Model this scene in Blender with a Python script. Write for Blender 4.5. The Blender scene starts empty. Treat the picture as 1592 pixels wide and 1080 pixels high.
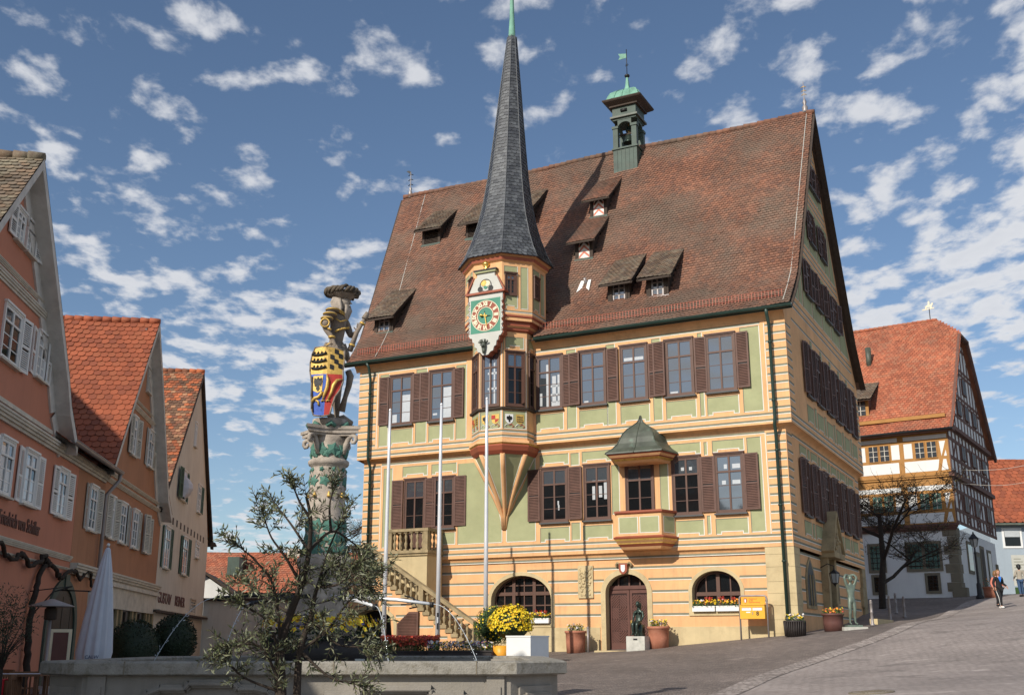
import bpy, math, random
import numpy as np
from mathutils import Vector, Matrix
R=math.radians; PI=math.pi
random.seed(7)
sc=bpy.context.scene; col=sc.collection
# ------------------------------------------------------------------ camera, sky, sun, exposure
EYE=1.65
cam=bpy.data.cameras.new('camera'); cam.sensor_width=36; cam.lens=36*1690/1592; cam.clip_end=3000; cam.clip_start=.1
co=bpy.data.objects.new('camera',cam); col.objects.link(co); co.location=(0,0,EYE); co.rotation_euler=(R(90)+math.atan(460/1690),0,0); sc.camera=co
SUN_EL=R(32); SUN_V=Vector((-.612,-.791,0)).normalized()          # direction to the sun, horizontal part
w=bpy.data.worlds.new('World'); sc.world=w; w.use_nodes=True
nt=w.node_tree; N=nt.nodes; LK=nt.links; N.clear()
def nd(t,nt_=None,**k):
    n=(nt_ or nt).nodes.new(t)
    for a,b in k.items(): setattr(n,a,b)
    return n
sky=nd('ShaderNodeTexSky',sky_type='NISHITA',sun_disc=False,sun_elevation=SUN_EL,sun_rotation=math.atan2(SUN_V.x,SUN_V.y),altitude=300,air_density=1.0,dust_density=.5,ozone_density=2.5)
def mth(op,a,b=None,c=None,nt_=None,clamp=False):
    t=nt_ or nt; n=t.nodes.new('ShaderNodeMath'); n.operation=op; n.use_clamp=clamp
    for i,x in enumerate((a,b,c)):
        if x is None: continue
        if isinstance(x,(int,float)): n.inputs[i].default_value=x
        else: t.links.new(x,n.inputs[i])
    return n.outputs[0]
tc=nd('ShaderNodeTexCoord'); sx=nd('ShaderNodeSeparateXYZ'); LK.new(tc.outputs['Generated'],sx.inputs[0])
den=mth('ADD',mth('MAXIMUM',sx.outputs[2],0.0),.10)
cx=nd('ShaderNodeCombineXYZ'); LK.new(mth('DIVIDE',sx.outputs[0],den),cx.inputs[0]); LK.new(mth('DIVIDE',sx.outputs[1],den),cx.inputs[1]); cx.inputs[2].default_value=3.7
def noise(sc_,det,rough,dist=0,off=(0,0,0)):
    m=nd('ShaderNodeMapping'); m.inputs['Location'].default_value=off; m.inputs['Scale'].default_value=(1.15,.85,1); LK.new(cx.outputs[0],m.inputs[0])
    n=nd('ShaderNodeTexNoise'); n.inputs['Scale'].default_value=sc_; n.inputs['Detail'].default_value=det; n.inputs['Roughness'].default_value=rough; n.inputs['Distortion'].default_value=dist
    LK.new(m.outputs[0],n.inputs['Vector']); return n.outputs[0]
big=noise(.95,3,.5,0,(2.3,.4,0)); puff=noise(9.2,9,.54,.12,(1.9,3.6,0)); fine=noise(14,6,.6,.1)
v=mth('ADD',mth('MULTIPLY',big,.56),mth('ADD',mth('MULTIPLY',puff,.92),mth('MULTIPLY',fine,.10)))
def mrange(x,a,b,c=0.,d=1.,st='SMOOTHSTEP'):
    n=nd('ShaderNodeMapRange',interpolation_type=st); LK.new(x,n.inputs[0])
    for i,q in zip((1,2,3,4),(a,b,c,d)): n.inputs[i].default_value=q
    return n.outputs[0]
cov=mrange(v,.765,.935)
rightb=mrange(mth('DIVIDE',sx.outputs[0],mth('ADD',sx.outputs[1],.01)),-.3,.6,0,.02,'LINEAR')
cov=mrange(mth('ADD',v,rightb),.785,.955)
cov=mth('MULTIPLY',cov,mrange(sx.outputs[2],.0,.09,.35,1.))
shade=mrange(mth('ADD',mth('MULTIPLY',puff,.7),mth('MULTIPLY',fine,.3)),.40,.66,1.0,.62,'LINEAR')
cc=nd('ShaderNodeMix',data_type='RGBA'); LK.new(shade,cc.inputs['Factor'])
cc.inputs['A'].default_value=(6.0,6.4,7.3,1); cc.inputs['B'].default_value=(9.6,9.7,10.0,1)
hs=nd('ShaderNodeHueSaturation'); hs.inputs['Saturation'].default_value=1.0; hs.inputs['Value'].default_value=1.26; LK.new(sky.outputs[0],hs.inputs['Color'])
mx=nd('ShaderNodeMix',data_type='RGBA'); LK.new(mth('MULTIPLY',cov,.93),mx.inputs['Factor']); LK.new(hs.outputs[0],mx.inputs['A']); LK.new(cc.outputs['Result'],mx.inputs['B'])
bg=nd('ShaderNodeBackground'); bg.inputs['Strength'].default_value=.092; LK.new(mx.outputs['Result'],bg.inputs[0])
wo=nd('ShaderNodeOutputWorld'); LK.new(bg.outputs[0],wo.inputs[0])
sl=bpy.data.lights.new('sun','SUN'); sl.energy=5.0; sl.angle=R(.5); sl.color=(1,.93,.82); so=bpy.data.objects.new('sun',sl); col.objects.link(so)
so.rotation_euler=Vector((SUN_V.x*math.cos(SUN_EL),SUN_V.y*math.cos(SUN_EL),math.sin(SUN_EL))).to_track_quat('Z','Y').to_euler()
sc.view_settings.view_transform='Standard'; sc.view_settings.look='None'; sc.view_settings.exposure=-.13; sc.view_settings.gamma=1

# ------------------------------------------------------------------ materials
MAT={}
def mat(name,c,rough=.8,var=.14,vs=1.2,bump=.15,bs=40,metal=0,ior=1.45,streak=0,c2=None,c2s=.6,c2t=(.5,.65),emit=None,coat=0,island=None,wear=None):
    m=bpy.data.materials.new(name); m.use_nodes=True; t=m.node_tree; b=t.nodes['Principled BSDF']
    b.inputs['Roughness'].default_value=rough; b.inputs['Metallic'].default_value=metal; b.inputs['IOR'].default_value=ior
    b.inputs['Coat Weight'].default_value=coat
    g=lambda k,**a: nd(k,t,**a)
    tcn=g('ShaderNodeTexCoord'); P=tcn.outputs['Object']
    def ns(scale,det=4,ro=.55,stretch=None):
        n=g('ShaderNodeTexNoise'); n.inputs['Scale'].default_value=scale; n.inputs['Detail'].default_value=det; n.inputs['Roughness'].default_value=ro
        if stretch:
            mp=g('ShaderNodeMapping'); mp.inputs['Scale'].default_value=stretch; t.links.new(P,mp.inputs[0]); t.links.new(mp.outputs[0],n.inputs['Vector'])
        else: t.links.new(P,n.inputs['Vector'])
        return n.outputs[0]
    def mix(f,a,b_,bt='MIX'):
        n=g('ShaderNodeMix',data_type='RGBA',blend_type=bt)
        for q,k in ((f,'Factor'),(a,'A'),(b_,'B')):
            if isinstance(q,(int,float)): n.inputs[k].default_value=q
            elif isinstance(q,tuple): n.inputs[k].default_value=(*q[:3],1)
            else: t.links.new(q,n.inputs[k])
        return n.outputs['Result']
    def mr(x,a,b_,c_=0.,d=1.):
        n=g('ShaderNodeMapRange'); t.links.new(x,n.inputs[0])
        for i,q in zip((1,2,3,4),(a,b_,c_,d)): n.inputs[i].default_value=q
        return n.outputs[0]
    if island:
        gi=g('ShaderNodeNewGeometry'); r=g('ShaderNodeValToRGB'); r.color_ramp.interpolation='CONSTANT'
        el=r.color_ramp.elements
        while len(el)<len(island): el.new(.5)
        for i,cc_ in enumerate(island): el[i].position=i/len(island); el[i].color=(*cc_,1)
        t.links.new(gi.outputs['Random Per Island'],r.inputs[0]); C0=r.outputs[0]
    else: C0=tuple(c)
    if c2: C0=mix(mr(ns(c2s,7,.62),*c2t),C0,tuple(c2))
    if wear: C0=mix(mr(ns(wear[1],8,.7),wear[2],wear[3],0,wear[4]),C0,tuple(wear[0]))
    f=mr(ns(vs,6),.3,.7,1-var,1+var)
    cb=g('ShaderNodeCombineXYZ')
    for i in range(3): t.links.new(f,cb.inputs[i])
    C=mix(1.,C0,cb.outputs[0],'MULTIPLY')
    if streak:
        C=mix(mr(ns(1.6,6,.62,(3.,3.,.25)),.50,.78,0,streak),C,(c[0]*.38,c[1]*.38,c[2]*.38))
    t.links.new(C,b.inputs['Base Color'])
    if bump:
        bn=g('ShaderNodeBump'); bn.inputs['Strength'].default_value=bump; bn.inputs['Distance'].default_value=.02; t.links.new(ns(bs,5,.6),bn.inputs['Height']); t.links.new(bn.outputs[0],b.inputs['Normal'])
    if emit: b.inputs['Emission Color'].default_value=(*emit[0],1); b.inputs['Emission Strength'].default_value=emit[1]
    MAT[name]=m; return m
TILES=[(.225,.10,.062),(.198,.09,.056),(.245,.11,.067),(.172,.082,.055),(.213,.098,.063),(.158,.079,.056),(.262,.12,.074),(.19,.092,.06)]
mat('ochre',(.76,.43,.205),.88,.10,.8,.12,60,streak=.32,wear=((.55,.33,.18),2.2,.5,.75,.5))
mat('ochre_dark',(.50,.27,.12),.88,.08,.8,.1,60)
mat('sage',(.36,.37,.205),.9,.10,1.1,.12,60,wear=((.24,.27,.13),1.7,.5,.8,.5))
mat('line_white',(.72,.70,.62),.85,.1,3,.05,50)
mat('line_grey',(.20,.20,.14),.85,.1,3,.05,50)
mat('sandstone',(.56,.45,.26),.92,.12,1.3,.35,30,streak=.2,wear=((.30,.22,.12),1.1,.5,.75,.6))
mat('sandstone_worn',(.36,.28,.16),.95,.2,2,.6,22,streak=.35,wear=((.10,.085,.05),1.6,.5,.72,.7))
mat('brown_paint',(.108,.054,.038),.55,.12,3,.08,30)
mat('brown_louvre',(.120,.060,.044),.6,.28,2,.08,30)
mat('door_groove',(.035,.014,.012),.7)
mat('door_brown',(.115,.046,.034),.5,.15,4,.15,12)
mat('glass_sky',(.05,.06,.07),.04,.05,3,.02,1.3,ior=2.7)
mat('glass_dark',(.008,.009,.010),.05,.05,3,.02,1.3,ior=1.5)
mat('curtain',(.50,.52,.53),.12,.08,6,0,ior=1.9)
mat('roof_tile',(.2,.15,.11),.9,.20,.5,.3,60,streak=.28,island=TILES,wear=((.16,.12,.09),.30,.40,.62,.85))
mat('roof_under',(.05,.03,.02),.95)
mat('dormer_tile',(.17,.12,.085),.95,.25,2,.4,50,island=[(.17,.115,.08),(.20,.135,.09),(.145,.105,.08),(.18,.14,.10)],wear=((.22,.20,.15),2,.5,.7,.6))
mat('red_tile',(.5,.14,.05),.75,.12,.8,.2,60,island=[(.33,.088,.038),(.295,.08,.036),(.36,.098,.043),(.25,.07,.034),(.31,.09,.04)],wear=((.30,.11,.06),.9,.6,.8,.4))
mat('old_tile',(.3,.15,.08),.95,.25,1.2,.5,40,island=[(.17,.125,.085),(.15,.105,.07),(.22,.15,.10),(.13,.10,.075),(.19,.14,.10)],wear=((.30,.28,.20),1.4,.48,.62,.6))
mat('mixed_tile',(.3,.12,.06),.95,.2,1.2,.4,40,island=[(.32,.10,.045),(.20,.085,.05),(.46,.14,.06),(.15,.08,.05),(.27,.12,.07),(.38,.20,.11),(.18,.10,.06)])
mat('orange_tile',(.4,.13,.06),.85,.15,.6,.3,50,island=[(.40,.125,.065),(.36,.11,.058),(.44,.145,.075),(.31,.10,.055),(.38,.15,.085)],wear=((.22,.11,.075),.5,.5,.72,.6))
mat('slate',(.075,.08,.088),.42,.25,3,.35,18,island=[(.060,.064,.072),(.085,.09,.098),(.105,.112,.12),(.07,.075,.082)])
mat('verdigris',(.17,.36,.27),.7,.2,2,.2,20,wear=((.09,.16,.12),2.5,.5,.7,.8))
mat('copper_dark',(.075,.085,.065),.5,.3,2.5,.25,14,wear=((.15,.24,.18),2.2,.56,.76,.7))
mat('copper_green',(.055,.085,.068),.6,.2,2.5,.2,14,wear=((.06,.07,.055),2.6,.5,.7,.7))
mat('gutter',(.025,.05,.04),.4,.2,2,.05,20)
mat('zinc',(.30,.27,.26),.45,.15,2,.05,20,metal=.3)
mat('black_iron',(.015,.015,.016),.5,.2,3,.1,40)
mat('dark_wood',(.055,.038,.028),.8,.2,4,.2,20)
mat('gold',(.85,.55,.14),.28,.1,3,.05,20,metal=.9)
mat('gold_paint',(.62,.40,.10),.45,.2,9,.2,20,metal=.3,wear=((.16,.10,.03),8,.56,.7,.7))
mat('cream_paint',(.78,.70,.50),.7)
mat('dial_green',(.06,.24,.16),.6)
mat('dial_red',(.30,.075,.04),.6)
mat('red_brown',(.33,.09,.045),.6,.1)
mat('white_paint',(.80,.80,.78),.6,.04,2,.03)
mat('off_white',(.54,.54,.49),.75,.06,2,.06,30,wear=((.5,.47,.42),3,.6,.8,.4))
mat('red_paint',(.42,.04,.03),.7,.2,8,.2,wear=((.10,.02,.015),9,.55,.7,.6))
mat('blue_paint',(.06,.13,.48),.7,.2,8,.2,wear=((.02,.03,.08),9,.55,.7,.7))
mat('plain_black',(.012,.012,.012),.5)  # black paint, and the painted gloom inside openings
mat('salmon',(.54,.225,.145),.9,.06,.8,.15,50,streak=.12)
mat('ochre_plaster',(.42,.205,.115),.9,.09,.8,.2,45,streak=.3)
mat('cream_plaster',(.64,.62,.56),.92,.08,.7,.2,40,streak=.35)
mat('trim_grey',(.60,.56,.48),.85,.12,2.5,.15,40,wear=((.25,.22,.18),3,.5,.75,.5))
mat('soffit',(.62,.60,.56),.85,.12,3,.1,30,wear=((.35,.32,.28),2,.5,.75,.5))
mat('green_louvre',(.05,.105,.06),.65,.2,3)
mat('flag_metal',(.80,.81,.83),.35,.06,2,0,metal=.35)
mat('fountain_stone',(.28,.255,.22),.92,.14,1.6,.35,35,streak=.25,wear=((.24,.215,.17),5,.5,.7,.5))
mat('rim_stone',(.30,.28,.24),.95,.2,5,.7,45,wear=((.16,.14,.10),9,.48,.62,.7))
mat('statue_stone',(.43,.37,.31),.92,.2,5,.4,30,wear=((.13,.105,.08),4,.45,.7,.8))
mat('statue_dark',(.24,.195,.155),.9,.25,6,.5,30,wear=((.28,.24,.19),5,.5,.75,.6))
mat('feather_brown',(.10,.078,.055),.9,.3,8,.5,30,wear=((.24,.20,.13),7,.5,.75,.6))
mat('vine_green',(.08,.20,.155),.8,.2,5,.3,30,wear=((.05,.08,.06),5,.5,.7,.6))
mat('water',(.05,.07,.07),.03,.05,3,.25,6,ior=1.33)
mat('spray',(.55,.60,.64),.08,.05,3,0)
mat('bronze',(.045,.065,.055),.36,.3,5,.1,20,metal=.55,wear=((.15,.22,.17),6,.55,.75,.6))
mat('bronze_pale',(.17,.215,.175),.45,.2,5,.15,20,metal=.35,wear=((.06,.08,.065),6,.5,.7,.7))
mat('marble',(.50,.49,.44),.8,.15,5,.2,30,wear=((.25,.36,.27),3,.58,.72,.7))
mat('terracotta',(.42,.165,.10),.85,.12,3,.15,30,wear=((.50,.27,.19),3,.5,.8,.6))
mat('planter_dark',(.035,.028,.026),.6,.2,4,.2,20)
mat('planter_brown',(.13,.055,.045),.6,.15,3,.1)
mat('soil',(.03,.02,.014),.95)
mat('yellow_box',(.80,.42,.035),.4,.06,3,0,coat=.2)
mat('orange_sign',(.82,.36,.03),.45,.05,3,0)
mat('bark',(.045,.033,.024),.95,.25,6,.8,25)
mat('bark_dark',(.035,.026,.02),.95,.25,6,.8,25)
mat('olive_leaf',(.12,.14,.065),.5,.25,6,0,island=[(.085,.10,.042),(.13,.14,.07),(.22,.23,.15),(.06,.072,.032),(.16,.165,.085)])
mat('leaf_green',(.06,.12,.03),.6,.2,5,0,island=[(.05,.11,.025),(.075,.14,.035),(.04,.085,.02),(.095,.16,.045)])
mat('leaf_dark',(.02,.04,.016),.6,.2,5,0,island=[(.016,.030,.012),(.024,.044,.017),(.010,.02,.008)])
mat('bud',(.16,.09,.05),.8,.2,5,0,island=[(.16,.09,.05),(.10,.07,.03),(.14,.13,.05)])
mat('petal_yellow',(.80,.56,.02),.6,.1,5,0,island=[(.82,.60,.02),(.80,.50,.015),(.86,.68,.04)])
mat('petal_orange',(.75,.22,.03),.6)
mat('petal_red',(.50,.04,.025),.6,.1,5,0,island=[(.50,.04,.025),(.62,.10,.04),(.42,.03,.03)])
mat('petal_white',(.75,.76,.78),.6)
mat('petal_violet',(.10,.08,.22),.6,.1,5,0,island=[(.05,.035,.13),(.12,.11,.28),(.03,.02,.08)])
mat('cloth_white',(.62,.64,.70),.85,.06,4,.1,60)
mat('fabric_red',(.42,.012,.02),.9,.15,4,.2,60)
mat('fabric_pink',(.42,.10,.22),.9,.15,4,.2,60)
mat('teak',(.16,.075,.035),.7,.2,5,.2,30)
mat('white_plaster',(.74,.74,.72),.9,.05,.8,.15,40,streak=.1)
mat('timber_ochre',(.40,.20,.06),.8,.12,2,.15,25)
mat('timber_red',(.145,.075,.058),.85,.15,3,.2,25)
mat('grey_stone',(.20,.17,.12),.92,.2,2,.4,25,wear=((.09,.08,.06),2,.5,.72,.6))
mat('crown_glass',(.10,.20,.17),.22,.4,14,.5,12,ior=1.6)
mat('blue_plaster',(.36,.42,.47),.9,.05,.8,.12,40,streak=.1)
mat('skin',(.50,.27,.19),.6,.08,8,.05)
mat('hair',(.22,.12,.05),.8,.2,30,.3,60)
mat('cloth_black',(.012,.012,.014),.8,.2,8,.2,40)
mat('cloth_blue',(.03,.22,.75),.8,.1)
mat('denim',(.04,.08,.16),.85,.15)
mat('cloth_beige',(.36,.32,.26),.85)
mat('chevron_red',(.60,.20,.14),.7); mat('chevron_white',(.80,.76,.70),.7)
mat('lamp_glass',(.30,.32,.32),.2,.05,3,0)
mat('sill_grey',(.075,.075,.075),.6)

# ------------------------------------------------------------------ mesh builder
class MB:
    def __init__(s): s.v=[]; s.f=[]; s.m=[]; s.mn=[]; s.sm=[]; s.T=Matrix.Identity(4)
    def mi(s,n):
        if n not in s.mn: s.mn.append(n)
        return s.mn.index(n)
    def addv(s,pts):
        i=len(s.v); T=s.T
        s.v.extend([tuple(T@Vector(p)) for p in pts]); return i
    def face(s,pts,m,sm=False):
        i=s.addv(pts); s.f.append(tuple(range(i,i+len(pts)))); s.m.append(s.mi(m)); s.sm.append(sm)
    def raw(s,pts,faces,m,sm=False):
        i=s.addv(pts); k=s.mi(m)
        for f in faces: s.f.append(tuple(i+q for q in f)); s.m.append(k); s.sm.append(sm)
    def box(s,x0,x1,y0,y1,z0,z1,m):
        if x0>x1:x0,x1=x1,x0
        if y0>y1:y0,y1=y1,y0
        if z0>z1:z0,z1=z1,z0
        p=[(x0,y0,z0),(x1,y0,z0),(x1,y1,z0),(x0,y1,z0),(x0,y0,z1),(x1,y0,z1),(x1,y1,z1),(x0,y1,z1)]
        s.raw(p,[(0,3,2,1),(4,5,6,7),(0,1,5,4),(1,2,6,5),(2,3,7,6),(3,0,4,7)],m)
    def bar(s,a,b,w,h,m,up=(0,0,1)):
        a=Vector(a);b=Vector(b);d=(b-a).normalized();u=Vector(up)
        if abs(d.dot(u))>.98:u=Vector((0,1,0))
        x=d.cross(u).normalized()*w/2;y=x.cross(d).normalized()*h/2
        p=[a-x-y,a+x-y,a+x+y,a-x+y,b-x-y,b+x-y,b+x+y,b-x+y]
        s.raw(p,[(0,3,2,1),(4,5,6,7),(0,1,5,4),(1,2,6,5),(2,3,7,6),(3,0,4,7)],m)
    def tube(s,pts,r,m,n=8,cap=True,sm=True):
        P=[Vector(p) for p in pts]; k=len(P); rr=r if isinstance(r,(list,tuple)) else [r]*k
        out=[]; prev=None
        for i in range(k):
            d=(P[min(i+1,k-1)]-P[max(i-1,0)])
            if d.length<1e-9:d=Vector((0,0,1))
            d.normalize()
            if prev is None: u=Vector((0,0,1)) if abs(d.z)<.9 else Vector((1,0,0)); x=d.cross(u).normalized()
            else: x=(prev-d*prev.dot(d)).normalized()
            prev=x; y=d.cross(x)
            for j in range(n):
                a=2*PI*j/n; out.append(P[i]+(x*math.cos(a)+y*math.sin(a))*rr[i])
        F=[(i*n+j,i*n+(j+1)%n,(i+1)*n+(j+1)%n,(i+1)*n+j) for i in range(k-1) for j in range(n)]
        i0=s.addv(out); q=s.mi(m)
        for f in F: s.f.append(tuple(i0+z for z in f)); s.m.append(q); s.sm.append(sm)
        if cap:
            s.f.append(tuple(i0+j for j in reversed(range(n)))); s.m.append(q); s.sm.append(False)
            s.f.append(tuple(i0+(k-1)*n+j for j in range(n))); s.m.append(q); s.sm.append(False)
    def lathe(s,prof,c,m,n=16,a0=0,sm=True,sx_=1,sy_=1,full=2*PI):
        out=[]
        for (r,z) in prof:
            for j in range(n):
                a=a0+full*j/n; out.append((c[0]+r*math.cos(a)*sx_,c[1]+r*math.sin(a)*sy_,c[2]+z))
        k=len(prof); i0=s.addv(out)
        mm=m if isinstance(m,list) else [m]*(k-1)
        for i in range(k-1):
            q=s.mi(mm[i])
            for j in range(n):
                s.f.append((i0+i*n+j,i0+i*n+(j+1)%n,i0+(i+1)*n+(j+1)%n,i0+(i+1)*n+j)); s.m.append(q); s.sm.append(sm)
        if prof[-1][0]>1e-4: s.f.append(tuple(i0+(k-1)*n+j for j in range(n))); s.m.append(s.mi(mm[-1])); s.sm.append(False)
        if prof[0][0]>1e-4: s.f.append(tuple(i0+j for j in reversed(range(n)))); s.m.append(s.mi(mm[0])); s.sm.append(False)
    def ball(s,c,r,m,n=10,sz=1,sx_=1,sy_=1):
        k=max(5,n//2+1); s.lathe([(max(1e-5,r*math.sin(PI*i/k)),-r*sz*math.cos(PI*i/k)) for i in range(k+1)],c,m,n,sx_=sx_,sy_=sy_)
    def prism(s,poly,f,d0,d1,m,ms=None):
        """poly: 2-D outline, f(u,v,d)->point, thickness d0..d1"""
        n=len(poly); a=[f(u,v,d0) for u,v in poly]; b=[f(u,v,d1) for u,v in poly]
        s.raw(a,[tuple(range(n))],m); s.raw(b,[tuple(reversed(range(n)))],m)
        s.raw(a+b,[(i,(i+1)%n,n+(i+1)%n,n+i) for i in range(n)],ms or m)
    def mesh(s,name):
        me=bpy.data.meshes.new(name); me.from_pydata(s.v,[],s.f)
        for n in s.mn: me.materials.append(MAT[n])
        me.polygons.foreach_set('material_index',s.m); me.polygons.foreach_set('use_smooth',s.sm); me.update(); return me
    def build(s,name,parent=None,loc=(0,0,0),rot=(0,0,0)):
        return link(name,s.mesh(name),parent,loc,rot)
def link(name,me,parent=None,loc=(0,0,0),rot=(0,0,0)):
    o=bpy.data.objects.new(name,me); col.objects.link(o); o.location=loc; o.rotation_euler=rot
    if parent: o.parent=parent
    return o
def tag(o,label=None,cat=None,group=None,kind=None):
    if label:o['label']=label
    if cat:o['category']=cat
    if group:o['group']=group
    if kind:o['kind']=kind
    return o
def thing(name,label,cat,loc=(0,0,0),rz=0,group=None,kind=None):
    o=bpy.data.objects.new(name,None); o.empty_display_size=.2; col.objects.link(o); o.location=loc; o.rotation_euler=(0,0,rz)
    return tag(o,label,cat,group,kind)
def text(body,size,m,depth=.004,align='CENTER',bold=0,xs=1):
    c=bpy.data.curves.new('lettering','FONT'); c.body=body; c.size=size; c.extrude=depth; c.align_x=align; c.align_y='CENTER'; c.offset=bold
    o=bpy.data.objects.new('lettering',c); col.objects.link(o); dg=bpy.context.evaluated_depsgraph_get(); dg.update()
    me=bpy.data.meshes.new_from_object(o.evaluated_get(dg)); bpy.data.objects.remove(o); me.materials.clear(); me.materials.append(MAT[m])
    if xs!=1:
        for v_ in me.vertices: v_.co.x*=xs
    return me
UPR=(R(90),0,0)   # text laid flat -> standing on a wall that faces local -y
# ground height: thin plate surface through spot levels of the sloping square
GP=[(0,0,0),(-6,5,0),(8,5,.3),(-3,12,.1),(-3,17,.2),(-3,22,.3),(-12,20,.15),(8,18,.8),(16,18,1.4),(16,30,2.0),(-9,26,.3),(-12.5,31,.35),(-14,45,.6),(-17,60,.9),
(2.9,43.7,1.37),(4.3,43.0,1.40),(-.5,36,.95),(0,30,.75),(-6,48.2,1.15),(8.2,40.0,1.76),(10.3,39.6,1.98),(12.5,41,2.2),(15.4,48,2.5),(16.9,53.1,3.1),(17.9,51,2.78),(19.3,56,3.1),(21.9,50,3.15),(26.6,58,4.0),(27.1,67,4.35),(22,69,4.3),(34.6,80,5.0),(14,26,1.3),(9,30,1.15)]
G_=np.array(GP,float); gn=len(G_)
def _k(r): return np.where(r>0,r*r*np.log(np.maximum(r,1e-9)),0)
_K=_k(np.linalg.norm(G_[:,None,:2]-G_[None,:,:2],axis=2))+np.eye(gn)*3.0; _P=np.c_[np.ones(gn),G_[:,:2]]
_W=np.linalg.solve(np.block([[_K,_P],[_P.T,np.zeros((3,3))]]),np.r_[G_[:,2],0,0,0])
def gza(x,y):
    x=np.clip(np.asarray(x,float),-20,36); y=np.clip(np.asarray(y,float),-4,82)
    r=np.sqrt((x[...,None]-G_[:,0])**2+(y[...,None]-G_[:,1])**2)
    return _k(r)@_W[:gn]+_W[gn]+_W[gn+1]*x+_W[gn+2]*y
def gz(x,y): return float(gza(np.array([x]),np.array([y]))[0])
def frame(ox,oy,deg):
    r=R(deg); return Matrix.Translation((ox,oy,0))@Matrix.Rotation(r,4,'Z')
# ------------------------------------------------------------------ ground, street
def cobble(name,c1,c2,mort,scale,bw,bh,rot=0,wet=True,fan=False):
    m=bpy.data.materials.new(name); m.use_nodes=True; t=m.node_tree; b=t.nodes['Principled BSDF']; g=lambda k,**a: nd(k,t,**a)
    tcn=g('ShaderNodeTexCoord'); mp=g('ShaderNodeMapping'); mp.inputs['Rotation'].default_value=(0,0,rot); t.links.new(tcn.outputs['Object'],mp.inputs[0])
    src=mp.outputs[0]
    n0=g('ShaderNodeTexNoise'); n0.inputs['Scale'].default_value=.9; t.links.new(src,n0.inputs['Vector'])
    va=g('ShaderNodeVectorMath',operation='MULTIPLY_ADD'); t.links.new(n0.outputs[1],va.inputs[0]); va.inputs[1].default_value=(.35,.35,0); t.links.new(src,va.inputs[2])
    V=va.outputs[0]
    if fan:   # segmental arcs: shift the courses by a rounded wave
        s=g('ShaderNodeSeparateXYZ'); t.links.new(V,s.inputs[0])
        k=mth('ABSOLUTE',mth('SUBTRACT',mth('FRACT',mth('MULTIPLY',s.outputs[0],.75,nt_=t),nt_=t),.5,nt_=t),nt_=t)
        y=mth('ADD',s.outputs[1],mth('MULTIPLY',mth('MULTIPLY',k,k,nt_=t),1.7,nt_=t),nt_=t)
        c=g('ShaderNodeCombineXYZ'); t.links.new(s.outputs[0],c.inputs[0]); t.links.new(y,c.inputs[1]); V=c.outputs[0]
    br=g('ShaderNodeTexBrick'); br.inputs['Scale'].default_value=scale; br.inputs['Brick Width'].default_value=bw; br.inputs['Row Height'].default_value=bh
    br.inputs['Mortar Size'].default_value=.012; br.inputs['Mortar Smooth'].default_value=.6; br.inputs['Color1'].default_value=(*c1,1); br.inputs['Color2'].default_value=(*c2,1); br.inputs['Mortar'].default_value=(*mort,1); br.inputs['Bias'].default_value=0
    t.links.new(V,br.inputs['Vector'])
    n=g('ShaderNodeTexNoise'); n.inputs['Scale'].default_value=.35; n.inputs['Detail'].default_value=8; t.links.new(src,n.inputs['Vector'])
    n3=g('ShaderNodeTexNoise'); n3.inputs['Scale'].default_value=9; n3.inputs['Detail'].default_value=5; t.links.new(src,n3.inputs['Vector'])
    f=g('ShaderNodeMapRange'); t.links.new(n.outputs[0],f.inputs[0]); f.inputs[1].default_value=.3; f.inputs[2].default_value=.7; f.inputs[3].default_value=.78; f.inputs[4].default_value=1.18
    f3=g('ShaderNodeMapRange'); t.links.new(n3.outputs[0],f3.inputs[0]); f3.inputs[1].default_value=.3; f3.inputs[2].default_value=.7; f3.inputs[3].default_value=.85; f3.inputs[4].default_value=1.15
    k=mth('MULTIPLY',f.outputs[0],f3.outputs[0],nt_=t)
    cb=g('ShaderNodeCombineXYZ'); [t.links.new(k,cb.inputs[i]) for i in range(3)]
    mx_=g('ShaderNodeMix',data_type='RGBA',blend_type='MULTIPLY'); mx_.inputs['Factor'].default_value=1; t.links.new(br.outputs[0],mx_.inputs['A']); t.links.new(cb.outputs[0],mx_.inputs['B'])
    out=mx_.outputs['Result']
    # worn light patches / dark damp stains
    n4=g('ShaderNodeTexNoise'); n4.inputs['Scale'].default_value=.7; n4.inputs['Detail'].default_value=7; n4.inputs['Roughness'].default_value=.65; m4=g('ShaderNodeMapping'); m4.inputs['Scale'].default_value=(1,1.8,1); m4.inputs['Location'].default_value=(3,8,0)
    t.links.new(tcn.outputs['Object'],m4.inputs[0]); t.links.new(m4.outputs[0],n4.inputs['Vector'])
    for a,b_,cc_,amt in ((.61,.68,tuple(min(1,q*1.6) for q in c1),.6),(.42,.36,tuple(q*.52 for q in c1),.7)):
        r=g('ShaderNodeMapRange'); t.links.new(n4.outputs[0],r.inputs[0]); r.inputs[1].default_value=a; r.inputs[2].default_value=b_; r.inputs[4].default_value=amt
        q=g('ShaderNodeMix',data_type='RGBA'); t.links.new(r.outputs[0],q.inputs['Factor']); t.links.new(out,q.inputs['A']); q.inputs['B'].default_value=(*cc_,1); out=q.outputs['Result']
    t.links.new(out,b.inputs['Base Color']); b.inputs['Roughness'].default_value=.8
    bp=g('ShaderNodeBump'); bp.inputs['Strength'].default_value=.9; bp.inputs['Distance'].default_value=.02
    h=mth('ADD',mth('MULTIPLY',br.outputs['Fac'],-1.0,nt_=t),mth('MULTIPLY',n3.outputs[0],.5,nt_=t),nt_=t); t.links.new(h,bp.inputs['Height']); t.links.new(bp.outputs[0],b.inputs['Normal'])
    MAT[name]=m
cobble('setts_dark',(.25,.205,.18),(.165,.135,.12),(.085,.07,.06),1.0,.16,.12,R(20),fan=True)
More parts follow.
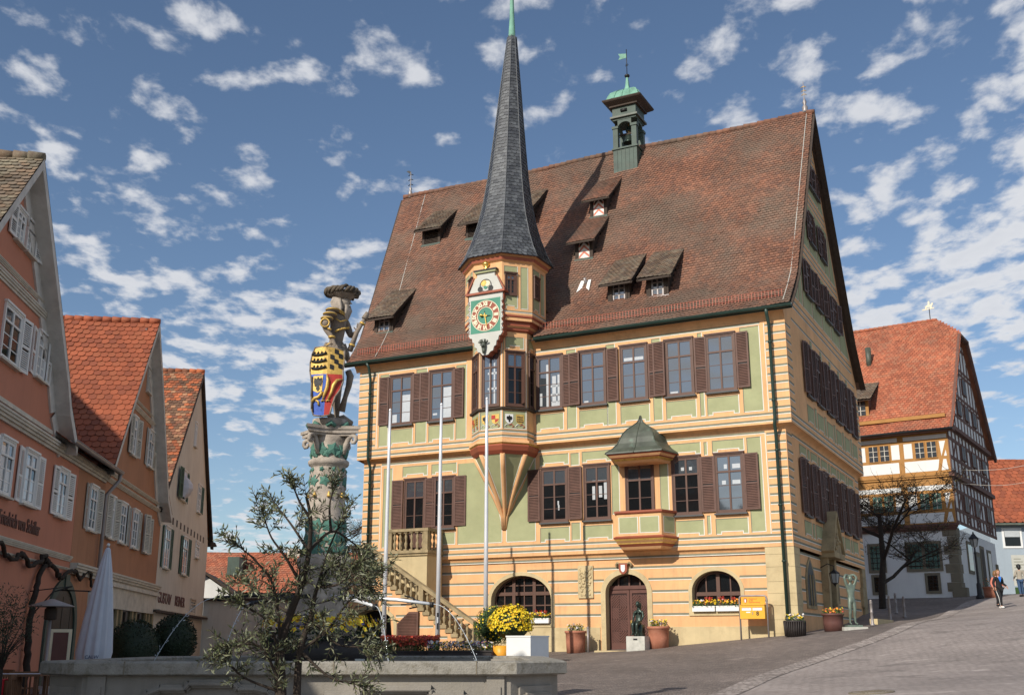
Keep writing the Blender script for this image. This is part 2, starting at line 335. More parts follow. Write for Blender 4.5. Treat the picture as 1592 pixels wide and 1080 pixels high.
cobble('setts_light',(.335,.288,.262),(.295,.252,.23),(.225,.19,.172),1.0,.30,.16,R(-27))
cobble('setts_strip',(.45,.39,.35),(.25,.21,.19),(.06,.05,.045),1.0,.20,.17,R(35))
def patch(xs,ys,f,off,name,m,kind='structure'):
    X,Y=np.meshgrid(xs,ys); Z=gza(X,Y)+off
    nx,ny=len(xs),len(ys); vs=[(float(a),float(b),float(c)) for a,b,c in zip(X.ravel(),Y.ravel(),Z.ravel())]
    fs=[(j*nx+i,j*nx+i+1,(j+1)*nx+i+1,(j+1)*nx+i) for j in range(ny-1) for i in range(nx-1)]
    me=bpy.data.meshes.new(name); me.from_pydata(vs,[],fs); me.materials.append(MAT[m]); me.polygons.foreach_set('use_smooth',[True]*len(fs)); me.update(); return tag(link(name,me),kind=kind)
axx=np.concatenate([[-900,-300,-100,-50,-30],np.arange(-20,36.5,1),[50,80,160,400,900]]); axy=np.concatenate([[-300,-80,-20],np.arange(-4,83,1),[100,150,300,700,1500]])
patch(axx,axy,None,0,'ground','setts_dark')
# street right of the drainage strip, and the strip itself, laid on the slope
SL=[(-.6,8),(.8,13),(2.5,18.6),(4.37,23.2),(6.2,27.6),(8.3,31.0),(12.1,35.9),(15.6,42.5),(18.6,48.2),(21.6,54),(24.5,59),(29,64)]
def curve(pts,n=8):
    P=[Vector(p) for p in pts]; out=[]
    for i in range(len(P)-1):
        a,b,c,d=P[max(i-1,0)],P[i],P[i+1],P[min(i+2,len(P)-1)]
        for k in range(n):
            t=k/n; out.append(.5*((2*b)+(c-a)*t+(2*a-5*b+4*c-d)*t*t+(3*b-a-3*c+d)*t**3))
    return out+[P[-1]]
def band(name,cl,w0,w1,nw,off,m):
    vs=[];k=len(cl)
    for i,p in enumerate(cl):
        d=(cl[min(i+1,k-1)]-cl[max(i-1,0)]).normalized(); nn=Vector((d.y,-d.x))
        for j in range(nw+1):
            ww=w0+(w1-w0)*j/nw
            q=p+nn*ww; vs.append((q.x,q.y,0))
    Z=gza(np.array([v_[0] for v_ in vs]),np.array([v_[1] for v_ in vs]))+off
    vs=[(a[0],a[1],float(z)) for a,z in zip(vs,Z)]; nx=nw+1
    fs=[(j*nx+i,j*nx+i+1,(j+1)*nx+i+1,(j+1)*nx+i) for j in range(k-1) for i in range(nw)]
    me=bpy.data.meshes.new(name); me.from_pydata(vs,[],fs); me.materials.append(MAT[m]); me.polygons.foreach_set('use_smooth',[True]*len(fs)); me.update(); return tag(link(name,me),kind='structure')
cl=curve(SL,10)
band('street',cl,.25,16,26,.03,'setts_light'); band('drainage_strip',cl,-.28,.30,2,.042,'setts_strip')
# ------------------------------------------------------------------ roof tiles as real overlapping plates
def tile_roof(prof,xl,xr,expo=.17,wd=.175,m='roof_tile',thick=.016,lift=.03,holes=(),seed=1,rnd=.012,roundness=.28,under='roof_under',mb=None,solid=True):
    """prof: (y,z) polyline from the eave upward; xl(y), xr(y) the two verges; plates with rounded lower ends"""
    mb=mb or MB(); rg=np.random.RandomState(seed)
    P=[np.array(p,float) for p in prof]; seg=[np.linalg.norm(P[i+1]-P[i]) for i in range(len(P)-1)]; tot=sum(seg)
    def at(s):
        s=max(0,s)
        for i,l in enumerate(seg):
            if s<=l or i==len(seg)-1:
                d=(P[i+1]-P[i])/l; return P[i]+d*s, np.array([-d[1],d[0]]), d
            s-=l
    rows=int(tot/expo)
    for k in range(rows+1):
        s0=k*expo; p,n,d=at(s0+expo*.3); p0,_,_=at(s0)
        s1=min(s0+expo*1.25,tot); p1,_,_=at(s1)
        x0,x1=xl(p0[0]),xr(p0[0]); c=max(1,int((x1-x0)/wd)); ww=(x1-x0)/c; off=(k%2)*.5*ww
        for i in range(-1 if k%2 else 0,c):
            a=x0+i*ww+off; b=a+ww*.955; a=max(a,x0); b=min(b,x1)
            if b-a<.03: continue
            cxm=(a+b)/2
            if any(h[0]<cxm<h[1] and h[2]<p0[0]<h[3] for h in holes): continue
            j=rg.uniform(-rnd,rnd); lf=lift+rg.uniform(0,.010)
            if rg.rand()<.006: j-=.03; lf+=.02
            sg_=.028*math.sin(x0*.3+cxm*.62+1)+.018*math.sin(cxm*1.9+k*.05)+.012*math.sin(k*.31+cxm*.4)
            lo=lambda x,s_,l: (x,p0[0]+d[0]*(s_+j)+n[0]*(l+sg_),p0[1]+d[1]*(s_+j)+n[1]*(l+sg_))
            hi=lambda x: (x,p1[0]+n[0]*(.006+sg_),p1[1]+n[1]*(.006+sg_))
            w_=b-a; e=expo*roundness
            top=[hi(b),hi(a),lo(a,e,lf*.9),lo(a+w_*.27,e*.1,lf),lo(b-w_*.27,e*.1,lf),lo(b,e,lf*.9)]
            bot=[lo(a,e,lf*.9-thick),lo(a+w_*.27,e*.1,lf-thick),lo(b-w_*.27,e*.1,lf-thick),lo(b,e,lf*.9-thick)]
            mb.raw(top+bot,[(0,1,2,3,4,5),(2,6,7,3),(3,7,8,4),(4,8,9,5)],m)
    if solid:
        for i in range(len(P)-1):
            (ya,za),(yb,zb)=P[i],P[i+1]; za-=.11; zb-=.11
            mb.face([(xl(ya),ya,za),(xr(ya),ya,za),(xr(yb),yb,zb),(xl(yb),yb,zb)],under)
    return mb
# ------------------------------------------------------------------ shared shapes
def louvre_shutter(w_,h,m='brown_louvre',slat=.062,fr=.065,mid=.45,t=.04):
    b=MB()
    for x in (0,w_-fr): b.box(x,x+fr,-t,0,0,h,m)
    for z in (0,h*mid,h-fr): b.box(fr,w_-fr,-t+.003,-.003,z,z+fr,m)
    b.face([(fr,-.004,fr),(w_-fr,-.004,fr),(w_-fr,-.004,h-fr),(fr,-.004,h-fr)],'plain_black')
    z=fr+.01
    while z<h-fr-.03:
        if not (h*mid-slat<z<h*mid+fr):
            b.raw([(fr,-t+.004,z),(w_-fr,-t+.004,z),(w_-fr,-.010,z+slat*.62),(fr,-.010,z+slat*.62),(fr,-t+.004,z+.012),(w_-fr,-t+.004,z+.012),(w_-fr,-.010,z+slat*.62+.012),(fr,-.010,z+slat*.62+.012)],[(0,1,5,4),(4,5,6,7),(2,3,7,6),(0,3,2,1)],m)
        z+=slat
    return b.mesh('shutter')
def window_meshes(w_,h,m='brown_paint',cols=2,rows=(.30,.53,.765),glass=('glass_sky','glass_sky'),mould=.075,tr=.69,curt=None,fr=.075,depth=.07):
    """frame (origin: bottom centre), pane, both standing at y<=0"""
    f=MB(); hw=w_/2
    # outer moulding, two steps
    for k,(a,dd) in enumerate(((0,depth),(mould*.55,depth*.62))):
        e=mould*.55 if k==0 else mould*.45
        f.box(-hw+a,-hw+a+e,-dd,0,a if k else 0,h-a,m); f.box(hw-a-e,hw-a,-dd,0,a if k else 0,h-a,m); f.box(-hw+a+e,hw-a-e,-dd,0,h-a-e,h-a,m); f.box(-hw+a+e,hw-a-e,-dd,0,a if k else 0,(a if k else 0)+e,m)
    f.box(-hw-.03,hw+.03,-depth-.03,0,h,h+.05,m)
    iw=hw-mould; 
    # casement
    z0=mould; z1=h-mould; zt=z0+(z1-z0)*tr
    for x in (-iw,iw-fr*.75): f.box(x,x+fr*.75,-.036,0,z0,z1,m)
    for z in (z0,z1-fr*.75): f.box(-iw,iw,-.034,0,z,z+fr*.75,m)
    f.box(-iw,iw,-.05,0,zt,zt+fr*.9,m); f.box(-.035,.035,-.042,0,z0,z1,m)
    for q in (1/3,2/3):
        z=z0+(zt-z0)*q; f.box(-iw,iw,-.022,0,z-.011,z+.011,m)
    p=MB(); g1,g2=glass
    p.face([(-iw,-.012,zt),(iw,-.012,zt),(iw,-.012,z1),(-iw,-.012,z1)],g2)
    p.face([(-iw,-.012,z0),(iw,-.012,z0),(iw,-.012,zt),(-iw,-.012,zt)],g1)
    for (a,b_,c_,d_) in (curt or ()): p.face([(-iw+2*iw*a,-.0145,z0+(z1-z0)*c_),(-iw+2*iw*b_,-.0145,z0+(z1-z0)*c_),(-iw+2*iw*b_,-.0145,z0+(z1-z0)*d_),(-iw+2*iw*a,-.0145,z0+(z1-z0)*d_)],'curtain')
    return f.mesh('window'),p.mesh('pane')
def sill_mesh(w_,m='sill_grey',d=.14,t=.06):
    b=MB(); b.box(-w_/2-.05,w_/2+.05,-d,0,-t,0,m); return b.mesh('sill')
# ------------------------------------------------------------------ TOWN HALL (local frame: x right along the front, y into the house)
CX,CY=10.2315,40.0; TF=frame(CX,CY,-27)
TH=thing('town_hall','large ochre and sage green town hall with steep tiled roof, slate spire and painted facade','town hall',(CX,CY,0),R(-27))
XL=-18.95     # left end of the front
FY=-.3        # second floor front plane
def panel(b,x0,x1,z0,z1,y,notch=0,ax='y',lw=.032,up=False,o=.006,green='sage'):
    """painted panel: field, grey line left/top, white line right/bottom; notch raises the middle of the bottom line"""
    P=(lambda u,z,e: (u,y-e,z)) if ax=='y' else (lambda u,z,e:(y+e,u,z))
    n=notch; w_=x1-x0; a=x0+w_*.14; c=x1-w_*.14
    if n: 
        for (p,q,r) in ((x0,a,z0),(a,c,z0+n),(c,x1,z0)): b.face([P(p,r,o),P(q,r,o),P(q,z1,o),P(p,z1,o)],green)
    else: b.face([P(x0,z0,o),P(x1,z0,o),P(x1,z1,o),P(x0,z1,o)],green)
    def ln(u0,u1,v0,v1,m): b.face([P(u0,v0,o+.004),P(u1,v0,o+.004),P(u1,v1,o+.004),P(u0,v1,o+.004)],m)
    ln(x0-lw,x0,z0-lw,z1+lw,'line_grey'); ln(x0,x1,z1,z1+lw,'line_grey'); ln(x1,x1+lw,z0-lw,z1+lw,'line_white')
    if n:
        ln(x0,a+lw,z0-lw,z0,'line_white'); ln(a,a+lw,z0,z0+n-lw,'line_white'); ln(a,c,z0+n-lw,z0+n,'line_white'); ln(c-lw,c,z0,z0+n-lw,'line_white'); ln(c-lw,x1,z0-lw,z0,'line_white')
    else: ln(x0,x1,z0-lw,z0,'line_white')
def hline(b,x0,x1,z,y,ax='y',o=.006,h1=.075,h2=.03):
    P=(lambda u,zz: (u,y-o,zz)) if ax=='y' else (lambda u,zz:(y+o,u,zz))
    b.face([P(x0,z),P(x1,z),P(x1,z+h1),P(x0,z+h1)],'line_grey'); b.face([P(x0,z-h2),P(x1,z-h2),P(x1,z),P(x0,z)],'line_white')
def vline(b,x,z0,z1,y,ax='y',m='line_white',o=.006,w_=.03):
    P=(lambda u,zz: (u,y-o,zz)) if ax=='y' else (lambda u,zz:(y+o,u,zz))
    b.face([P(x,z0),P(x+w_,z0),P(x+w_,z1),P(x,z1)],m)
GZ={'L':.2,'R':.2}
# ---- ground floor wall with real arched openings
class Arch:
    def __init__(s,c,hw,zs,zt,zb,rec,ring=.14): s.c=c;s.hw=hw;s.zs=zs;s.zt=zt;s.zb=zb;s.rec=rec;s.ring=ring
    def top(s,x,g=0):
        t=min(1,abs(x-s.c)/(s.hw+g)); return s.zs+(s.zt+g-s.zs)*math.sqrt(max(0,1-t*t))
    def half(s,z,g=0):
        if z<s.zs: return s.hw+g
        t=(z-s.zs)/(s.zt+g-s.zs); return 0 if t>=1 else (s.hw+g)*math.sqrt(1-t*t)
    def outline(s,g=0,n=20,zb=None):
        zb=s.zb if zb is None else zb
        return [(s.c-s.hw-g,zb)]+[(s.c-(s.hw+g)*math.cos(PI*i/n),s.zs+(s.zt+g-s.zs)*math.sin(PI*i/n)) for i in range(n+1)]+[(s.c+s.hw+g,zb)]
A1=Arch(-11.18,1.36,3.35,4.33,2.42,.42,.15); AD=Arch(-6.61,.86,3.55,4.27,.6,.45,.2); A2=Arch(-3.03,.93,3.55,4.29,2.80,.42,.14)
def arch_wall(b,x0,x1,z0,z1,y,arches,m,n=20):
    xs=x0
    for A in sorted(arches,key=lambda a:a.c):
        l,r=A.c-A.hw,A.c+A.hw
        b.face([(xs,y,z0),(l,y,z0),(l,y,z1),(xs,y,z1)],m)
        if A.zb>z0: b.face([(l,y,z0),(r,y,z0),(r,y,A.zb),(l,y,A.zb)],m)
        px=[A.c-A.hw*math.cos(PI*i/n) for i in range(n+1)]
        for i in range(n): b.face([(px[i],y,A.top(px[i])),(px[i+1],y,A.top(px[i+1])),(px[i+1],y,z1),(px[i],y,z1)],m)
        xs=r
    b.face([(xs,y,z0),(x1,y,z0),(x1,y,z1),(xs,y,z1)],m)
def arch_ring(b,A,y,proud,m,zb=None,w_=None,n=20):
    g=w_ or A.ring; o=A.outline(g,n,zb); i_=A.outline(0,n,zb); k=len(o)
    f=[(p[0],y-proud,p[1]) for p in o]+[(p[0],y-proud,p[1]) for p in i_]; bk=[(p[0],y,p[1]) for p in o]; re=[(p[0],y+A.rec,p[1]) for p in i_]
    b.raw(f,[(j,j+1,k+j+1,k+j) for j in range(k-1)],m)
    b.raw(f[:k]+bk,[(j,k+j,k+j+1,j+1) for j in range(k-1)],m); b.raw(f[k:]+re,[(j,j+1,k+j+1,k+j) for j in range(k-1)],m)
g=MB(); GY=.2
arch_wall(g,XL,-1.05,.3,5.0,GY,[A1,AD,A2],'ochre')
for z in (4.47,4.02,3.56,3.13,2.70):
    xs=-14.9; 
    for A in (A1,AD,A2,None):
        e=(A.c-A.half(z,A.ring+.01)) if A and A.half(z,A.ring)>0 else None
        if A is None: hline(g,xs,-1.08,z,GY); break
        if A.half(z,A.ring+.01)<=0: continue
        hline(g,xs,A.c-A.half(z,A.ring+.01),z,GY); xs=A.c+A.half(z,A.ring+.01)
# sandstone base course, a little proud
for a,b_ in ((-14.0,-7.72),(-5.52,-1.05)):
    g.box(a,b_,GY-.025,GY+.1,.3,2.27,'sandstone')
# rings and reveals
for A in (A1,A2): arch_ring(g,A,GY,.03,'sandstone'); g.box(A.c-A.hw-A.ring,A.c+A.hw+A.ring,GY-.05,GY+A.rec,A.zb-.14,A.zb,'sandstone')
arch_ring(g,AD,GY,.035,'sandstone',zb=1.2)
# shaded cove under the first floor
for k in range(5):
    a0=k/5*PI/2; a1=(k+1)/5*PI/2
    g.face([(XL,GY-.2*(1-math.cos(a0)),4.66+.42*math.sin(a0)),(-1.05,GY-.2*(1-math.cos(a0)),4.66+.42*math.sin(a0)),(-1.05,GY-.2*(1-math.cos(a1)),4.66+.42*math.sin(a1)),(XL,GY-.2*(1-math.cos(a1)),4.66+.42*math.sin(a1))],'ochre')
hline(g,-14.9,-1.08,4.875,GY-.065,h1=.06)
# corner pier of dressed stone (front and side faces), block by block
rg=random.Random(3); z=.6; k=0
while z<5.07:
    h=min(.42+.12*rg.random(),5.07-z); 
    if z+h>4.9: h=5.075-z
    g.box(-1.06-(.08 if k%2 else 0)*0,-.006,0,.9,z,z+h-.008,'sandstone'); g.box(-.03-.5,0.004,.004,.95 if k%2 else .75,z,z+h-.008,'sandstone'); z+=h; k+=1
g.box(-1.03,-.02,.03,.7,.6,5.05,'sandstone_worn')
# side wall of the ground floor
SX=-.12; DEP=14.9
g.face([(SX,.7,.8),(SX,DEP,.8),(SX,DEP,5.0),(SX,.7,5.0)],'ochre')
for z in (4.92,4.47,4.02,3.56,3.13,2.70): hline(g,.98,DEP-1.2,z,SX,'x')
for z in np.arange(2.4,5,.45): g.box(SX-.1,0,DEP-(1.1 if int(z*10)%2 else .9),DEP,z,z+.44,'sandstone_worn')
g.face([(XL-1.4,DEP,.2),(XL,GY,.2),(XL,GY,5.07),(XL-4.6,DEP,5.07)],'ochre'); g.face([(0,DEP,.2),(-23.5,DEP,.2),(-23.5,DEP,5.07),(0,DEP,5.07)],'ochre')
g.build('ground_floor_wall',TH)
# plugs behind the openings keep the house dark inside
def arch_fill(b,A,y,m,zb=None,n=20):
    o=A.outline(0,n,zb); b.raw([(p[0],y,p[1]) for p in o],[tuple(range(len(o)))],m)
def arched_window(A,mulls,trans,minor,name='arched_window'):
    y=GY+A.rec-.06; b=MB()
    o=A.outline(0); i_=A.outline(-.09); k=len(o)
    f=[(p[0],y-.05,p[1]) for p in o]+[(p[0],y-.05,max(p[1],A.zb+.08)) for p in i_]; b.raw(f,[(j,j+1,k+j+1,k+j) for j in range(k-1)],'brown_paint')
    b.box(A.c-A.hw,A.c+A.hw,y-.05,y,A.zb,A.zb+.12,'brown_paint')
    for x in mulls: b.box(x-.07,x+.07,y-.07,y,A.zb,A.top(x)-.02,'brown_paint')
    hz=A.half(trans); b.box(A.c-hz,A.c+hz,y-.065,y,trans-.07,trans+.07,'brown_paint')
    for x in minor[0]: b.box(x-.025,x+.025,y-.045,y,A.zb,A.top(x)-.02,'brown_paint')
    for z in minor[1]: hz=A.half(z); b.box(A.c-hz,A.c+hz,y-.043,y,z-.025,z+.025,'brown_paint')
    w_=b.build(name,TH); p=MB(); arch_fill(p,A,y+.004,'glass_dark'); p.build('pane',w_); return w_
arched_window(A1,(-11.65,-10.72),3.62,([-12.08,-11.18,-10.25],[3.15,2.75,3.95]))
arched_window(A2,(-3.03,),3.46,([-3.5,-2.56],[3.1]))
# main door: two leaves with lozenge boards, fanlight above
dy=GY+AD.rec-.08; b=MB(); arch_fill(b,AD,dy+.05,'glass_dark',1.2)
d=b.build('fanlight',TH)
b=MB(); b.box(AD.c-AD.hw,AD.c+AD.hw,dy-.08,dy+.02,3.70,3.84,'door_brown')
for x in (-.45,0,.45): b.box(AD.c+x-.03,AD.c+x+.03,dy-.03,dy+.04,3.84,AD.top(AD.c+x),'brown_paint')
b.build('door_transom',TH)
for sgn in (-1,1):
    b=MB(); x0=AD.c if sgn>0 else AD.c-AD.hw; x1=x0+AD.hw; xm=(x0+x1)/2
    b.box(x0+.008,x1-.008,dy,dy+.04,1.36,3.70,'door_groove')
    for (a,c_,e,f_) in ((x0+.01,x0+.11,1.36,3.70),(x1-.11,x1-.01,1.36,3.70),(x0+.11,x1-.11,1.36,1.68),(x0+.11,x1-.11,3.55,3.70)): b.box(a,c_,dy-.035,dy,e,f_,'door_brown')
    hw=AD.hw/2-.115
    for zc in (2.12,3.03):          # two lozenges built of mitred boards
        for r in (.07,.17,.27,.37,.47,.57,.67):
            pts=[(r,0),(0,r),(-r,0),(0,-r)]
            for i in range(4):
                (a,e),(c_,f_)=pts[i],pts[(i+1)%4]
                # clip to the leaf panel
                def clip(p,q):
                    p=list(p);q=list(q)
                    for ax_,lim in ((0,hw),(0,-hw),(1,.455),(1,-.455)):
                        for u,v_ in ((p,q),(q,p)):
                            if (u[ax_]-lim)*(1 if lim>0 else -1)>0:
                                if (v_[ax_]-lim)*(1 if lim>0 else -1)>=0: return None
                                t=(lim-u[ax_])/(v_[ax_]-u[ax_]); u[0],u[1]=u[0]+(v_[0]-u[0])*t,u[1]+(v_[1]-u[1])*t
                    return p,q
                cc_=clip((a,e),(c_,f_))
                if cc_:
                    p,q=cc_
                    if math.hypot(p[0]-q[0],p[1]-q[1])>.02: b.bar((xm+p[0],dy-.012,zc+p[1]),(xm+q[0],dy-.012,zc+q[1]),.05,.03,'door_brown',up=(0,1,0))
    l=b.build('door_leaf',TH)
    if sgn>0: h=MB(); h.box(x0+.03,x0+.09,dy-.06,dy-.035,2.33,2.52,'gold_paint'); h.tube([(x0+.06,dy-.06,2.45),(x0+.06,dy-.11,2.45),(x0+.16,dy-.11,2.43)],.013,'gold_paint',6); h.build('door_handle',l)
b=MB(); b.box(-7.6,-5.2,-.75,GY+.3,1.0,1.40,'sandstone'); b.build('doorstep',TH)
# coat of arms over the door
def shield(b,cx_,cz,w_,h,y,m,t=.03,P=None):
    P=P or (lambda u,v_,d:(u,d,v_))
    o=[(-.5,.5),(-.5,-.05),(-.42,-.28),(-.22,-.43),(0,-.5),(.22,-.43),(.42,-.28),(.5,-.05),(.5,.5)]
    b.prism([(cx_+u*w_,cz+v_*h) for u,v_ in o],P,y-t,y,m)
b=MB(); shield(b,-6.66,4.46,.34,.42,GY-.1,'dial_red',.06); shield(b,-6.66,4.47,.17,.28,GY-.165,'white_paint',.012)
for s_ in (-1,1): b.tube([(-6.66+s_*.12,GY-.1,4.62),(-6.66+s_*.25,GY-.12,4.70),(-6.66+s_*.33,GY-.08,4.62),(-6.66+s_*.28,GY-.06,4.54)],.045,'sandstone_worn',7)
b.box(-6.95,-6.37,GY-.06,GY,4.60,4.70,'sandstone_worn'); b.build('coat_of_arms',TH)
# carved relief slab
b=MB(); b.box(-8.62,-7.97,GY-.07,GY,3.38,4.64,'sandstone')
rg=random.Random(11)
for k in range(70):
    x=-8.3+rg.uniform(-.25,.25); z=rg.uniform(3.48,4.55); r=rg.uniform(.02,.055); b.ball((x,GY-.07,z),r,'sandstone',7,sz=rg.uniform(.8,1.6))
b.tube([(-8.3+.2*math.cos(a),GY-.075,4.02+.2*math.sin(a)) for a in np.linspace(0,2*PI,17)],.022,'sandstone',6,cap=False)
for s_ in (-1,1): b.tube([(-8.3+s_*.05,GY-.08,4.3),(-8.3+s_*.2,GY-.08,4.5),(-8.3+s_*.24,GY-.08,4.3),(-8.3+s_*.12,GY-.08,4.22)],.022,'sandstone',6)
b.build('stone_relief',TH)
# ---- first floor
F=MB(); z0,z1=5.08,9.5
F.face([(XL,0,z0),(0,0,z0),(0,0,z1),(XL,0,z1)],'ochre'); F.face([(0,0,z0),(0,DEP,z0),(0,DEP,z1),(0,0,z1)],'ochre')
F.face([(XL-4.6,DEP,z0),(XL,0,z0),(XL,0,z1),(XL-4.6,DEP,z1)],'ochre'); F.face([(0,DEP,z0),(XL-4.6,DEP,z0),(XL-4.6,DEP,z1),(0,DEP,z1)],'ochre')
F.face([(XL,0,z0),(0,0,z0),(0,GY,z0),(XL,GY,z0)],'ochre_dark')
for z in (5.47,5.24): hline(F,XL,-.02,z,0); hline(F,.0,DEP,z,0,'x')
hline(F,-18.0,-.80,9.31,0); 
W1=[(-9.53,1.22),(-7.66,1.18),(-3.93,1.16),(-2.23,1.16)]
for xc,ww in W1: panel(F,xc-ww/2-.02,xc+ww/2+.02,8.74,9.14,0,.09); panel(F,xc-ww/2-.02,xc+ww/2+.02,5.63,6.16,0,.09)
for a,c_ in ((-8.77,-8.43),(-3.16,-3.06)): panel(F,a,c_,8.66,9.12,0); panel(F,a,c_,5.66,6.3,0)
panel(F,-1.48,-.98,5.66,9.16,0); panel(F,-7.0,-6.72,6.6,8.5,0); panel(F,-4.98,-4.68,6.6,8.5,0)
vline(F,-.80,5.55,9.3,0); vline(F,-18.02,5.6,9.3,0)
panel(F,-17.85,-17.42,5.7,9.12,0); panel(F,-16.86,-15.62,8.74,9.14,0,.09); panel(F,-15.38,-14.16,8.74,9.14,0,.09); panel(F,-14.87,-14.2,5.72,6.18,0)
# big fields around the oriel's console, cut along its curve
def curved_field(b,side):
    n=14; pts=[]
    for i in range(n+1):
        t=i/n; z=5.7+(9.1-5.7)*t; e=.12+(1.25)*max(0,(t-.12)/.88)**1.7
        pts.append((-11.84+side*e,z))
    xo=-14.05 if side<0 else -10.40; zt_=9.1
    P=[(xo,5.7)]+pts[:1]+pts[1:]+[(xo,zt_)]
    for i in range(n):
        q=[(xo,-.006,pts[i][1]),(pts[i][0],-.006,pts[i][1]),(pts[i+1][0],-.006,pts[i+1][1]),(xo,-.006,pts[i+1][1])]
        b.face(q,'sage'); b.face([(pts[i][0],-.010,pts[i][1]),(pts[i][0]-side*-.0+side*-.03,-.010,pts[i][1]),(pts[i+1][0]-side*.03,-.010,pts[i+1][1]),(pts[i+1][0],-.010,pts[i+1][1])],'line_white')
    b.face([(xo,-.010,5.67),(pts[0][0],-.010,5.67),(pts[0][0],-.010,5.70),(xo,-.010,5.70)],'line_white')
    vline(b,xo-.015,5.67,9.1,0,m='line_grey' if side<0 else 'line_white',o=.011)
curved_field(F,-1); curved_field(F,1)
for i in range(13):
    z=5.66+i*.325; hline(F,-.74,-.02,z,0); hline(F,XL+.02,-18.06,z,0); hline(F,.02,.95 if i%2 else .8,z,0,'x'); hline(F,DEP-.9,DEP,z,0,'x')
for i in range(6):
    yc=2.75+i*2.02; panel(F,yc-.62,yc+.62,5.66,6.2,0,.08,'x'); panel(F,yc-.62,yc+.62,8.78,9.14,0,.08,'x'); 
    if i<5: panel(F,yc+.82,yc+1.2,5.66,6.2,0,0,'x'); panel(F,yc+.82,yc+1.2,8.78,9.14,0,0,'x')
hline(F,.9,DEP-.9,9.31,0,'x'); F.build('first_floor_wall',TH)
# ---- second floor with the cove below
S=MB(); z0,z1=9.58,13.98; x1=.3
S.face([(XL-.2,FY,z0),(x1,FY,z0),(x1,FY,z1),(XL-.2,FY,z1)],'ochre'); S.face([(x1,FY,z0),(x1,DEP,z0),(x1,DEP,z1),(x1,FY,z1)],'ochre')
S.face([(XL-4.8,DEP,z0),(XL-.2,FY,z0),(XL-.2,FY,z1),(XL-4.8,DEP,z1)],'ochre'); S.face([(x1,DEP,z0),(XL-4.8,DEP,z0),(XL-4.8,DEP,z1),(x1,DEP,z1)],'ochre')
for k in range(6):
    a0=k/6*PI/2; a1=(k+1)/6*PI/2; f0,f1=1-math.cos(a0),1-math.cos(a1); s0,s1=math.sin(a0),math.sin(a1)
    S.face([(XL,FY*f0,9.44+.14*s0),(x1*f0,FY*f0,9.44+.14*s0),(x1*f1,FY*f1,9.44+.14*s1),(XL,FY*f1,9.44+.14*s1)],'ochre')
    S.face([(x1*f0,FY*f0,9.44+.14*s0),(x1*f0,DEP,9.44+.14*s0),(x1*f1,DEP,9.44+.14*s1),(x1*f1,FY*f1,9.44+.14*s1)],'ochre')
# cove under the eaves: the wall swings out to the gutter
for k in range(6):
    t0,t1=k/6,(k+1)/6; q=lambda t:(FY-.38*t**1.6,13.62+.42*t)
    (ya,za),(yb,zb)=q(t0),q(t1); S.face([(XL-.4,ya,za),(x1,ya,za),(x1,yb,zb),(XL-.4,yb,zb)],'ochre')
S.face([(x1,FY,13.62),(x1,FY-.38,14.04),(x1,FY,14.04)],'ochre'); 
hline(S,-10.22,-.66,13.50,FY); hline(S,XL-.1,-13.55,13.50,FY)
for z in (9.93,9.69): hline(S,XL-.19,x1-.01,z,FY); hline(S,FY,DEP,z,x1,'x')
W2=[(-9.57,1.20),(-7.62,1.20),(-5.83,1.18),(-3.92,1.18),(-2.25,1.20)]; W2L=[(-16.86,1.22),(-14.77,1.24)]
for xc,ww in W2+W2L: panel(S,xc-ww/2,xc+ww/2,10.12,10.78,FY,.10)
for a,c_ in ((-8.77,-8.38),(-7.0,-6.65),(-5.03,-4.7),(-3.13,-2.99),(-16.07,-15.55)):
    panel(S,a,c_,10.12,11.05,FY); panel(S,a,c_,13.2,13.40,FY)
panel(S,-1.43,-.72,10.12,13.4,FY); panel(S,-17.98,-17.55,10.12,13.35,FY); panel(S,-14.02,-13.55,10.12,13.35,FY)
vline(S,-.53,10.04,13.5,FY); vline(S,-18.15,10.04,13.5,FY)
for i in range(11):
    z=10.15+i*.322; hline(S,-.48,x1-.01,z,FY); hline(S,XL-.19,-18.2,z,FY); hline(S,FY,.55,z,x1,'x'); hline(S,DEP-.8,DEP,z,x1,'x')
for i in range(6):
    yc=3.3+i*1.95; panel(S,yc-.6,yc+.6,10.12,10.8,x1,.08,'x'); 
    if i<5: panel(S,yc+.8,yc+1.15,10.12,10.9,x1,0,'x'); panel(S,yc+.8,yc+1.15,13.45,13.75,x1,0,'x')
hline(S,.8,DEP-.6,13.85,x1,'x'); S.build('second_floor_wall',TH)
# ---- roof
PF=[(-.72,14.02),(.3,14.93),(1.2,15.85),(2.2,17.4),(7.2,25.6)]
def zroof(y):
    for (a,za),(b_,zb) in zip(PF,PF[1:]):
        if y<=b_: return za+(zb-za)*(y-a)/(b_-a)
    return 25.6-(y-7.2)*1.64
xlv=lambda y: -19.62-(y+.7)*.30; xrv=lambda y:.62
DORM=[(-6.92,1.0,1.07,15.6,1.12,2.75,18.2,'w','left of the two adjoining casement dormers'),(-5.19,.97,1.07,15.6,1.12,2.75,18.2,'w',''),(-18.95,1.06,1.22,15.85,1.05,2.85,18.45,'w',''),
(-9.25,.87,2.87,18.5,1.15,4.45,21.1,'c',''),(-9.15,.87,4.5,21.15,1.15,6.05,23.7,'c',''),(-18.52,1.08,4.65,21.4,1.1,6.15,23.85,'l',''),(-15.9,1.08,4.6,21.3,1.1,6.15,23.85,'l',''),(-13.35,1.08,4.6,21.3,1.1,6.15,23.85,'l','')]
holes=[(d[0]-d[1]/2,d[0]+d[1]/2,d[2]+.15,d[5]-.15) for d in DORM]+[(-13.0,-10.2,-1,1.0),(-9.0,-7.8,6.25,8)]
rb=tile_roof(PF,xlv,xrv,expo=.165,wd=.175,holes=holes)
bp=[(15.1,13.95),(14.1,14.93),(13.2,15.85),(7.2,25.6)]
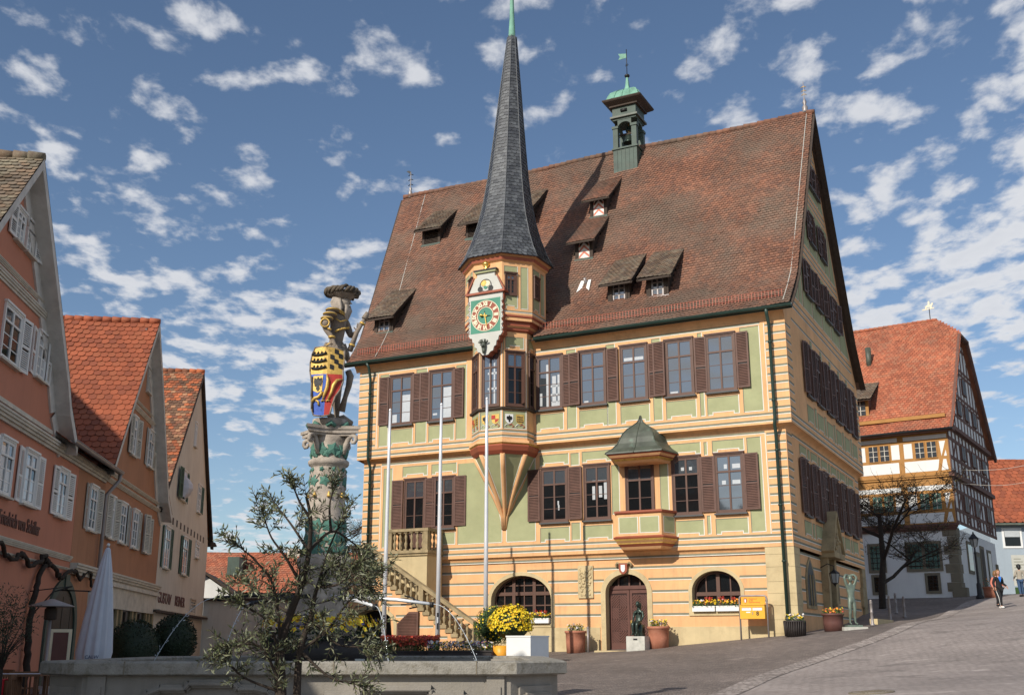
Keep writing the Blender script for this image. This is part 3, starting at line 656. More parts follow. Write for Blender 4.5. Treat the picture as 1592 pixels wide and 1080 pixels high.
for i in range(3):
    (ya,za),(yb,zb)=bp[i],bp[i+1]; rb.face([(xrv(0),ya,za),(xlv(ya),ya,za),(xlv(yb),yb,zb),(xrv(0),yb,zb)],'roof_tile')

rg=random.Random(5)
for i in range(68): x=-21.9+i*.332; q_=.05*math.sin(x*.5)+rg.uniform(-.012,.012); rb.tube([(x,7.2,25.62+q_),(x+.36,7.2,25.60+q_)],[.145,.125],'roof_tile',8)
rb.build('roof',TH)
# gables (right one fully painted) and verge boards
Gm=MB(); out=[(FY,13.98),(.3,14.85),(1.2,15.75),(2.2,17.3),(7.2,25.45),(13.2,15.75),(14.1,14.85),(DEP,13.98)]
Gm.raw([(x1,y,z) for y,z in out],[tuple(range(len(out)))],'ochre')
def vy(z): # near and far verge at height z
    ys=[y for y in np.arange(-.7,7.2,.02) if zroof(y)>=z]; n_=ys[0] if ys else 7.2; return n_,14.4-n_
for z in (14.75,17.98,20.95,23.35):
    a,c_ = vy(z+.3); hline(Gm,a+.25,c_-.25,z,x1,'x'); hline(Gm,a+.25,c_-.25,z-.28,x1,'x')
def gpan(y0,y1,z0,z1):
    a0,c0=vy(z0); a1,c1=vy(z1); lo0,lo1=max(y0,a0+.45),max(y0,a1+.45); hi0,hi1=min(y1,c0-.45),min(y1,c1-.45)
    if hi0-lo0<.15: return
    P=lambda y,z,e:(x1+.006+e,y,z)
    q=[(lo0,z0),(hi0,z0),(max(hi1,lo1),z1),(lo1,z1)]; Gm.face([P(a,b_,0) for a,b_ in q],'sage')
    for (a,b_),(c_,d_),m in ((q[0],q[1],'line_white'),(q[1],q[2],'line_white'),(q[3],q[0],'line_grey')): Gm.bar(P(a,b_,.002),P(c_,d_,.002),.03,.004,m,up=(1,0,0))
for (z0,z1,ysx) in ((15.05,17.5,[1,2.5,3.3,5.2,7.2,9.2,11.2,13.5]),(18.2,20.5,[2,4.4,5.6,7.2,8.8,10,12]),(21.2,22.95,[4,6.1,8.3,11]),(23.6,25,[5,7.2,9])):
    for a,c_ in zip(ysx,ysx[1:]): gpan(a+.07,c_-.07,z0,z1)
Gm.build('gable_wall',TH)
Gm=MB(); Gm.raw([(XL-.2-.31*(y+.3),y,z) for y,z in reversed(out)],[tuple(range(len(out)))],'ochre'); Gm.build('gable_wall',TH)
V=MB()
full=PF+[(14.4-y,z) for y,z in reversed(PF[:-1])]
for s_,xf in ((1,lambda y:.62),(-1,xlv)):
    V=MB()
    for (ya,za),(yb,zb) in zip(full,full[1:]):
        V.bar((xf(ya)-s_*.03,ya,za-.10),(xf(yb)-s_*.03,yb,zb-.10),.05,.26,'dark_wood',up=(1,0,0))
        if s_>0: V.face([(.3,ya,za-.06),(.6,ya,za-.06),(.6,yb,zb-.06),(.3,yb,zb-.06)],'dark_wood')
    V.build('verge_board',TH)
# snow guard rail and lightning conductor
sgm=MB()
for (a,c_) in ((-19.3,-13.3),(-10.0,.3)):
    for o_ in (0,.22): sgm.tube([(a,-.32,14.52+o_),(c_,-.32,14.52+o_)],.012,'dial_red',5)
    x=a
    while x<c_: sgm.box(x-.007,x+.007,-.33,-.315,14.45,14.76,'chevron_red'); x+=.13
sgm.build('snow_guard',TH)
lc=MB(); lc.tube([(.35,y,zroof(y)+.10) for y in (7.1,6,5,4,3,2.2,1.2,.3,-.6)],.016,'off_white',5); lc.build('lightning_conductor',TH)
lc=MB(); lc.tube([(xlv(y)+1.5+(7.2-y)*.12*0+ (y-7.2)*.0,y,zroof(y)+.08) for y in (7.1,6,4,2.2,1.2,.3,-.6)],.018,'off_white',5); lc.build('lightning_conductor',TH)
# gutters and downpipes
for (a,c_) in ((-19.75,-12.95),(-10.05,.7)):
    b=MB(); n=10; pts=[]
    for x in (a,c_):
        for j in range(n+1):
            t=PI*j/n; pts.append((x,-.80-.10*math.cos(t)*1.0,13.98-.11*math.sin(t)))
    b.raw(pts,[(j,j+1,n+2+j,n+1+j) for j in range(n)],'gutter',True); b.tube([(a,-.90,13.985),(c_,-.90,13.985)],.017,'gutter',6); b.box(a,c_,-.70,-.66,13.84,14.03,'gutter')
    for x in (a,c_): b.raw([(x,-.8-.1*math.cos(PI*j/8),13.98-.11*math.sin(PI*j/8)) for j in range(9)],[tuple(range(9))],'gutter')
    b.build('gutter',TH)
def pipe(pts,r=.065,m='gutter'):
    b=MB(); b.tube(pts,r,m,10)
    for i in range(1,len(pts)): 
        a,c_=Vector(pts[i-1]),Vector(pts[i]); 
        if (a-c_).length>1.5:
            k=int((a-c_).length/1.9)
            for j in range(k+1):
                p=a.lerp(c_,(j+.3)/(k+.6)); b.tube([p+Vector((0,0,.03)),p-Vector((0,0,.03))],r*1.35,m,10)
    b.build('downpipe',TH)
pipe([(-.27,-.80,13.9),(-.27,-.72,13.72),(-.27,-.46,13.35),(-.27,-.46,9.75),(-.31,-.40,9.55),(-.34,-.16,9.2),(-.34,-.16,1.9)])
pipe([(-18.45,-.80,13.9),(-18.4,-.70,13.7),(-18.45,-.46,13.2),(-18.45,-.46,9.75),(-18.47,-.40,9.55),(-18.5,-.16,9.2),(-18.5,-.16,5.6)])
# windows + shutters, front
sd={}
def sh(x,z,w_,h,y,ang=0,side=1,ax='y',m='brown_louvre'):
    k=(round(w_,2),round(h,2),m)
    if k not in sd: sd[k]=louvre_shutter(w_,h,m)
    if ax=='y': link('shutter',sd[k],TH,(x,y-.02,z),(0,0,ang))
    else: link('shutter',sd[k],TH,(y+.02,x,z),(0,0,R(90)+ang))
def win(xc,z,w_,h,y,glass=('glass_sky','glass_sky'),curt=None,ax='y',tr=.69,parent=None):
    f,p=window_meshes(w_,h,glass=glass,curt=curt,tr=tr)
    rot=(0,0,0) if ax=='y' else (0,0,R(90)); loc=(xc,y,z) if ax=='y' else (y,xc,z)
    o=link('window',f,parent or TH,loc,rot); link('pane',p,o); link('sill',sill_mesh(w_),o); return o
lam=[(.30,.44,.02,.80),(.60,.72,.02,.60),(.80,.95,.02,.62)]
win(-9.57,10.98,1.20,2.30,FY,curt=[(.06,.18,.05,.3),(.36,.46,.02,.86),(.58,.98,.02,.12),(.62,.78,.1,.62),(.85,.97,.1,.64),(.55,.98,.22,.27),(.55,.98,.4,.44)])
win(-7.62,10.98,1.20,2.30,FY,curt=[(.12,.3,.02,.06)]); win(-5.83,10.98,1.18,2.30,FY,glass=('glass_sky','glass_sky'),curt=[(.1,.9,.74,.8)]); win(-3.92,10.98,1.18,2.30,FY,curt=[(.1,.4,.02,.06)]); win(-2.25,10.98,1.20,2.30,FY)
win(-16.86,10.98,1.22,2.28,FY,curt=[(.55,.95,.02,.60),(.08,.3,.02,.2)]); win(-14.77,10.98,1.24,2.28,FY,curt=[(.58,.96,.02,.66),(.1,.3,.1,.14)])
for x in (-6.98,-8.98,-8.66,-5.22,-4.99,-3.30,-1.63,-18.02,-16.24,-15.88,-14.14): 
    w_=.5
    if x in (-8.66,-4.99): sh(x,11.05,w_,2.2,FY-.06,R(-4))
    elif x in (-8.98,-5.22): sh(x,11.05,w_,2.2,FY,0)
    else: sh(x,11.05,w_,2.2,FY-.03,R(rg.uniform(-5,5)))
gd=('glass_dark','glass_sky')
win(-9.53,6.38,1.22,2.22,0,gd,[(.62,.68,.3,.38),(.64,.7,.2,.3)]); win(-7.66,6.38,1.16,2.22,0,gd,[(.3,.42,.36,.62),(.58,.72,.4,.62),(.8,.92,.36,.72),(.3,.9,.7,.73)])
win(-3.93,6.38,1.16,2.26,0,gd,[(.3,.42,.78,.84),(.62,.74,.78,.84)]); win(-2.23,6.38,1.16,2.26,0,('glass_sky','glass_sky'),[(.3,.42,.76,.84),(.62,.92,.76,.84),(.2,.35,.48,.55),(.6,.9,.48,.55)])
win(-14.76,6.38,1.1,2.2,0,gd)
for x,w_ in ((-10.72,.56),(-8.90,.6),(-3.34,.54),(-1.65,.56),(-17.38,.56),(-15.68,.54),(-14.22,.56)): sh(x,6.46,w_,2.12,-.03,R(rg.uniform(-5,4)))
# balcony doors
def bdoor(xc,z0,w_,z1,y):
    f,p=window_meshes(w_,z1-z0,glass=gd,tr=.74); o=link('balcony_door',f,TH,(xc,y,z0)); link('pane',p,o)
    q=MB(); q.box(-w_/2+.1,w_/2-.1,-.03,-.013,.1,.75,'brown_paint'); q.build('door_panel',o)
bdoor(-16.21,5.45,1.1,8.58,0); bdoor(-5.84,5.75,1.2,8.6,0)
# side windows, all leaves open
for z,h,ys,xx in ((6.42,2.2,[2.75+i*2.02 for i in range(6)],0),(11.2,2.2,[3.3+i*1.95 for i in range(6)],x1),(15.75,1.55,[4.5,6.5,8.5,10.4],x1),(18.65,1.45,[6.15,8.4],x1),(21.6,1.15,[6.6,7.85],x1)):
    for yc in ys:
        f,p=window_meshes(1.0,h,glass=gd); o=link('window',f,TH,(xx,yc,z),(0,0,R(90))); link('pane',p,o); link('sill',sill_mesh(1.0),o)
        for q in (yc-1.0,yc+.5): sh(q,z+.04,.49,h-.08,xx+.03,R(rg.uniform(-14,6)),ax='x')
f,p=window_meshes(.5,.8,glass=gd); o=link('window',f,TH,(x1,7.3,23.95),(0,0,R(90))); link('pane',p,o)
# side ground floor: two-light lancets, portal with pediment, lamp
def lancet(yc,z0,z1,w_):
    b=MB(); pts=[(yc-w_/2,z0),(yc-w_/2,z1-.8),(yc-w_/3.2,z1-.35),(yc,z1),(yc+w_/3.2,z1-.35),(yc+w_/2,z1-.8),(yc+w_/2,z0)]
    P=lambda u,v_,d:(SX+d,u,v_)
    big_=[(yc+(u-yc)*1.25,z0-.12 if v_==z0 else v_+.12) for u,v_ in pts]
    b.prism(big_,P,0,.05,'sandstone_worn'); b.prism(pts,P,.04,.056,'plain_black')
    for u in (-w_/6,w_/6): b.box(SX+.03,SX+.09,yc+u-.04,yc+u+.04,z0,z1-.55,'sandstone_worn')
    b.build('lancet_window',TH)
lancet(2.9,3.05,4.75,1.3); lancet(7.9,3.4,4.75,.9)
b=MB()
for y in (5.3,6.75): b.box(SX,SX+.28,y-.18,y+.18,2.2,5.0,'sandstone_worn')
b.box(SX,SX+.02,5.48,6.57,2.2,4.9,'dark_wood')
P=lambda u,v_,d:(SX+d,u,v_)
b.box(SX,SX+.62,4.95,7.15,5.0,5.22,'sandstone_worn'); b.prism([(4.95,5.22),(7.15,5.22),(6.05,6.75)],P,0,.52,'sandstone_worn'); 
for (a,c_) in (((4.85,5.22),(6.05,6.9)),((7.25,5.22),(6.05,6.9))): b.bar((SX+.31,a[0],a[1]),(SX+.31,c_[0],c_[1]),.64,.12,'sandstone_worn',up=(0,-.7,.7) )
for k in range(26): 
    t=rg.random(); u=6.05+rg.uniform(-.8,.8)*(1-t); b.ball((SX+.53,u,5.3+t*1.05),rg.uniform(.04,.09),'sandstone_worn',6)
b.build('portal',TH)
b=MB(); b.tube([(0,4.4,4.55),(.3,4.35,4.7),(.55,4.3,4.6),(.55,4.3,4.45)],.02,'black_iron',6); b.lathe([(.02,.48),(.06,.44),(.20,.34),(.21,.31),(.19,.30),(.13,-.05),(.05,-.12),(.01,-.2)],(.55,4.3,4.0),['black_iron']*4+['lamp_glass']+['black_iron']*2,6,sm=False)
for k in range(6): a=2*PI*k/6; b.tube([(.55+.195*math.cos(a),4.3+.195*math.sin(a),4.3),(.55+.135*math.cos(a),4.3+.135*math.sin(a),3.95)],.012,'black_iron',4)
b.build('wall_lamp',TH)
# ---- dormers: upright face, wooden cheeks, shed roof of old tiles
def loft(b,rings,ms,close=True,cap0=True,cap1=True,sm=False):
    n=len(rings[0]); i0=b.addv([p for r in rings for p in r])
    for i in range(len(rings)-1):
        q=b.mi(ms[i] if isinstance(ms,list) else ms)
        for j in range(n if close else n-1):
            b.f.append((i0+i*n+j,i0+i*n+(j+1)%n,i0+(i+1)*n+(j+1)%n,i0+(i+1)*n+j)); b.m.append(q); b.sm.append(sm)
    if cap0: b.f.append(tuple(i0+j for j in reversed(range(n)))); b.m.append(b.mi(ms[0] if isinstance(ms,list) else ms)); b.sm.append(False)
    if cap1: b.f.append(tuple(i0+(len(rings)-1)*n+j for j in range(n))); b.m.append(b.mi(ms[-1] if isinstance(ms,list) else ms)); b.sm.append(False)
for (xc,ww,yb,zb,h,yt,zt,kind,_) in DORM:
    b=MB(); hw=ww/2; z1=zb+h; y0=yb-.02
    b.box(xc-hw,xc-hw+.14,y0,y0+.12,zb,z1,'dark_wood'); b.box(xc+hw-.14,xc+hw,y0,y0+.12,zb,z1,'dark_wood'); b.box(xc-hw+.14,xc+hw-.14,y0+.01,y0+.12,z1-.12,z1,'dark_wood')
    b.box(xc-hw-.03,xc+hw+.03,y0-.06,y0+.14,zb-.22,zb+.06,'copper_green' if kind!='w' or xc<-10 else 'zinc')
    sl_=(zt-z1+.1)/(yt-y0)
    for s_ in (-1,1):
        x=xc+s_*(hw-.01); b.face([(x,y0,zb-.1),(x,yt,zt-.12),(x,y0,z1)],'dark_wood')
    b.face([(xc-hw,y0+.3,zb),(xc+hw,y0+.3,zb),(xc+hw,y0+.3,z1),(xc-hw,y0+.3,z1)],'plain_black')
    o=b.build('dormer',TH); 
    hx=ww/2+.27; ye=y0-.42; ze=z1+.0-.42*sl_+.05
    b=tile_roof([(ye,ze),(yt,zt+.04)],lambda y:xc-hx+.1*max(0,(y-ye)/(yt-ye)),lambda y:xc+hx-.02*max(0,(y-ye)/(yt-ye)),expo=.15,wd=.17,m='dormer_tile' if kind!='c' else 'roof_tile',seed=int(abs(xc)*7))
    for s_ in (-1,1): b.bar((xc+s_*(hx-.05),ye,ze-.06),(xc+s_*(hx-.05),yt,zt-.05),.05,.10,'dark_wood')
    b.bar((xc-hx,ye+.03,ze-.05),(xc+hx,ye+.03,ze-.05),.05,.08,'dark_wood'); b.face([(xc-hx,ye,ze-.07),(xc+hx,ye,ze-.07),(xc+hx,yt,zt-.08),(xc-hx,yt,zt-.08)],'dark_wood')
    b.build('dormer_roof',o)
    b=MB(); iw=hw-.15
    if kind=='w':
        z0_=zb+.1;z1_=z1-.16; b.face([(xc-iw,y0+.07,z0_),(xc+iw,y0+.07,z0_),(xc+iw,y0+.07,z1_),(xc-iw,y0+.07,z1_)],'glass_sky')
        for x in (xc-iw+.10,xc,xc+iw-.10): b.box(x-.03,x+.03,y0+.03,y0+.068,z0_,z1_,'zinc')
        for q in (0,1/3,2/3,1): z=z0_+(z1_-z0_)*q; b.box(xc-iw,xc+iw,y0+.035,y0+.066,z-.022,z+.022,'zinc')
        for s_ in (-1,1): b.box(xc+s_*iw-.05,xc+s_*iw+.05,y0-.03,y0+.06,z0_,z1_,'dark_wood')
        b.build('window',o)
    elif kind=='l':
        k=0; z=zb+.08
        while z<z1-.15: b.raw([(xc-iw,y0+.01,z),(xc+iw,y0+.01,z),(xc+iw,y0+.08,z+.07),(xc-iw,y0+.08,z+.07),(xc-iw,y0+.01,z+.015),(xc+iw,y0+.01,z+.015),(xc+iw,y0+.08,z+.085),(xc-iw,y0+.08,z+.085)],[(0,1,5,4),(4,5,6,7),(0,3,2,1)],'dark_wood'); z+=.075
        b.build('louvre',o)
    else:
        z0_=zb+.08; iw=iw*.92; n=10; top_=z1-.18-iw*.9
        pts=[(xc-iw,z0_),(xc+iw,z0_),(xc+iw,top_)]+[(xc+iw*math.cos(PI*i/n),top_+iw*.9*math.sin(PI*i/n)) for i in range(1,n)]+[(xc-iw,top_)]
        b.prism(pts,lambda u,v_,d:(u,d,v_),y0+.02,y0+.06,'chevron_white')
        for k in range(3):      # painted chevrons
            z=z0_+.02+k*.27
            for s_ in (-1,1): b.face([(xc,y0+.015,z+.24),(xc,y0+.015,z+.36),(xc+s_*(iw-.01),y0+.015,z+.12),(xc+s_*(iw-.01),y0+.015,z)],'chevron_red' if k<2 else 'chevron_red')
        for s_ in (-1,1): b.face([(xc,y0+.012,top_+.28),(xc,y0+.012,top_+.14),(xc+s_*iw*.8,y0+.012,top_-.1),(xc+s_*iw*.8,y0+.012,top_+.06)],'dark_wood')
        b.build('painted_shutter',o)
b=MB(); b.tube([(-8.8,2.0,16.9),(-8.8,1.8,17.25)],.07,'zinc',8); 
for s_ in (-1,1): b.raw([(-8.8+s_*.10,1.72,16.75),(-8.8+s_*.30,1.55,16.55),(-8.8+s_*.24,1.98,17.2),(-8.8+s_*.08,2.0,17.2)],[(0,1,2,3)],'white_paint')
b.build('roof_vent',TH)
# ---- finials and vanes on the ridge
b=MB(); b.lathe([(.14,0),(.10,.12),(.12,.3),(.05,.45),(.09,.55),(.03,.65),(.02,1.5),(.001,1.6)],(-21.5,7.2,25.55),'zinc',8)
for z in (26.3,26.6,26.9): b.tube([(-21.65,7.2,z),(-21.5,7.2,z+.08),(-21.35,7.2,z)],.025,'black_iron',5)
b.prism([(-21.5,26.95),(-21.8,27.2),(-21.62,27.22),(-21.5,27.12)],lambda u,v_,d:(u,d,v_),7.19,7.21,'black_iron'); b.build('weather_vane',TH)
b=MB(); b.lathe([(.17,0),(.12,.15),(.14,.3),(.06,.42),(.10,.55),(.06,.68),(.02,.8),(.015,1.6),(.001,1.66)],(.28,7.2,25.62),'zinc',8)
for z in (26.55,26.75,26.95): b.tube([(.16,7.2,z),(.28,7.2,z+.06),(.40,7.2,z)],.018,'gold_paint',5)
b.build('finial',TH)
# ---- clock oriel and slate spire
OC=(-11.6,-.4)
def octo(R_,z,cy=OC[1],cx_=OC[0]): return [(cx_+R_*math.sin(R(22.5+45*i)),cy-R_*math.cos(R(22.5+45*i)),z) for i in range(8)]
b=MB()
loft(b,[octo(1.40,9.62),octo(1.40,14.35)],'ochre')
# parapet mouldings
loft(b,[octo(1.30,9.08),octo(1.42,9.22),octo(1.50,9.40),octo(1.46,9.46),octo(1.53,9.52),octo(1.50,9.62),octo(1.41,9.66)],['dial_red','red_brown','dial_red','gold_paint','ochre','ochre'])
loft(b,[octo(1.41,10.88),octo(1.50,10.90),octo(1.52,10.98),octo(1.42,11.0)],'dark_wood')
# corbelled step out to the clock storey
loft(b,[octo(1.40,14.2),octo(1.50,14.27),octo(1.50,14.36),octo(1.60,14.42),octo(1.60,14.56),octo(1.72,14.62),octo(1.72,14.74),octo(1.76,14.78),octo(1.75,14.86)],['red_brown','red_brown','ochre','red_brown','red_brown','ochre','red_brown','red_brown'])
loft(b,[octo(1.75,14.86),octo(1.75,17.15),octo(1.86,17.22),octo(1.90,17.36),octo(2.0,17.42),octo(2.0,17.5)],['ochre','ochre','red_brown','ochre_dark','red_brown'])
def onface(k,R_):   # k=0: front face; frame of an octagon face
    a=R(45*k); n=Vector((math.sin(a),-math.cos(a),0)); t=Vector((math.cos(a),math.sin(a),0)); ap=R_*math.cos(R(22.5))
    c=Vector((OC[0],OC[1],0))+n*ap; return c,t,n
def fquad(b,k,R_,u0,u1,z0,z1,m,e=.006):
    c,t,n=onface(k,R_); c=c+n*e; b.face([tuple(c+t*u0+Vector((0,0,z0))),tuple(c+t*u1+Vector((0,0,z0))),tuple(c+t*u1+Vector((0,0,z1))),tuple(c+t*u0+Vector((0,0,z1)))],m)
def fpanel(b,k,R_,u0,u1,z0,z1,notch=0,lw=.028):
    if notch:
        a=u0+(u1-u0)*.2;c_=u1-(u1-u0)*.2
        fquad(b,k,R_,u0,a,z0,z1,'sage'); fquad(b,k,R_,a,c_,z0+notch,z1,'sage'); fquad(b,k,R_,c_,u1,z0,z1,'sage')
        fquad(b,k,R_,u0,a,z0-lw,z0,'line_white',.01); fquad(b,k,R_,a,c_,z0+notch-lw,z0+notch,'line_white',.01); fquad(b,k,R_,c_,u1,z0-lw,z0,'line_white',.01)
    else: fquad(b,k,R_,u0,u1,z0,z1,'sage'); fquad(b,k,R_,u0,u1,z0-lw,z0,'line_white',.01)
    fquad(b,k,R_,u0-lw,u0,z0-lw,z1+lw,'line_grey',.01); fquad(b,k,R_,u0,u1,z1,z1+lw,'line_grey',.01); fquad(b,k,R_,u1,u1+lw,z0-lw,z1+lw,'line_white',.01)
for k in (-2,-1,0,1,2):
    fpanel(b,k,1.40,-.38,.38,13.5,13.95,.12); fquad(b,k,1.40,-.535,.535,9.78,9.85,'line_grey'); fquad(b,k,1.40,-.535,.535,9.75,9.78,'line_white'); fquad(b,k,1.40,-.535,.535,9.98,10.05,'line_grey'); fquad(b,k,1.40,-.535,.535,9.95,9.98,'line_white')
    fquad(b,k,1.40,-.51,-.48,10.1,13.95,'line_grey'); fquad(b,k,1.40,.48,.51,10.1,13.95,'line_white')
    fpanel(b,k,1.75,-.55,-.0,16.6,16.95,.12) if k!=0 else None
    fpanel(b,k,1.75,.18,.46,15.15,16.95)if k!=0 else None
    fpanel(b,k,1.75,-.55,-.0,15.15,15.42+.25,.10)if k!=0 else None
    fquad(b,k,1.75,-.66,.66,14.98,15.03,'line_grey'); fquad(b,k,1.75,-.66,.66,14.95,14.98,'line_white')
TW=b.build('clock_oriel',TH)
# console: ribs gathering to a stem on the wall
b=MB(); prof=[(1.28,9.1,-.4),(1.0,8.55,-.32),(.72,8.0,-.24),(.46,7.5,-.16),(.26,7.05,-.08),(.13,6.75,-.02),(.09,6.2,.03)]
rings=[octo(r,z,cy,OC[0]-.24*i/6) for i,(r,z,cy) in enumerate(prof)]; loft(b,rings,['sage']*4+['ochre']*2)
for j in range(8): 
    b.tube([rings[i][j] for i in range(len(rings))],[.10,.095,.09,.085,.08,.06,.04],'ochre',6)
    for e in (-.1,.1):
        b.tube([tuple(Vector(rings[i][j])+(Vector(rings[i][(j+(1 if e>0 else -1))%8])-Vector(rings[i][j]))*min(.4,(.105/ (2*.383*prof[i][0])))) for i in range(5)],.018,'line_white',4)
b.build('oriel_console',TH)
def shield_on(b,k,u,z,w_,h,m,R_=1.40,e=.02):
    c,t,n=onface(k,R_); 
    o=[(-.5,.5),(-.5,-.05),(-.42,-.28),(-.22,-.43),(0,-.5),(.22,-.43),(.42,-.28),(.5,-.05),(.5,.5)]
    b.prism([(u+a*w_,z+q*h) for a,q in o],lambda uu,vv,d:tuple(c+t*uu+n*d+Vector((0,0,vv))),e,.004,m)
def mini(b,k,u,z,s_,kind):
    c,t,n=onface(k,1.40); P=lambda uu,vv,d:tuple(c+t*(u+uu*s_)+n*d+Vector((0,0,z+vv*s_)))
    if kind=='eagle':
        for sg in (-1,1):
            b.prism([(0,.25),(sg*.2,.32),(sg*.34,.2),(sg*.3,-.05),(sg*.18,-.12),(0,-.05)],P,.034,.022,'plain_black')
        b.prism([(-.08,.1),(.08,.1),(.1,-.3),(0,-.42),(-.1,-.3)],P,.035,.022,'plain_black'); b.prism([(-.06,.2),(.06,.2),(.05,.42),(-.05,.42)],P,.035,.022,'plain_black')
    elif kind=='bars':
        for q in (.25,0,-.25): b.prism([(-.36,q-.05),(.36,q-.05),(.30,q+.06),(.1,q+.02),(-.05,q+.08),(-.2,q+.02),(-.36,q+.06)],P,.034,.022,'dark_wood')
    elif kind=='quarter':
        b.prism([(-.48,.02),(-.02,.02),(-.02,.46),(-.48,.46)],P,.034,.022,'red_paint'); b.prism([(.0,-.4),(.36,-.2),(.44,.0),(.0,0)],P,.034,.022,'red_paint')
b=MB()
for k,lst in ((0,[(-.24,'gold_paint','eagle'),(.22,'gold_paint','quarter')]),(1,[(-.24,'white_paint','eagle'),(.22,'gold_paint','bars')]),(-1,[(-.22,'gold_paint','quarter'),(.22,'gold_paint','bars')])):
    fpanel(b,k,1.40,-.46,.46,10.12,10.82)
    for u,m,kd in lst:
        shield_on(b,k,u,10.50,.34,.40,m); mini(b,k,u,10.50,.36,kd)
        c,t,n=onface(k,1.40)
        for s_ in (-1,1): b.tube([tuple(c+n*.02+t*(u+s_*a)+Vector((0,0,q))) for a,q in ((0,10.24),(.10,10.29),(.2,10.20),(.12,10.16))],.014,'red_paint' if s_>0 else 'white_paint',4)
b.build('painted_arms',TW)
def ofwin(k,R_,u,z,w_,h,glass,curt=None,openr=False):
    c,t,n=onface(k,R_); f,p=window_meshes(w_,h,glass=glass,curt=curt,tr=.72); q=c+t*u
    o=link('window',f,TW,(q.x,q.y,z),(0,0,R(45*k))); link('pane',p,o); 
    if openr:
        e=MB(); e.box(0,.03,-.34,0,.12,h*.68,'brown_paint'); e.build('open_casement',o,(w_/2-.14,-.03,0))
for k,g_,cu in ((-2,gd,None),(-1,gd,None),(0,('glass_sky','glass_sky'),[(.4,.5,.02,.95),(.7,.8,.02,.9),(.3,.95,.3,.34),(.3,.95,.6,.64)]),(1,('glass_dark','glass_sky'),None),(2,gd,None)):
    ofwin(k,1.40,0,11.02,.84,2.32,g_,cu,k==1)
for k in (-2,-1,1,2): ofwin(k,1.75,-.29 if k>0 else .29,15.42+.25,.52,.98-.0,gd)
# spire: eight hollow-curved faces of slates
spp=[(2.08,17.44),(1.80,17.95),(1.50,18.7),(1.24,19.6),(1.06,20.5),(.90,21.6),(.76,22.9),(.62,24.3),(.48,25.8),(.33,27.3),(.19,28.7)]
sp=MB(); rg=np.random.RandomState(4)
def sr(z):
    for (r0,a),(r1,c_) in zip(spp,spp[1:]):
        if z<=c_: return r0+(r1-r0)*(z-a)/(c_-a)
    return spp[-1][0]
def scx(z): return OC[0]+.32*max(0,(z-17.4)/11.3), OC[1]
loft(sp,[octo(r-.03,z,scx(z)[1],scx(z)[0]) for r,z in spp],'slate')
z=17.44; row=0
while z<28.6:
    dz=.16; z2=z+dz*1.3; r0,r1=sr(z),sr(min(z2,28.7))
    for k in range(8):
        a=R(45*k); n=Vector((math.sin(a),-math.cos(a),0)); t=Vector((math.cos(a),math.sin(a),0)); c8=math.cos(R(22.5)); s8=math.sin(R(22.5))
        c0=Vector((*scx(z),z))+n*r0*c8; c1=Vector((*scx(z2),z2))+n*r1*c8; h0=r0*s8; h1=r1*s8; m_=max(1,round(2*h0/.24)); 
        for i in range(-1,m_):
            o_=(.5 if row%2 else 0)
            ua=max(-1,-1+2*(i+o_)/m_); ub=min(1,-1+2*(i+1+o_)/m_)
            if ub-ua<.05: continue
            sk=.35*2/m_; lf=n*(.022+rg.uniform(0,.008)); tl=n*.002
            p=[c0+t*h0*ua+lf+Vector((0,0,.05 if ua>-1 else 0)),c0+t*h0*(ua*.55+ub*.45)+lf,c0+t*h0*ub+lf+Vector((0,0,rg.uniform(-.006,.006))),c1+t*h1*min(1,ub)+tl,c1+t*h1*max(-1,ua)+tl]
            sp.raw([tuple(q) for q in p]+[tuple(p[j]-n*.02) for j in (0,1,2)],[(0,1,2,3,4),(0,5,6,1),(1,6,7,2)],'slate')
    z+=dz; row+=1
for k in range(8):
    sp.tube([octo(r+.02,z,scx(z)[1],scx(z)[0])[k] for r,z in spp],.02,'slate',5)
so_=sp.build('spire',TW)
b=MB(); c=scx(28.7); b.lathe([(.20,0),(.17,.1),(.12,1.0),(.085,2.4),(.06,3.6),(.05,4.2)],(c[0],c[1],28.65),'verdigris',8); b.ball((c[0],c[1],33.0),.22,'gold',12); b.tube([(c[0],c[1],33),(c[0],c[1],34.6)],.025,'black_iron',6); b.prism([(c[0],34),(c[0]+.6,34.1),(c[0]+.5,34.3),(c[0],34.35)],lambda u,v_,d:(u,d,v_),c[1]-.01,c[1]+.01,'gold'); b.build('spire_tip',so_)
# ---- astronomical clock on the front face
KY=-2.10; kx=-11.64
b=MB(); P=lambda u,v_,d:(kx+u,d,v_)
out=[(-.80,15.80),(-.80,15.55)]
for i in range(7): z=15.4-i*.2; out+=[(-.75-(.04 if i%2 else 0),z)]
out+=[(-.80,14.05),(-.72,13.93),(-.63,13.90),(-.60,13.74),(-.52,13.70),(-.50,13.52),(-.40,13.46),(-.36,13.30),(-.24,13.27),(-.14,13.15),(0,13.13)]
out=out+[(-u,z) for u,z in reversed(out[:-1])]
b.prism([(u*1.045,z+(-.02 if z<15 else .01)) for u,z in out],P,KY+.02,KY+.36,'red_brown'); b.prism(out,P,KY-.03,KY+.018,'off_white')
ped=[(-.80,15.86),(.80,15.86),(.52,16.50),(.42,16.56),(.42,16.72),(-.42,16.72),(-.42,16.56),(-.52,16.50)]
b.prism(ped,P,KY-.02,KY+.3,'off_white'); b.box(kx-.93,kx+.93,KY-.12,KY+.3,15.78,15.87,'red_brown'); b.box(kx-.50,kx+.50,KY-.10,KY+.3,16.72,16.80,'sage'); b.box(kx-.55,kx+.55,KY-.13,KY+.3,16.80,16.86,'plain_black')
for s_ in (-1,1): b.bar((kx+s_*.90,KY-.04,15.87),(kx+s_*.55,KY-.04,16.55),.06,.05,'red_brown')
CK=b.build('clock_case',TW)
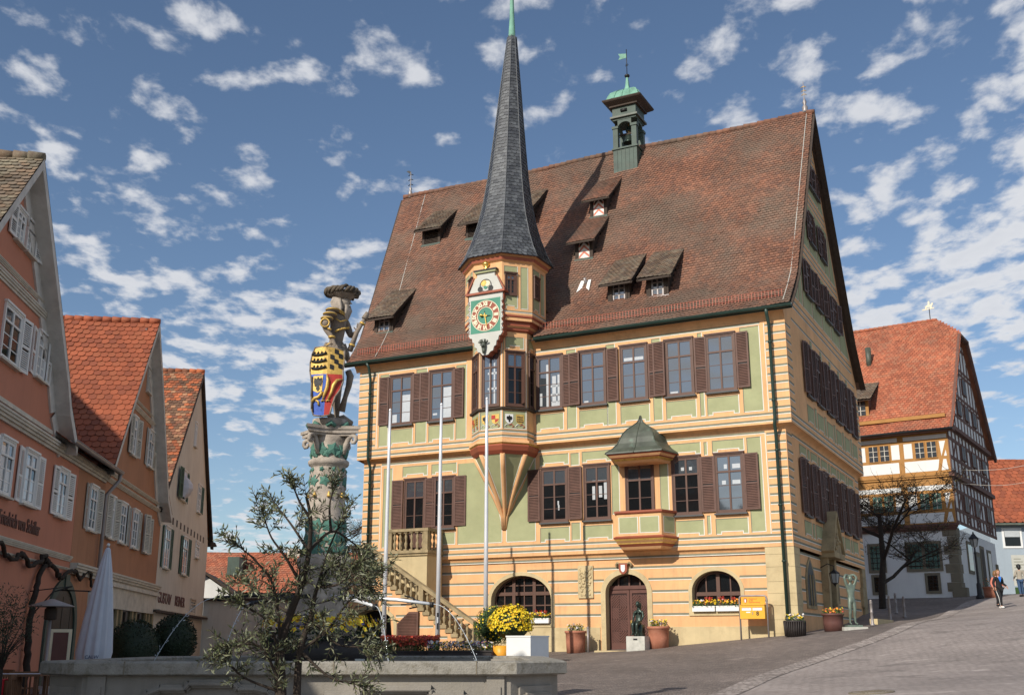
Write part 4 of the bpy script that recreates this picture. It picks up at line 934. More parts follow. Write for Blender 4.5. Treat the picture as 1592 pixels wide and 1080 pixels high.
b=MB(); b.face([(kx-.70,KY-.034,14.10),(kx+.70,KY-.034,14.10),(kx+.70,KY-.034,15.56),(kx-.70,KY-.034,15.56)],'dial_green')
for s_ in (-1,1):
    for q in (14.2,14.45,14.7,14.95,15.2,15.45): b.tube([(kx+s_*.75,KY-.04,q-.08),(kx+s_*.83,KY-.05,q),(kx+s_*.75,KY-.04,q+.08)],.022,'off_white',5)
def ring(b,r0,r1,y,m,n=48,zc=14.83):
    pts=[(kx+r*math.cos(2*PI*i/n),y,zc+r*math.sin(2*PI*i/n)) for r in (r0,r1) for i in range(n)]
    b.raw(pts,[(i,(i+1)%n,n+(i+1)%n,n+i) for i in range(n)],m)
ring(b,.64,.67,KY-.046,'cream_paint'); ring(b,.38,.64,KY-.042,'dial_red'); ring(b,.355,.385,KY-.046,'cream_paint')
for x,z,r,m in ((-.10,16.28,.14,'gold_paint'),(.08,16.24,.13,'cream_paint'),(-.26,16.02,.12,'plain_black'),(.24,16.02,.12,'plain_black'),(0,16.10,.10,'dial_green')):
    pts=[(kx+x+r*math.cos(2*PI*i/20),KY-.03-r*.05,z+r*math.sin(2*PI*i/20)) for i in range(20)]; b.raw(pts,[tuple(range(20))],m)
ring(b,.25,.28,KY-.045,'plain_black',32,16.16)
b.build('dial',CK)
for i,s_ in enumerate(['XII','I','II','III','IIII','V','VI','VII','VIII','IX','X','XI']):
    a=PI/2-i*PI/6; me=text(s_,.235,'cream_paint',.004,bold=.017,xs=.72 if len(s_)>2 else .9)
    o=link('numeral',me,CK,(kx+.512*math.cos(a),KY-.052,14.83+.512*math.sin(a)),(R(90),a-PI/2,0)); o.rotation_euler=(Matrix.Rotation(-(a-PI/2),4,'Y')@Matrix.Rotation(R(90),4,'X')).to_euler()
def hand(L_,w_,ang,m,ball=0,y=.07):
    b=MB(); b.prism([(-w_/2,-.1),(w_/2,-.1),(w_*.4,L_*.75),(0,L_),(-w_*.4,L_*.75)],lambda u,v_,d:(u,d,v_),-.006,.006,m)
    if ball: b.ball((0,-.01,L_*.55),ball,m,8)
    b.build('clock_hand',CK,(kx,KY-y,14.83),(0,ang,0))
hand(.30,.05,R(-82),'gold',.07,.08); hand(.56,.045,R(170),'gold',0,.09); hand(.27,.03,R(95),'plain_black',0,.065); hand(.24,.02,R(-10),'plain_black',0,.062)
b=MB(); b.lathe([(.10,0),(.14,.05),(.05,.10),(.17,.22),(.17,.30),(.04,.42),(.03,.62),(.001,.70)],(kx-.02,KY+.05,16.86),'gold',12)
b.build('clock_finial',CK)
b=MB(); b.ball((kx-.03,KY-.12,13.52),.11,'copper_dark',10,sz=1.4); b.ball((kx-.03,KY-.22,13.50),.06,'copper_dark',6)
rg=random.Random(2)
for k in range(16): a=rg.uniform(.2,PI-.2); b.tube([(kx-.03+.1*math.cos(a),KY-.1,13.62),(kx-.03+.24*math.cos(a),KY-.16,13.64+.16*math.sin(a))],.02,'copper_dark',5)
b.tube([(kx-.03,KY-.1,13.4),(kx-.03,KY-.12,13.2)],[.10,.05],'copper_dark',8); b.build('mask_ornament',CK)
# ---- canopied balcony
bx=-5.62
def trap(hw,hf,d,z,back=0.0): return [(bx-hw,-back,z),(bx-hf,-d,z),(bx+hf,-d,z),(bx+hw,-back,z)]
b=MB(); 
loft(b,[trap(1.0,.78,.62,5.13),trap(1.04,.82,.70,5.22),trap(1.14,.90,.80,5.32),trap(1.14,.91,.81,5.36),trap(1.24,.96,.90,5.44),trap(1.26,.99,.93,5.50),trap(1.30,1.02,.96,5.56),trap(1.22,.93,.87,5.62)],['ochre','red_brown','gold_paint','ochre','gold_paint','dial_red','red_brown'])
# parapet as four thin walls
for (p,q) in ((trap(1.20,.91,.85,0)[i],trap(1.20,.91,.85,0)[i+1]) for i in range(3)):
    a=Vector(p);c_=Vector(q);n=(c_-a).cross(Vector((0,0,1))).normalized(); 
    if n.y>0.01: n=-n
    i_=n*-.10
    b.raw([tuple(v_+Vector((0,0,z))) for z in (5.6,6.46) for v_ in (a,c_,c_+i_,a+i_)],[(0,1,5,4),(1,2,6,5),(2,3,7,6),(3,0,4,7),(4,5,6,7)],'ochre')
    L_=(c_-a).length; t=(c_-a)/L_; segs=[(.12,L_/2-.06),(L_/2+.06,L_-.12)] if L_>1.4 else [(.14,L_-.14)]
    for s0,s1 in segs:
        for (e,m,g_) in ((.006,'line_white',.03),(.010,'sage',0)):
            b.face([tuple(a+t*(s0-g_)+n*e+Vector((0,0,5.74-g_))),tuple(a+t*(s1+g_)+n*e+Vector((0,0,5.74-g_))),tuple(a+t*(s1+g_)+n*e+Vector((0,0,6.32+g_*.5))),tuple(a+t*(s0-g_)+n*e+Vector((0,0,6.32+g_*.5)))],m)
loft(b,[trap(1.24,.94,.90,6.46),trap(1.27,.97,.93,6.50),trap(1.27,.97,.93,6.56),trap(1.20,.91,.86,6.58)],['dial_red','red_brown','dial_red'])
BL=b.build('balcony',TH)
b=MB()
loft(b,[trap(1.05,.80,.78,8.42),trap(1.12,.88,.90,8.50),trap(1.22,.96,1.02,8.58),trap(1.26,1.0,1.06,8.62),trap(1.34,1.08,1.14,8.70),trap(1.38,1.12,1.18,8.78)],['ochre','gold_paint','dial_red','ochre','dial_red'])
hp=[(1.42,1.16,1.22,8.76),(1.40,1.14,1.20,8.82),(1.16,.92,1.0,9.0),(1.0,.76,.88,9.20),(.92,.68,.80,9.42),(.84,.60,.70,9.62),(.66,.46,.58,9.80),(.40,.28,.45,9.95),(.18,.12,.36,10.08),(.07,.05,.32,10.20),(.015,.01,.30,10.36)]
loft(b,[trap(a,c_,d,z,.0 if i<6 else -.0-.3*max(0,(i-6)/4)) for i,(a,c_,d,z) in enumerate(hp)],'copper_dark',sm=False)
for j in (1,2): b.tube([trap(a+.01,c_+.01,d+.01,z)[j] for a,c_,d,z in hp],.022,'copper_dark',6)
b.tube([((trap(a,c_,d,z)[1][0]+trap(a,c_,d,z)[2][0])/2,-d-.01,z) for a,c_,d,z in hp],.018,'copper_dark',6)
b.build('canopy',TH)
# ---- bell turret
tx,ty=-8.38,6.85; b=MB(); hw=.62
b.box(tx-hw,tx+hw,ty-hw,ty+hw,23.0,25.3,'copper_green'); b.box(tx-hw-.06,tx+hw+.06,ty-hw-.06,ty+hw+.06,25.3,25.38,'copper_green')
for sx_ in (-1,1):
    for sy_ in (-1,1): b.box(tx+sx_*(hw-.13)-.13,tx+sx_*(hw-.13)+.13,ty+sy_*(hw-.13)-.13,ty+sy_*(hw-.13)+.13,25.38,26.6,'copper_green'); b.box(tx+sx_*(hw-.13)-.17,tx+sx_*(hw-.13)+.17,ty+sy_*(hw-.13)-.17,ty+sy_*(hw-.13)+.17,26.45,26.58,'copper_green')
n=12; hr=hw-.26
for (P_) in ((lambda u,v_,d:(tx+u,ty-hw+d,v_)),(lambda u,v_,d:(tx+u,ty+hw-d,v_)),(lambda u,v_,d:(tx+hw-d,ty+u,v_)),(lambda u,v_,d:(tx-hw+d,ty+u,v_))):
    for i in range(n):
        a0,a1=PI*i/n,PI*(i+1)/n; u0,u1=-hr*math.cos(a0),-hr*math.cos(a1); q0,q1=26.45+hr*.9*math.sin(a0),26.45+hr*.9*math.sin(a1)
        b.raw([P_(u0,q0,.02),P_(u1,q1,.02),P_(u1,26.95,.02),P_(u0,26.95,.02),P_(u0,q0,.2),P_(u1,q1,.2)],[(0,1,2,3),(0,4,5,1)],'copper_green')
b.box(tx-hw,tx+hw,ty-hw,ty+hw,26.9,27.0,'copper_green'); b.box(tx-hw-.10,tx+hw+.10,ty-hw-.10,ty+hw+.10,27.0,27.10,'copper_dark'); b.box(tx-hw,tx+hw,ty-hw,ty+hw,27.10,27.60,'copper_green')
b.tube([(tx-.16,ty-hw-.01,27.38),(tx+.16,ty-hw-.01,27.38)],.09,'plain_black',8)
b.box(tx-hw-.12,tx+hw+.12,ty-hw-.12,ty+hw+.12,27.60,27.68,'dark_wood')
for i in range(5): z=25.0-.0; b.box(tx-hw+.2+i*.21,tx-hw+.22+i*.21,ty-hw-.02,ty-hw,23.2,25.3,'copper_green')
TT=b.build('bell_turret',TH)
sq=lambda r,z:[(tx-r,ty-r,z),(tx+r,ty-r,z),(tx+r,ty+r,z),(tx-r,ty+r,z)]
b=MB(); loft(b,[sq(.72,27.66),sq(.98,27.84),sq(1.02,27.90),sq(1.02,27.95)],'dark_wood'); 
loft(b,[sq(r,z) for r,z in ((1.0,27.95),(.86,28.02),(.78,28.25),(.68,28.45),(.50,28.6),(.30,28.68),(.14,28.74),(.09,28.95),(.04,29.5))],'verdigris')
for s_ in (-1,1):
    for q in (-.5,0,.5):
        b.tube([(tx+q*r,ty+s_*(r+.01),z) for r,z in ((1.0,27.96),(.86,28.03),(.78,28.26),(.68,28.46),(.50,28.61))],.02,'verdigris',5); b.tube([(tx+s_*(r+.01),ty+q*r,z) for r,z in ((1.0,27.96),(.86,28.03),(.78,28.26),(.68,28.46),(.50,28.61))],.02,'verdigris',5)
b.ball((tx,ty,29.58),.14,'black_iron',10,sz=.7); b.build('turret_roof',TT)
b=MB(); b.tube([(tx,ty,29.6),(tx,ty,31.1)],.02,'black_iron',6); b.prism([(0,30.85),(-.45,30.95),(-.36,30.75),(-.45,30.6),(0,30.62)],lambda u,v_,d:(tx+u,ty+d,v_),-.01,.01,'verdigris')
for a in np.linspace(0,2*PI,9)[:-1]: b.tube([(tx,ty,30.2),(tx+.1*math.cos(a),ty,30.2+.1*math.sin(a))],.01,'black_iron',4)
b.build('weather_vane',TT)
b=MB(); b.lathe([(.30,0),(.26,.06),(.20,.2),(.17,.36),(.10,.44),(.02,.47)],(tx,ty,25.85),'bronze',14); b.lathe([(.17,0),(.14,.05),(.11,.2),(.06,.26),(.02,.27)],(tx,ty,26.5),'bronze',12); b.tube([(tx,ty,26.2),(tx,ty,26.9)],.03,'gold_paint',6); b.bar((tx-.5,ty,26.36),(tx+.5,ty,26.36),.08,.08,'dark_wood'); b.build('bell',TT)
# ---- small stone balcony left of the stairs, on a stone block
def baluster_mesh(h,r=.075):
    b=MB(); b.box(-r,r,-r,r,0,h*.08,'sandstone_worn'); b.box(-r,r,-r,r,h*.92,h,'sandstone_worn')
    b.lathe([(r*.7,h*.08),(r*.5,h*.14),(r*.95,h*.30),(r*.9,h*.38),(r*.42,h*.50),(r*.42,h*.56),(r*.85,h*.66),(r*.8,h*.76),(r*.45,h*.86),(r*.7,h*.92)],(0,0,0),'sandstone_worn',9); return b.mesh('baluster')
SB=thing('stone_balcony','small sandstone balcony with balusters on a stone block, left of the stairs','balcony',TF@Vector((-15.7,0,5.3)),R(-27))
b=MB(); b.box(-.95,.9,-1.22,-.012,-4.4,-.02,'sandstone'); b.box(-1.05,1.0,-1.34,-.012,-.02,.10,'sandstone_worn'); b.box(-1.0,.95,-1.28,-.012,-.12,-.02,'sandstone_worn'); b.build('stone_block',SB)
bm=baluster_mesh(.78); 
for i in range(6): link('baluster',bm,SB,(-.72+i*.28,-1.2,.10))
for i in range(3): link('baluster',bm,SB,(.85,-.9+i*.3,.10)); link('baluster',bm,SB,(-.9,-.9+i*.3,.10))
b=MB(); 
for x,y in ((-.92,-1.2),(.85,-1.2),(.85,-.12),(-.92,-.12)): b.box(x-.1,x+.1,y-.1,y+.1,.10,.88,'sandstone_worn')
b.box(-1.05,.98,-1.32,-1.08,.88,1.0,'sandstone_worn'); b.box(.73,.98,-1.08,-.012,.88,1.0,'sandstone_worn'); b.box(-1.05,-.8,-1.08,-.012,.88,1.0,'sandstone_worn'); b.build('railing',SB)
# ---- outer stairs
ST=thing('outdoor_staircase','worn sandstone stairs with baluster handrail climbing left along the town hall front','stairs',TF@Vector((-12.0,-2.2,1.5)),R(-27))
def sw(x,y,z): return (x+12.0,y+2.2,z-1.5)
n=20; rise=.17; run=.262; x0=-11.95; z0=1.35
b=MB()
for i in range(n):
    xa=x0-i*run; z=z0+(i+1)*rise
    a=sw(xa-run-.03,-2.26,z-.14); c_=sw(xa+.03,-1.25,z); b.box(a[0],c_[0],a[1],c_[1],a[2],c_[2],'sandstone_worn')
zt=z0+n*rise; xt=x0-n*run
a=sw(-19.2,-2.26,zt-.16); c_=sw(xt,-.02,zt); b.box(a[0],c_[0],a[1],c_[1],a[2],c_[2],'sandstone_worn'); b.build('steps',ST)
b=MB(); AU=Arch(-16.75,1.05,2.35,2.98,.6,.5,.16)
# flank wall under the stairs, stepped top, with the cellar arch
pts=[(i,x0-i*run) for i in range(n)]
for i,xa in pts:
    zz=z0+(i+1)*rise-.14; xl_,xr_=xa-run,xa
    lo_=.6
    if xl_>AU.c+AU.hw: b.face([sw(xl_,-2.2,lo_),sw(xr_,-2.2,lo_),sw(xr_,-2.2,zz),sw(xl_,-2.2,zz)],'ochre')
    else: b.face([sw(xl_,-2.2,max(lo_,AU.top(max(xl_,AU.c-AU.hw)) if xl_<AU.c+AU.hw else lo_)),sw(xr_,-2.2,AU.top(xr_) if xr_<AU.c+AU.hw else lo_),sw(xr_,-2.2,zz),sw(xl_,-2.2,zz)],'ochre')
xs=np.linspace(AU.c-AU.hw,xt,7)
for p,q in zip(xs,xs[1:]): b.face([sw(p,-2.2,AU.top(p)),sw(q,-2.2,AU.top(q)),sw(q,-2.2,zt-.16),sw(p,-2.2,zt-.16)],'ochre')
b.face([sw(-19.2,-2.2,.6),sw(AU.c-AU.hw,-2.2,.6),sw(AU.c-AU.hw,-2.2,zt-.16),sw(-19.2,-2.2,zt-.16)],'ochre'); b.face([sw(-19.2,-.02,.6),sw(-19.2,-2.2,.6),sw(-19.2,-2.2,zt-.16),sw(-19.2,-.02,zt-.16)],'ochre')
T0=b.T; b.T=Matrix.Translation((12.0,2.2,-1.5)); arch_ring(b,AU,-2.2,.03,'sandstone'); arch_fill(b,AU,-2.2+AU.rec,'plain_black')  # black sheet stands in for the gloom of the passage behind
for z in (4.47,4.02,3.56,3.13,2.70,2.28,1.86):
    xr_=x0-max(0,(z-z0+.30)/rise)*run; xl_=AU.c+AU.half(z,.2) if AU.half(z,.2)>0 else -19.1
    if xr_>xl_+.1: hline(b,xl_,xr_,z,-2.2)
b.T=T0; b.build('flank_wall',ST)
bm2=baluster_mesh(.72,.07)
for i in range(n):
    if i in (9,): continue
    p=sw(x0-(i+.5)*run,-2.14,z0+(i+1)*rise); o=link('baluster',bm2,ST,p); o.scale=(1,1,1.0+.0)
for i in range(7): link('baluster',bm2,ST,sw(xt-.35-i*.3,-2.14,zt))
b=MB()
for (x,z,h) in ((x0+.02,z0,1.0),(x0-9.5*run,z0+10*rise,.86),(xt-.05,zt,.95),(-19.1,zt,.95)):
    p=sw(x,-2.14,z); b.box(p[0]-.11,p[0]+.11,p[1]-.11,p[1]+.11,p[2],p[2]+h,'sandstone_worn')
b.bar(sw(x0+.2,-2.14,z0+.95-.05),sw(xt-.02,-2.14,zt+.78+.06),.26,.13,'sandstone_worn'); b.bar(sw(xt,-2.14,zt+.80),sw(-19.2,-2.14,zt+.80),.26,.13,'sandstone_worn'); b.build('handrail',ST)
b=MB(); b.prism([(-15.5,1.4),(-14.5,1.4),(-14.5,2.88),(-14.95,2.88),(-15.5,2.42)],lambda u,v_,d:sw(u,d,v_),-2.29,-2.235,'brown_louvre')
b.box(*[q for pr_ in zip(sw(-15.5,-2.31,1.4),sw(-15.43,-2.23,2.42)) for q in pr_],'brown_louvre'); b.box(*[q for pr_ in zip(sw(-14.57,-2.31,1.4),sw(-14.5,-2.23,2.88)) for q in pr_],'brown_louvre')
z=1.45
while z<2.82:
    xa=-15.43 if z<2.42 else -15.5+(z-2.42)/.46*.55+.04; p=sw(xa,-2.32,z); q=sw(-14.57,-2.28,z+.03); b.raw([(p[0],p[1],p[2]),(q[0],p[1],p[2]),(q[0],q[1],q[2]),(p[0],q[1],q[2])],[(0,1,2,3)],'brown_louvre'); b.box(p[0],q[0],p[1]+.02,q[1]+.03,p[2]-.02,p[2]+.005,'brown_louvre'); z+=.058
tag(b.build('cellar_shutter',None),'brown louvred shutter with a cut corner leaning on the stair flank','shutter'); bpy.data.objects['cellar_shutter'].matrix_world=Matrix.Translation((TF@Vector((-12.0,-2.2,1.5))))@Matrix.Rotation(R(-27),4,'Z')
# ------------------------------------------------------------------ LEFT ROW OF GABLED HOUSES (local x along the street, y into the house)
HX,HY,HR=-12.4,31.0,97.2; HF=frame(HX,HY,HR)
def house(name,label,cat='house',**k): return thing(name,label,cat,(HX,HY,0),R(HR),**k)
RS=Matrix.Rotation(R(-90),4,'Z'); RN=Matrix.Rotation(R(90),4,'Z')
wcache={}
def wmesh(key,*a,**k):
    if key not in wcache: wcache[key]=window_meshes(*a,**k)
    return wcache[key]
def hwin(H,xc,z0,w_,h,shut=.5,sm='white_paint',m='white_paint',glass=('glass_dark','glass_sky'),curt=((.05,.42,.05,.9),(.6,.95,.05,.5)),ang=(-8,8),y=0,tr=.70,sides=(-1,1),bars=True):
    f,p=wmesh((w_,h,m,bool(curt)),w_,h,m=m,glass=glass,curt=curt,mould=.06,fr=.055,depth=.05,tr=tr)
    o=link('window',f,H,(xc,y,z0)); link('pane',p,o); link('sill',sill_mesh(w_,'trim_grey',.12,.05),o)
    if shut:
        k=(round(shut,2),round(h,2),sm)
        if k not in sd: sd[k]=louvre_shutter(shut,h,sm,slat=.05,fr=.07,t=.035)
        for s_ in sides:
            a=R(rg.uniform(*ang)); x=xc-w_/2-shut-.01 if s_<0 else xc+w_/2+.01
            link('shutter',sd[k],H,(x,y-.03-(abs(math.sin(a))*shut if a*s_>0 else 0),z0),(0,0,a))
rg=random.Random(21)
def cornice(b,x0,x1,z,y=0,m='trim_grey',h=.32,d=.16):
    for k,(a,c_,dd) in enumerate(((0,.28,.35),(.28,.55,.62),(.55,.8,.85),(.8,1,1))): b.box(x0,x1,y-d*dd,y,z+h*a,z+h*c_,m)
def gable_house(H,x0,x1,prof,back,wallm,over,tile,zb=0,seed=1,tw=.19,te=.165,deep=None,soff='soffit',barge=.30,soffw=True,uext=0):
    """prof: verge points from the near eave over the apex to the far eave"""
    b=MB(); pts=[(x,z) for x,z in prof]; 
    inner=[(max(x0,min(x1,x)),z-.12) for x,z in pts]
    out=[(x0,zb)]+[(x0,min(z for x,z in inner))]+[p for p in inner if x0<p[0]<x1]+[(x1,min(z for x,z in inner)),(x1,zb)]
    b.raw([(x,0,z) for x,z in out],[tuple(range(len(out)))],wallm); b.raw([(x,back,z) for x,z in reversed(out)],[tuple(range(len(out)))],wallm)
    zz=min(z for x,z in inner); b.face([(x0,back,zb),(x0,0,zb),(x0,0,zz),(x0,back,zz)],wallm); b.face([(x1,0,zb),(x1,back,zb),(x1,back,zz),(x1,0,zz)],wallm)
    ap=max(range(len(pts)),key=lambda i:pts[i][1])
    s_side=pts[:ap+1]; n_side=pts[ap:]
    r=MB(); r.T=RS; tile_roof(s_side,lambda v_:-back,lambda v_:over,expo=te,wd=tw,m=tile,seed=seed,mb=r); r.T=Matrix.Identity(4)
    for (xa,za),(xb,zb_) in zip(n_side,n_side[1:]): r.face([(xa,-over,za+.02),(xb,-over,zb_+.02),(xb,back,zb_+.02),(xa,back,za+.02)],tile)
    xa,za=pts[ap]; q=-over
    while q<back: r.tube([(xa,q,za+.03),(xa,q+.36,za+.045)],[.11,.13],tile,8); q+=.33
    rr=r.build('roof',H); e=MB()
    for (xa,za),(xb,zb_) in zip(pts,pts[1:]):
        d=Vector((xb-xa,0,zb_-za)).normalized(); 
        e.bar((xa,-over+.02,za-barge*.42),(xb,-over+.02,zb_-barge*.42),.045,barge*.8,soff,up=(0,1,0)) if False else None
        n=Vector((-d.z,0,d.x)); n=n if n.z>0 else -n
        e.face([(xa,-over,za-.02),(xb,-over,zb_-.02),(xb,-over,zb_-barge),(xa,-over,za-barge)],'dark_wood' if not soffw else soff)
        e.face([(xa,-over,za-barge),(xb,-over,zb_-barge),(xb,-.001,zb_-barge*.9),(xa,-.001,za-barge*.9)],soff)
        if soffw:
            k=-n*(barge+.30); e.face([(xa+k.x*.9,-.05,za+k.z*.9),(xb+k.x*.9,-.05,zb_+k.z*.9),(xb,-.05,zb_-barge*.6),(xa,-.05,za-barge*.6)],soff)
            e.face([(xa+k.x*.9,0,za+k.z*.9),(xb+k.x*.9,0,zb_+k.z*.9),(xb+k.x*.9,-.05,zb_+k.z*.9),(xa+k.x*.9,-.05,za+k.z*.9)],soff)
    e.build('verge_board',H); return b
# pink house
PK=house('pink_house','salmon pink gabled house with white shutters and lettering, at the left edge')
pkp=[(-12.95,6.84),(-11.9,7.71),(-11.4,8.44),(-10.6,9.28),(-9.4,10.62),(-7.5,12.70),(-5.56,10.62),(-4.32,9.28),(-3.5,8.38),(-3.02,7.71),(-2.0,6.84)]
b=gable_house(PK,-13.0,-.02,pkp,6.0,'salmon',.42,'old_tile',seed=3,te=.17,tw=.20)
# wall strip right of the verge up to the party line
b.build('front_wall',PK); b=MB()
cornice(b,-10.9,-4.05,9.45,0,h=.22,d=.12); cornice(b,-10.9,-4.2,9.80,0,h=.10,d=.08); b.build('cornice',PK)
b=MB(); cornice(b,-13.0,3.0,6.50,0,h=.26,d=.20); b.box(-13,-3.2,-.07,0,6.88,6.98,'trim_grey'); b.build('cornice',PK)
b=MB(); cornice(b,-13.0,-.1,3.86,0,h=.14,d=.10); cornice(b,-13.0,-.1,3.62,0,h=.06,d=.06); b.build('string_course',PK)
hwin(PK,-7.05,7.82,1.25,1.28,.55,sides=(1,),curt=None); hwin(PK,-4.72,8.0,.75,1.15,.45,ang=(-18,18)); 
hwin(PK,-7.35,10.62,.62,.78,.45,sides=(-1,)); hwin(PK,-6.55,10.62,.62,.78,.5,sides=(1,),ang=(-12,-5))
hwin(PK,-6.35,4.90,1.0,1.28,.5,sides=(-1,)); hwin(PK,-4.5,4.90,.98,1.30,.52,ang=(-12,10)); hwin(PK,-1.62,4.93,.88,1.27,.50,ang=(-10,10)); hwin(PK,-9.2,4.90,1.0,1.3,.5); hwin(PK,-9.6,8.0,.75,1.15,.45)
o=link('lettering',text('Friedrich von Schiller',.46,'timber_red',.012,'RIGHT',bold=.004,xs=.80),PK,(-3.2,-.015,4.42),UPR)
# arched doorway of the pink house
AP=Arch(-.35,1.30,2.0,3.12,-.3,.3,.26); b=MB(); arch_ring(b,AP,0,.06,'copper_green'); b.T=Matrix.Translation((0,-.012-AP.rec,0)); 
b.T=Matrix.Identity(4); o=AP.outline(0); b.raw([(p[0],-.02,p[1]) for p in o],[tuple(range(len(o)))],'plain_black'); b.box(-.55,-.15,-.10,0,3.12,3.5,'copper_green')  # opening filled with black in place of the unlit interior
for x in (-1.2,-.35,.5): b.box(x-.03,x+.03,-.03,-.021,0,2.9,'plain_black')
b.build('doorway',PK)
b=MB(); b.box(-1.35,-.45,-.95,-.9,2.30,2.98,'off_white'); b.box(-1.38,-.42,-.94,-.91,2.98,3.02,'black_iron'); b.tube([(-.9,-.92,3.02),(-.9,0,3.05)],.02,'black_iron',6); sgn=b.build('hanging_sign',PK)
link('lettering',text('Friedrich von Schiller',.085,'cloth_blue',.003),sgn,(-.9,-.955,2.64),(R(90),R(90),0))
b=MB(); b.tube([(-3.55,-.05,2.2),(-3.2,-.5,2.9),(-3.0,-.9,3.05)],.018,'black_iron',5); b.tube([(-3.55,-.05,2.9),(-3.0,-.9,3.05)],.014,'black_iron',5); b.build('sign_bracket',PK)
# vine
VN=thing('climbing_vine','bare gnarled vine climbing the pink house and running along its ledge','vine',HF@Vector((-3.45,-.12,.2)),R(HR))
b=MB(); rv=random.Random(8)
def gnarl(pts,r0,r1,m='bark_dark',j=.05,n=6): 
    P=curve3(pts,6); k=len(P); b.tube([p+Vector((rv.uniform(-j,j),rv.uniform(-j*.5,j*.5),rv.uniform(-j,j))) for p in P],[r0+(r1-r0)*i/(k-1) for i in range(k)],m,n)
def curve3(pts,n=6):
    P=[Vector(p) for p in pts]; out=[]
    for i in range(len(P)-1):
        a,b_,c,d=P[max(i-1,0)],P[i],P[i+1],P[min(i+2,len(P)-1)]
        for k in range(n):
            t=k/n; out.append(.5*((2*b_)+(c-a)*t+(2*a-5*b_+4*c-d)*t*t+(3*b_-a-3*c+d)*t**3))
    return out+[P[-1]]
gnarl([(-.1,0,0),(.0,-.03,1.0),(-.15,0,1.9),(.0,-.02,2.6),(.35,0,3.2),(.9,0,3.45)],.09,.06)
gnarl([(.9,0,3.45),(.3,-.05,3.55),(-.5,0,3.3),(-1.3,-.05,3.5),(-2.1,0,3.35),(-3.2,-.05,3.6),(-4.5,0,3.4)],.06,.05,j=.07)
gnarl([(.9,0,3.45),(1.6,-.05,3.3),(2.2,0,3.15),(3.2,-.03,3.45),(4.2,0,3.25),(5.2,-.03,3.5),(5.6,0,3.1)],.06,.04,j=.07)
b.build('stem',VN)
# ochre house
OH=house('ochre_house','brown ochre gabled house with bright orange tiled roof and weathered white shutters')
ohp=[(2.4,6.98),(4.35,9.5),(7.17,12.98),(8.85,10.99),(11.7,7.25),(12.2,6.6)]
b=gable_house(OH,.0,12.72,[(2.4,6.98),(4.35,9.5),(7.17,12.98),(8.85,10.99),(11.7,7.25),(12.75,6.6)],11,'ochre_plaster',.42,'red_tile',seed=5,te=.26,tw=.25)
b.build('front_wall',OH)
# low roof piece over the passage between the two gables
b=MB(); tile_roof([(-.42,6.78),(3.2,9.2)],lambda v_:-2.9,lambda v_:3.2,expo=.2,wd=.2,m='red_tile',seed=9,mb=b); b.build('valley_roof',OH)
b=MB(); cornice(b,5.2,11.0,9.55,0,h=.14,d=.10); cornice(b,5.0,11.2,9.84,0,h=.07,d=.07); b.build('cornice',OH)
b=MB(); cornice(b,3.0,12.7,6.60,0,h=.12,d=.12); cornice(b,3.0,12.7,6.86,0,h=.10,d=.10); b.build('cornice',OH)
b=MB(); cornice(b,.05,12.9,3.55,0,h=.30,d=.22); b.build('string_course',OH)
for xc in (1.80,4.15,5.95,7.95,9.95): hwin(OH,xc,4.90,.85,1.32,.46,sm='off_white',ang=(-14,14),curt=None)
hwin(OH,6.45,7.95,.70,1.35,.42,sm='off_white',ang=(-15,10),curt=None); hwin(OH,9.45,8.0,.80,1.35,.5,sm='off_white',curt=None); hwin(OH,8.1,10.55,.6,.85,0,m='off_white')
b=MB(); b.box(4.1,12.4,-.14,0,2.75,3.55,'trim_grey'); b.box(4.1,12.5,-.22,0,3.42,3.55,'trim_grey'); b.face([(4.3,-.02,0),(12.3,-.02,0),(12.3,-.02,2.75),(4.3,-.02,2.75)],'glass_dark')
for x in (4.3,6.0,6.6,8.4,9.0,10.8,11.4,12.1): b.box(x,x+.22,-.10,0,0,2.75,'sandstone_worn')
for x in (5.2,7.5,9.9): b.box(x-.03,x+.03,-.06,-.02,0,2.7,'dark_wood')
b.build('shopfront',OH)
b=MB(); n=8; b.raw([(x,-.45-.09*math.cos(PI*j/n),6.86-.09*math.sin(PI*j/n)) for x in (-2.6,3.2) for j in range(n+1)],[(j,j+1,n+2+j,n+1+j) for j in range(n)],'zinc',True); b.tube([(-2.6,-.54,6.865),(3.2,-.54,6.865)],.015,'zinc',5)
b.tube([(3.05,-.45,6.78),(3.05,-.45,6.6),(2.9,-.12,6.1),(2.9,-.12,5.5),(2.9,-.12,.3)],.065,'zinc',8); b.build('gutter_and_downpipe',OH)
# cream house
CH=house('cream_house','cream gabled house with green shutters and painted name, at the end of the left row')
b=gable_house(CH,12.74,25.7,[(11.9,6.9),(13.2,8.1),(19.6,14.15),(23.4,9.9),(26.3,6.95),(26.75,6.65)],11,'cream_plaster',.16,'mixed_tile',seed=8,te=.22,tw=.22,soff='dark_wood',barge=.28,soffw=False)
for i in range(12): x=13.3+i*.97; b.box(x,x+.28,-.012,.05,6.5,6.78,'dark_wood')
b.build('front_wall',CH)
gsm='green_louvre'
hwin(CH,17.0,7.72,1.5,1.32,.55,sm=gsm,curt=None); hwin(CH,21.7,7.72,.9,1.3,.45,sm=gsm,sides=(1,)); hwin(CH,19.3,10.5,.5,1.1,0)
hwin(CH,14.35,4.62,1.15,1.65,.55,sm=gsm); hwin(CH,18.85,4.62,1.35,1.65,.6,sm=gsm); hwin(CH,22.3,5.62,1.1,.75,0); hwin(CH,22.2,2.98,1.6,.68,0,m='trim_grey')
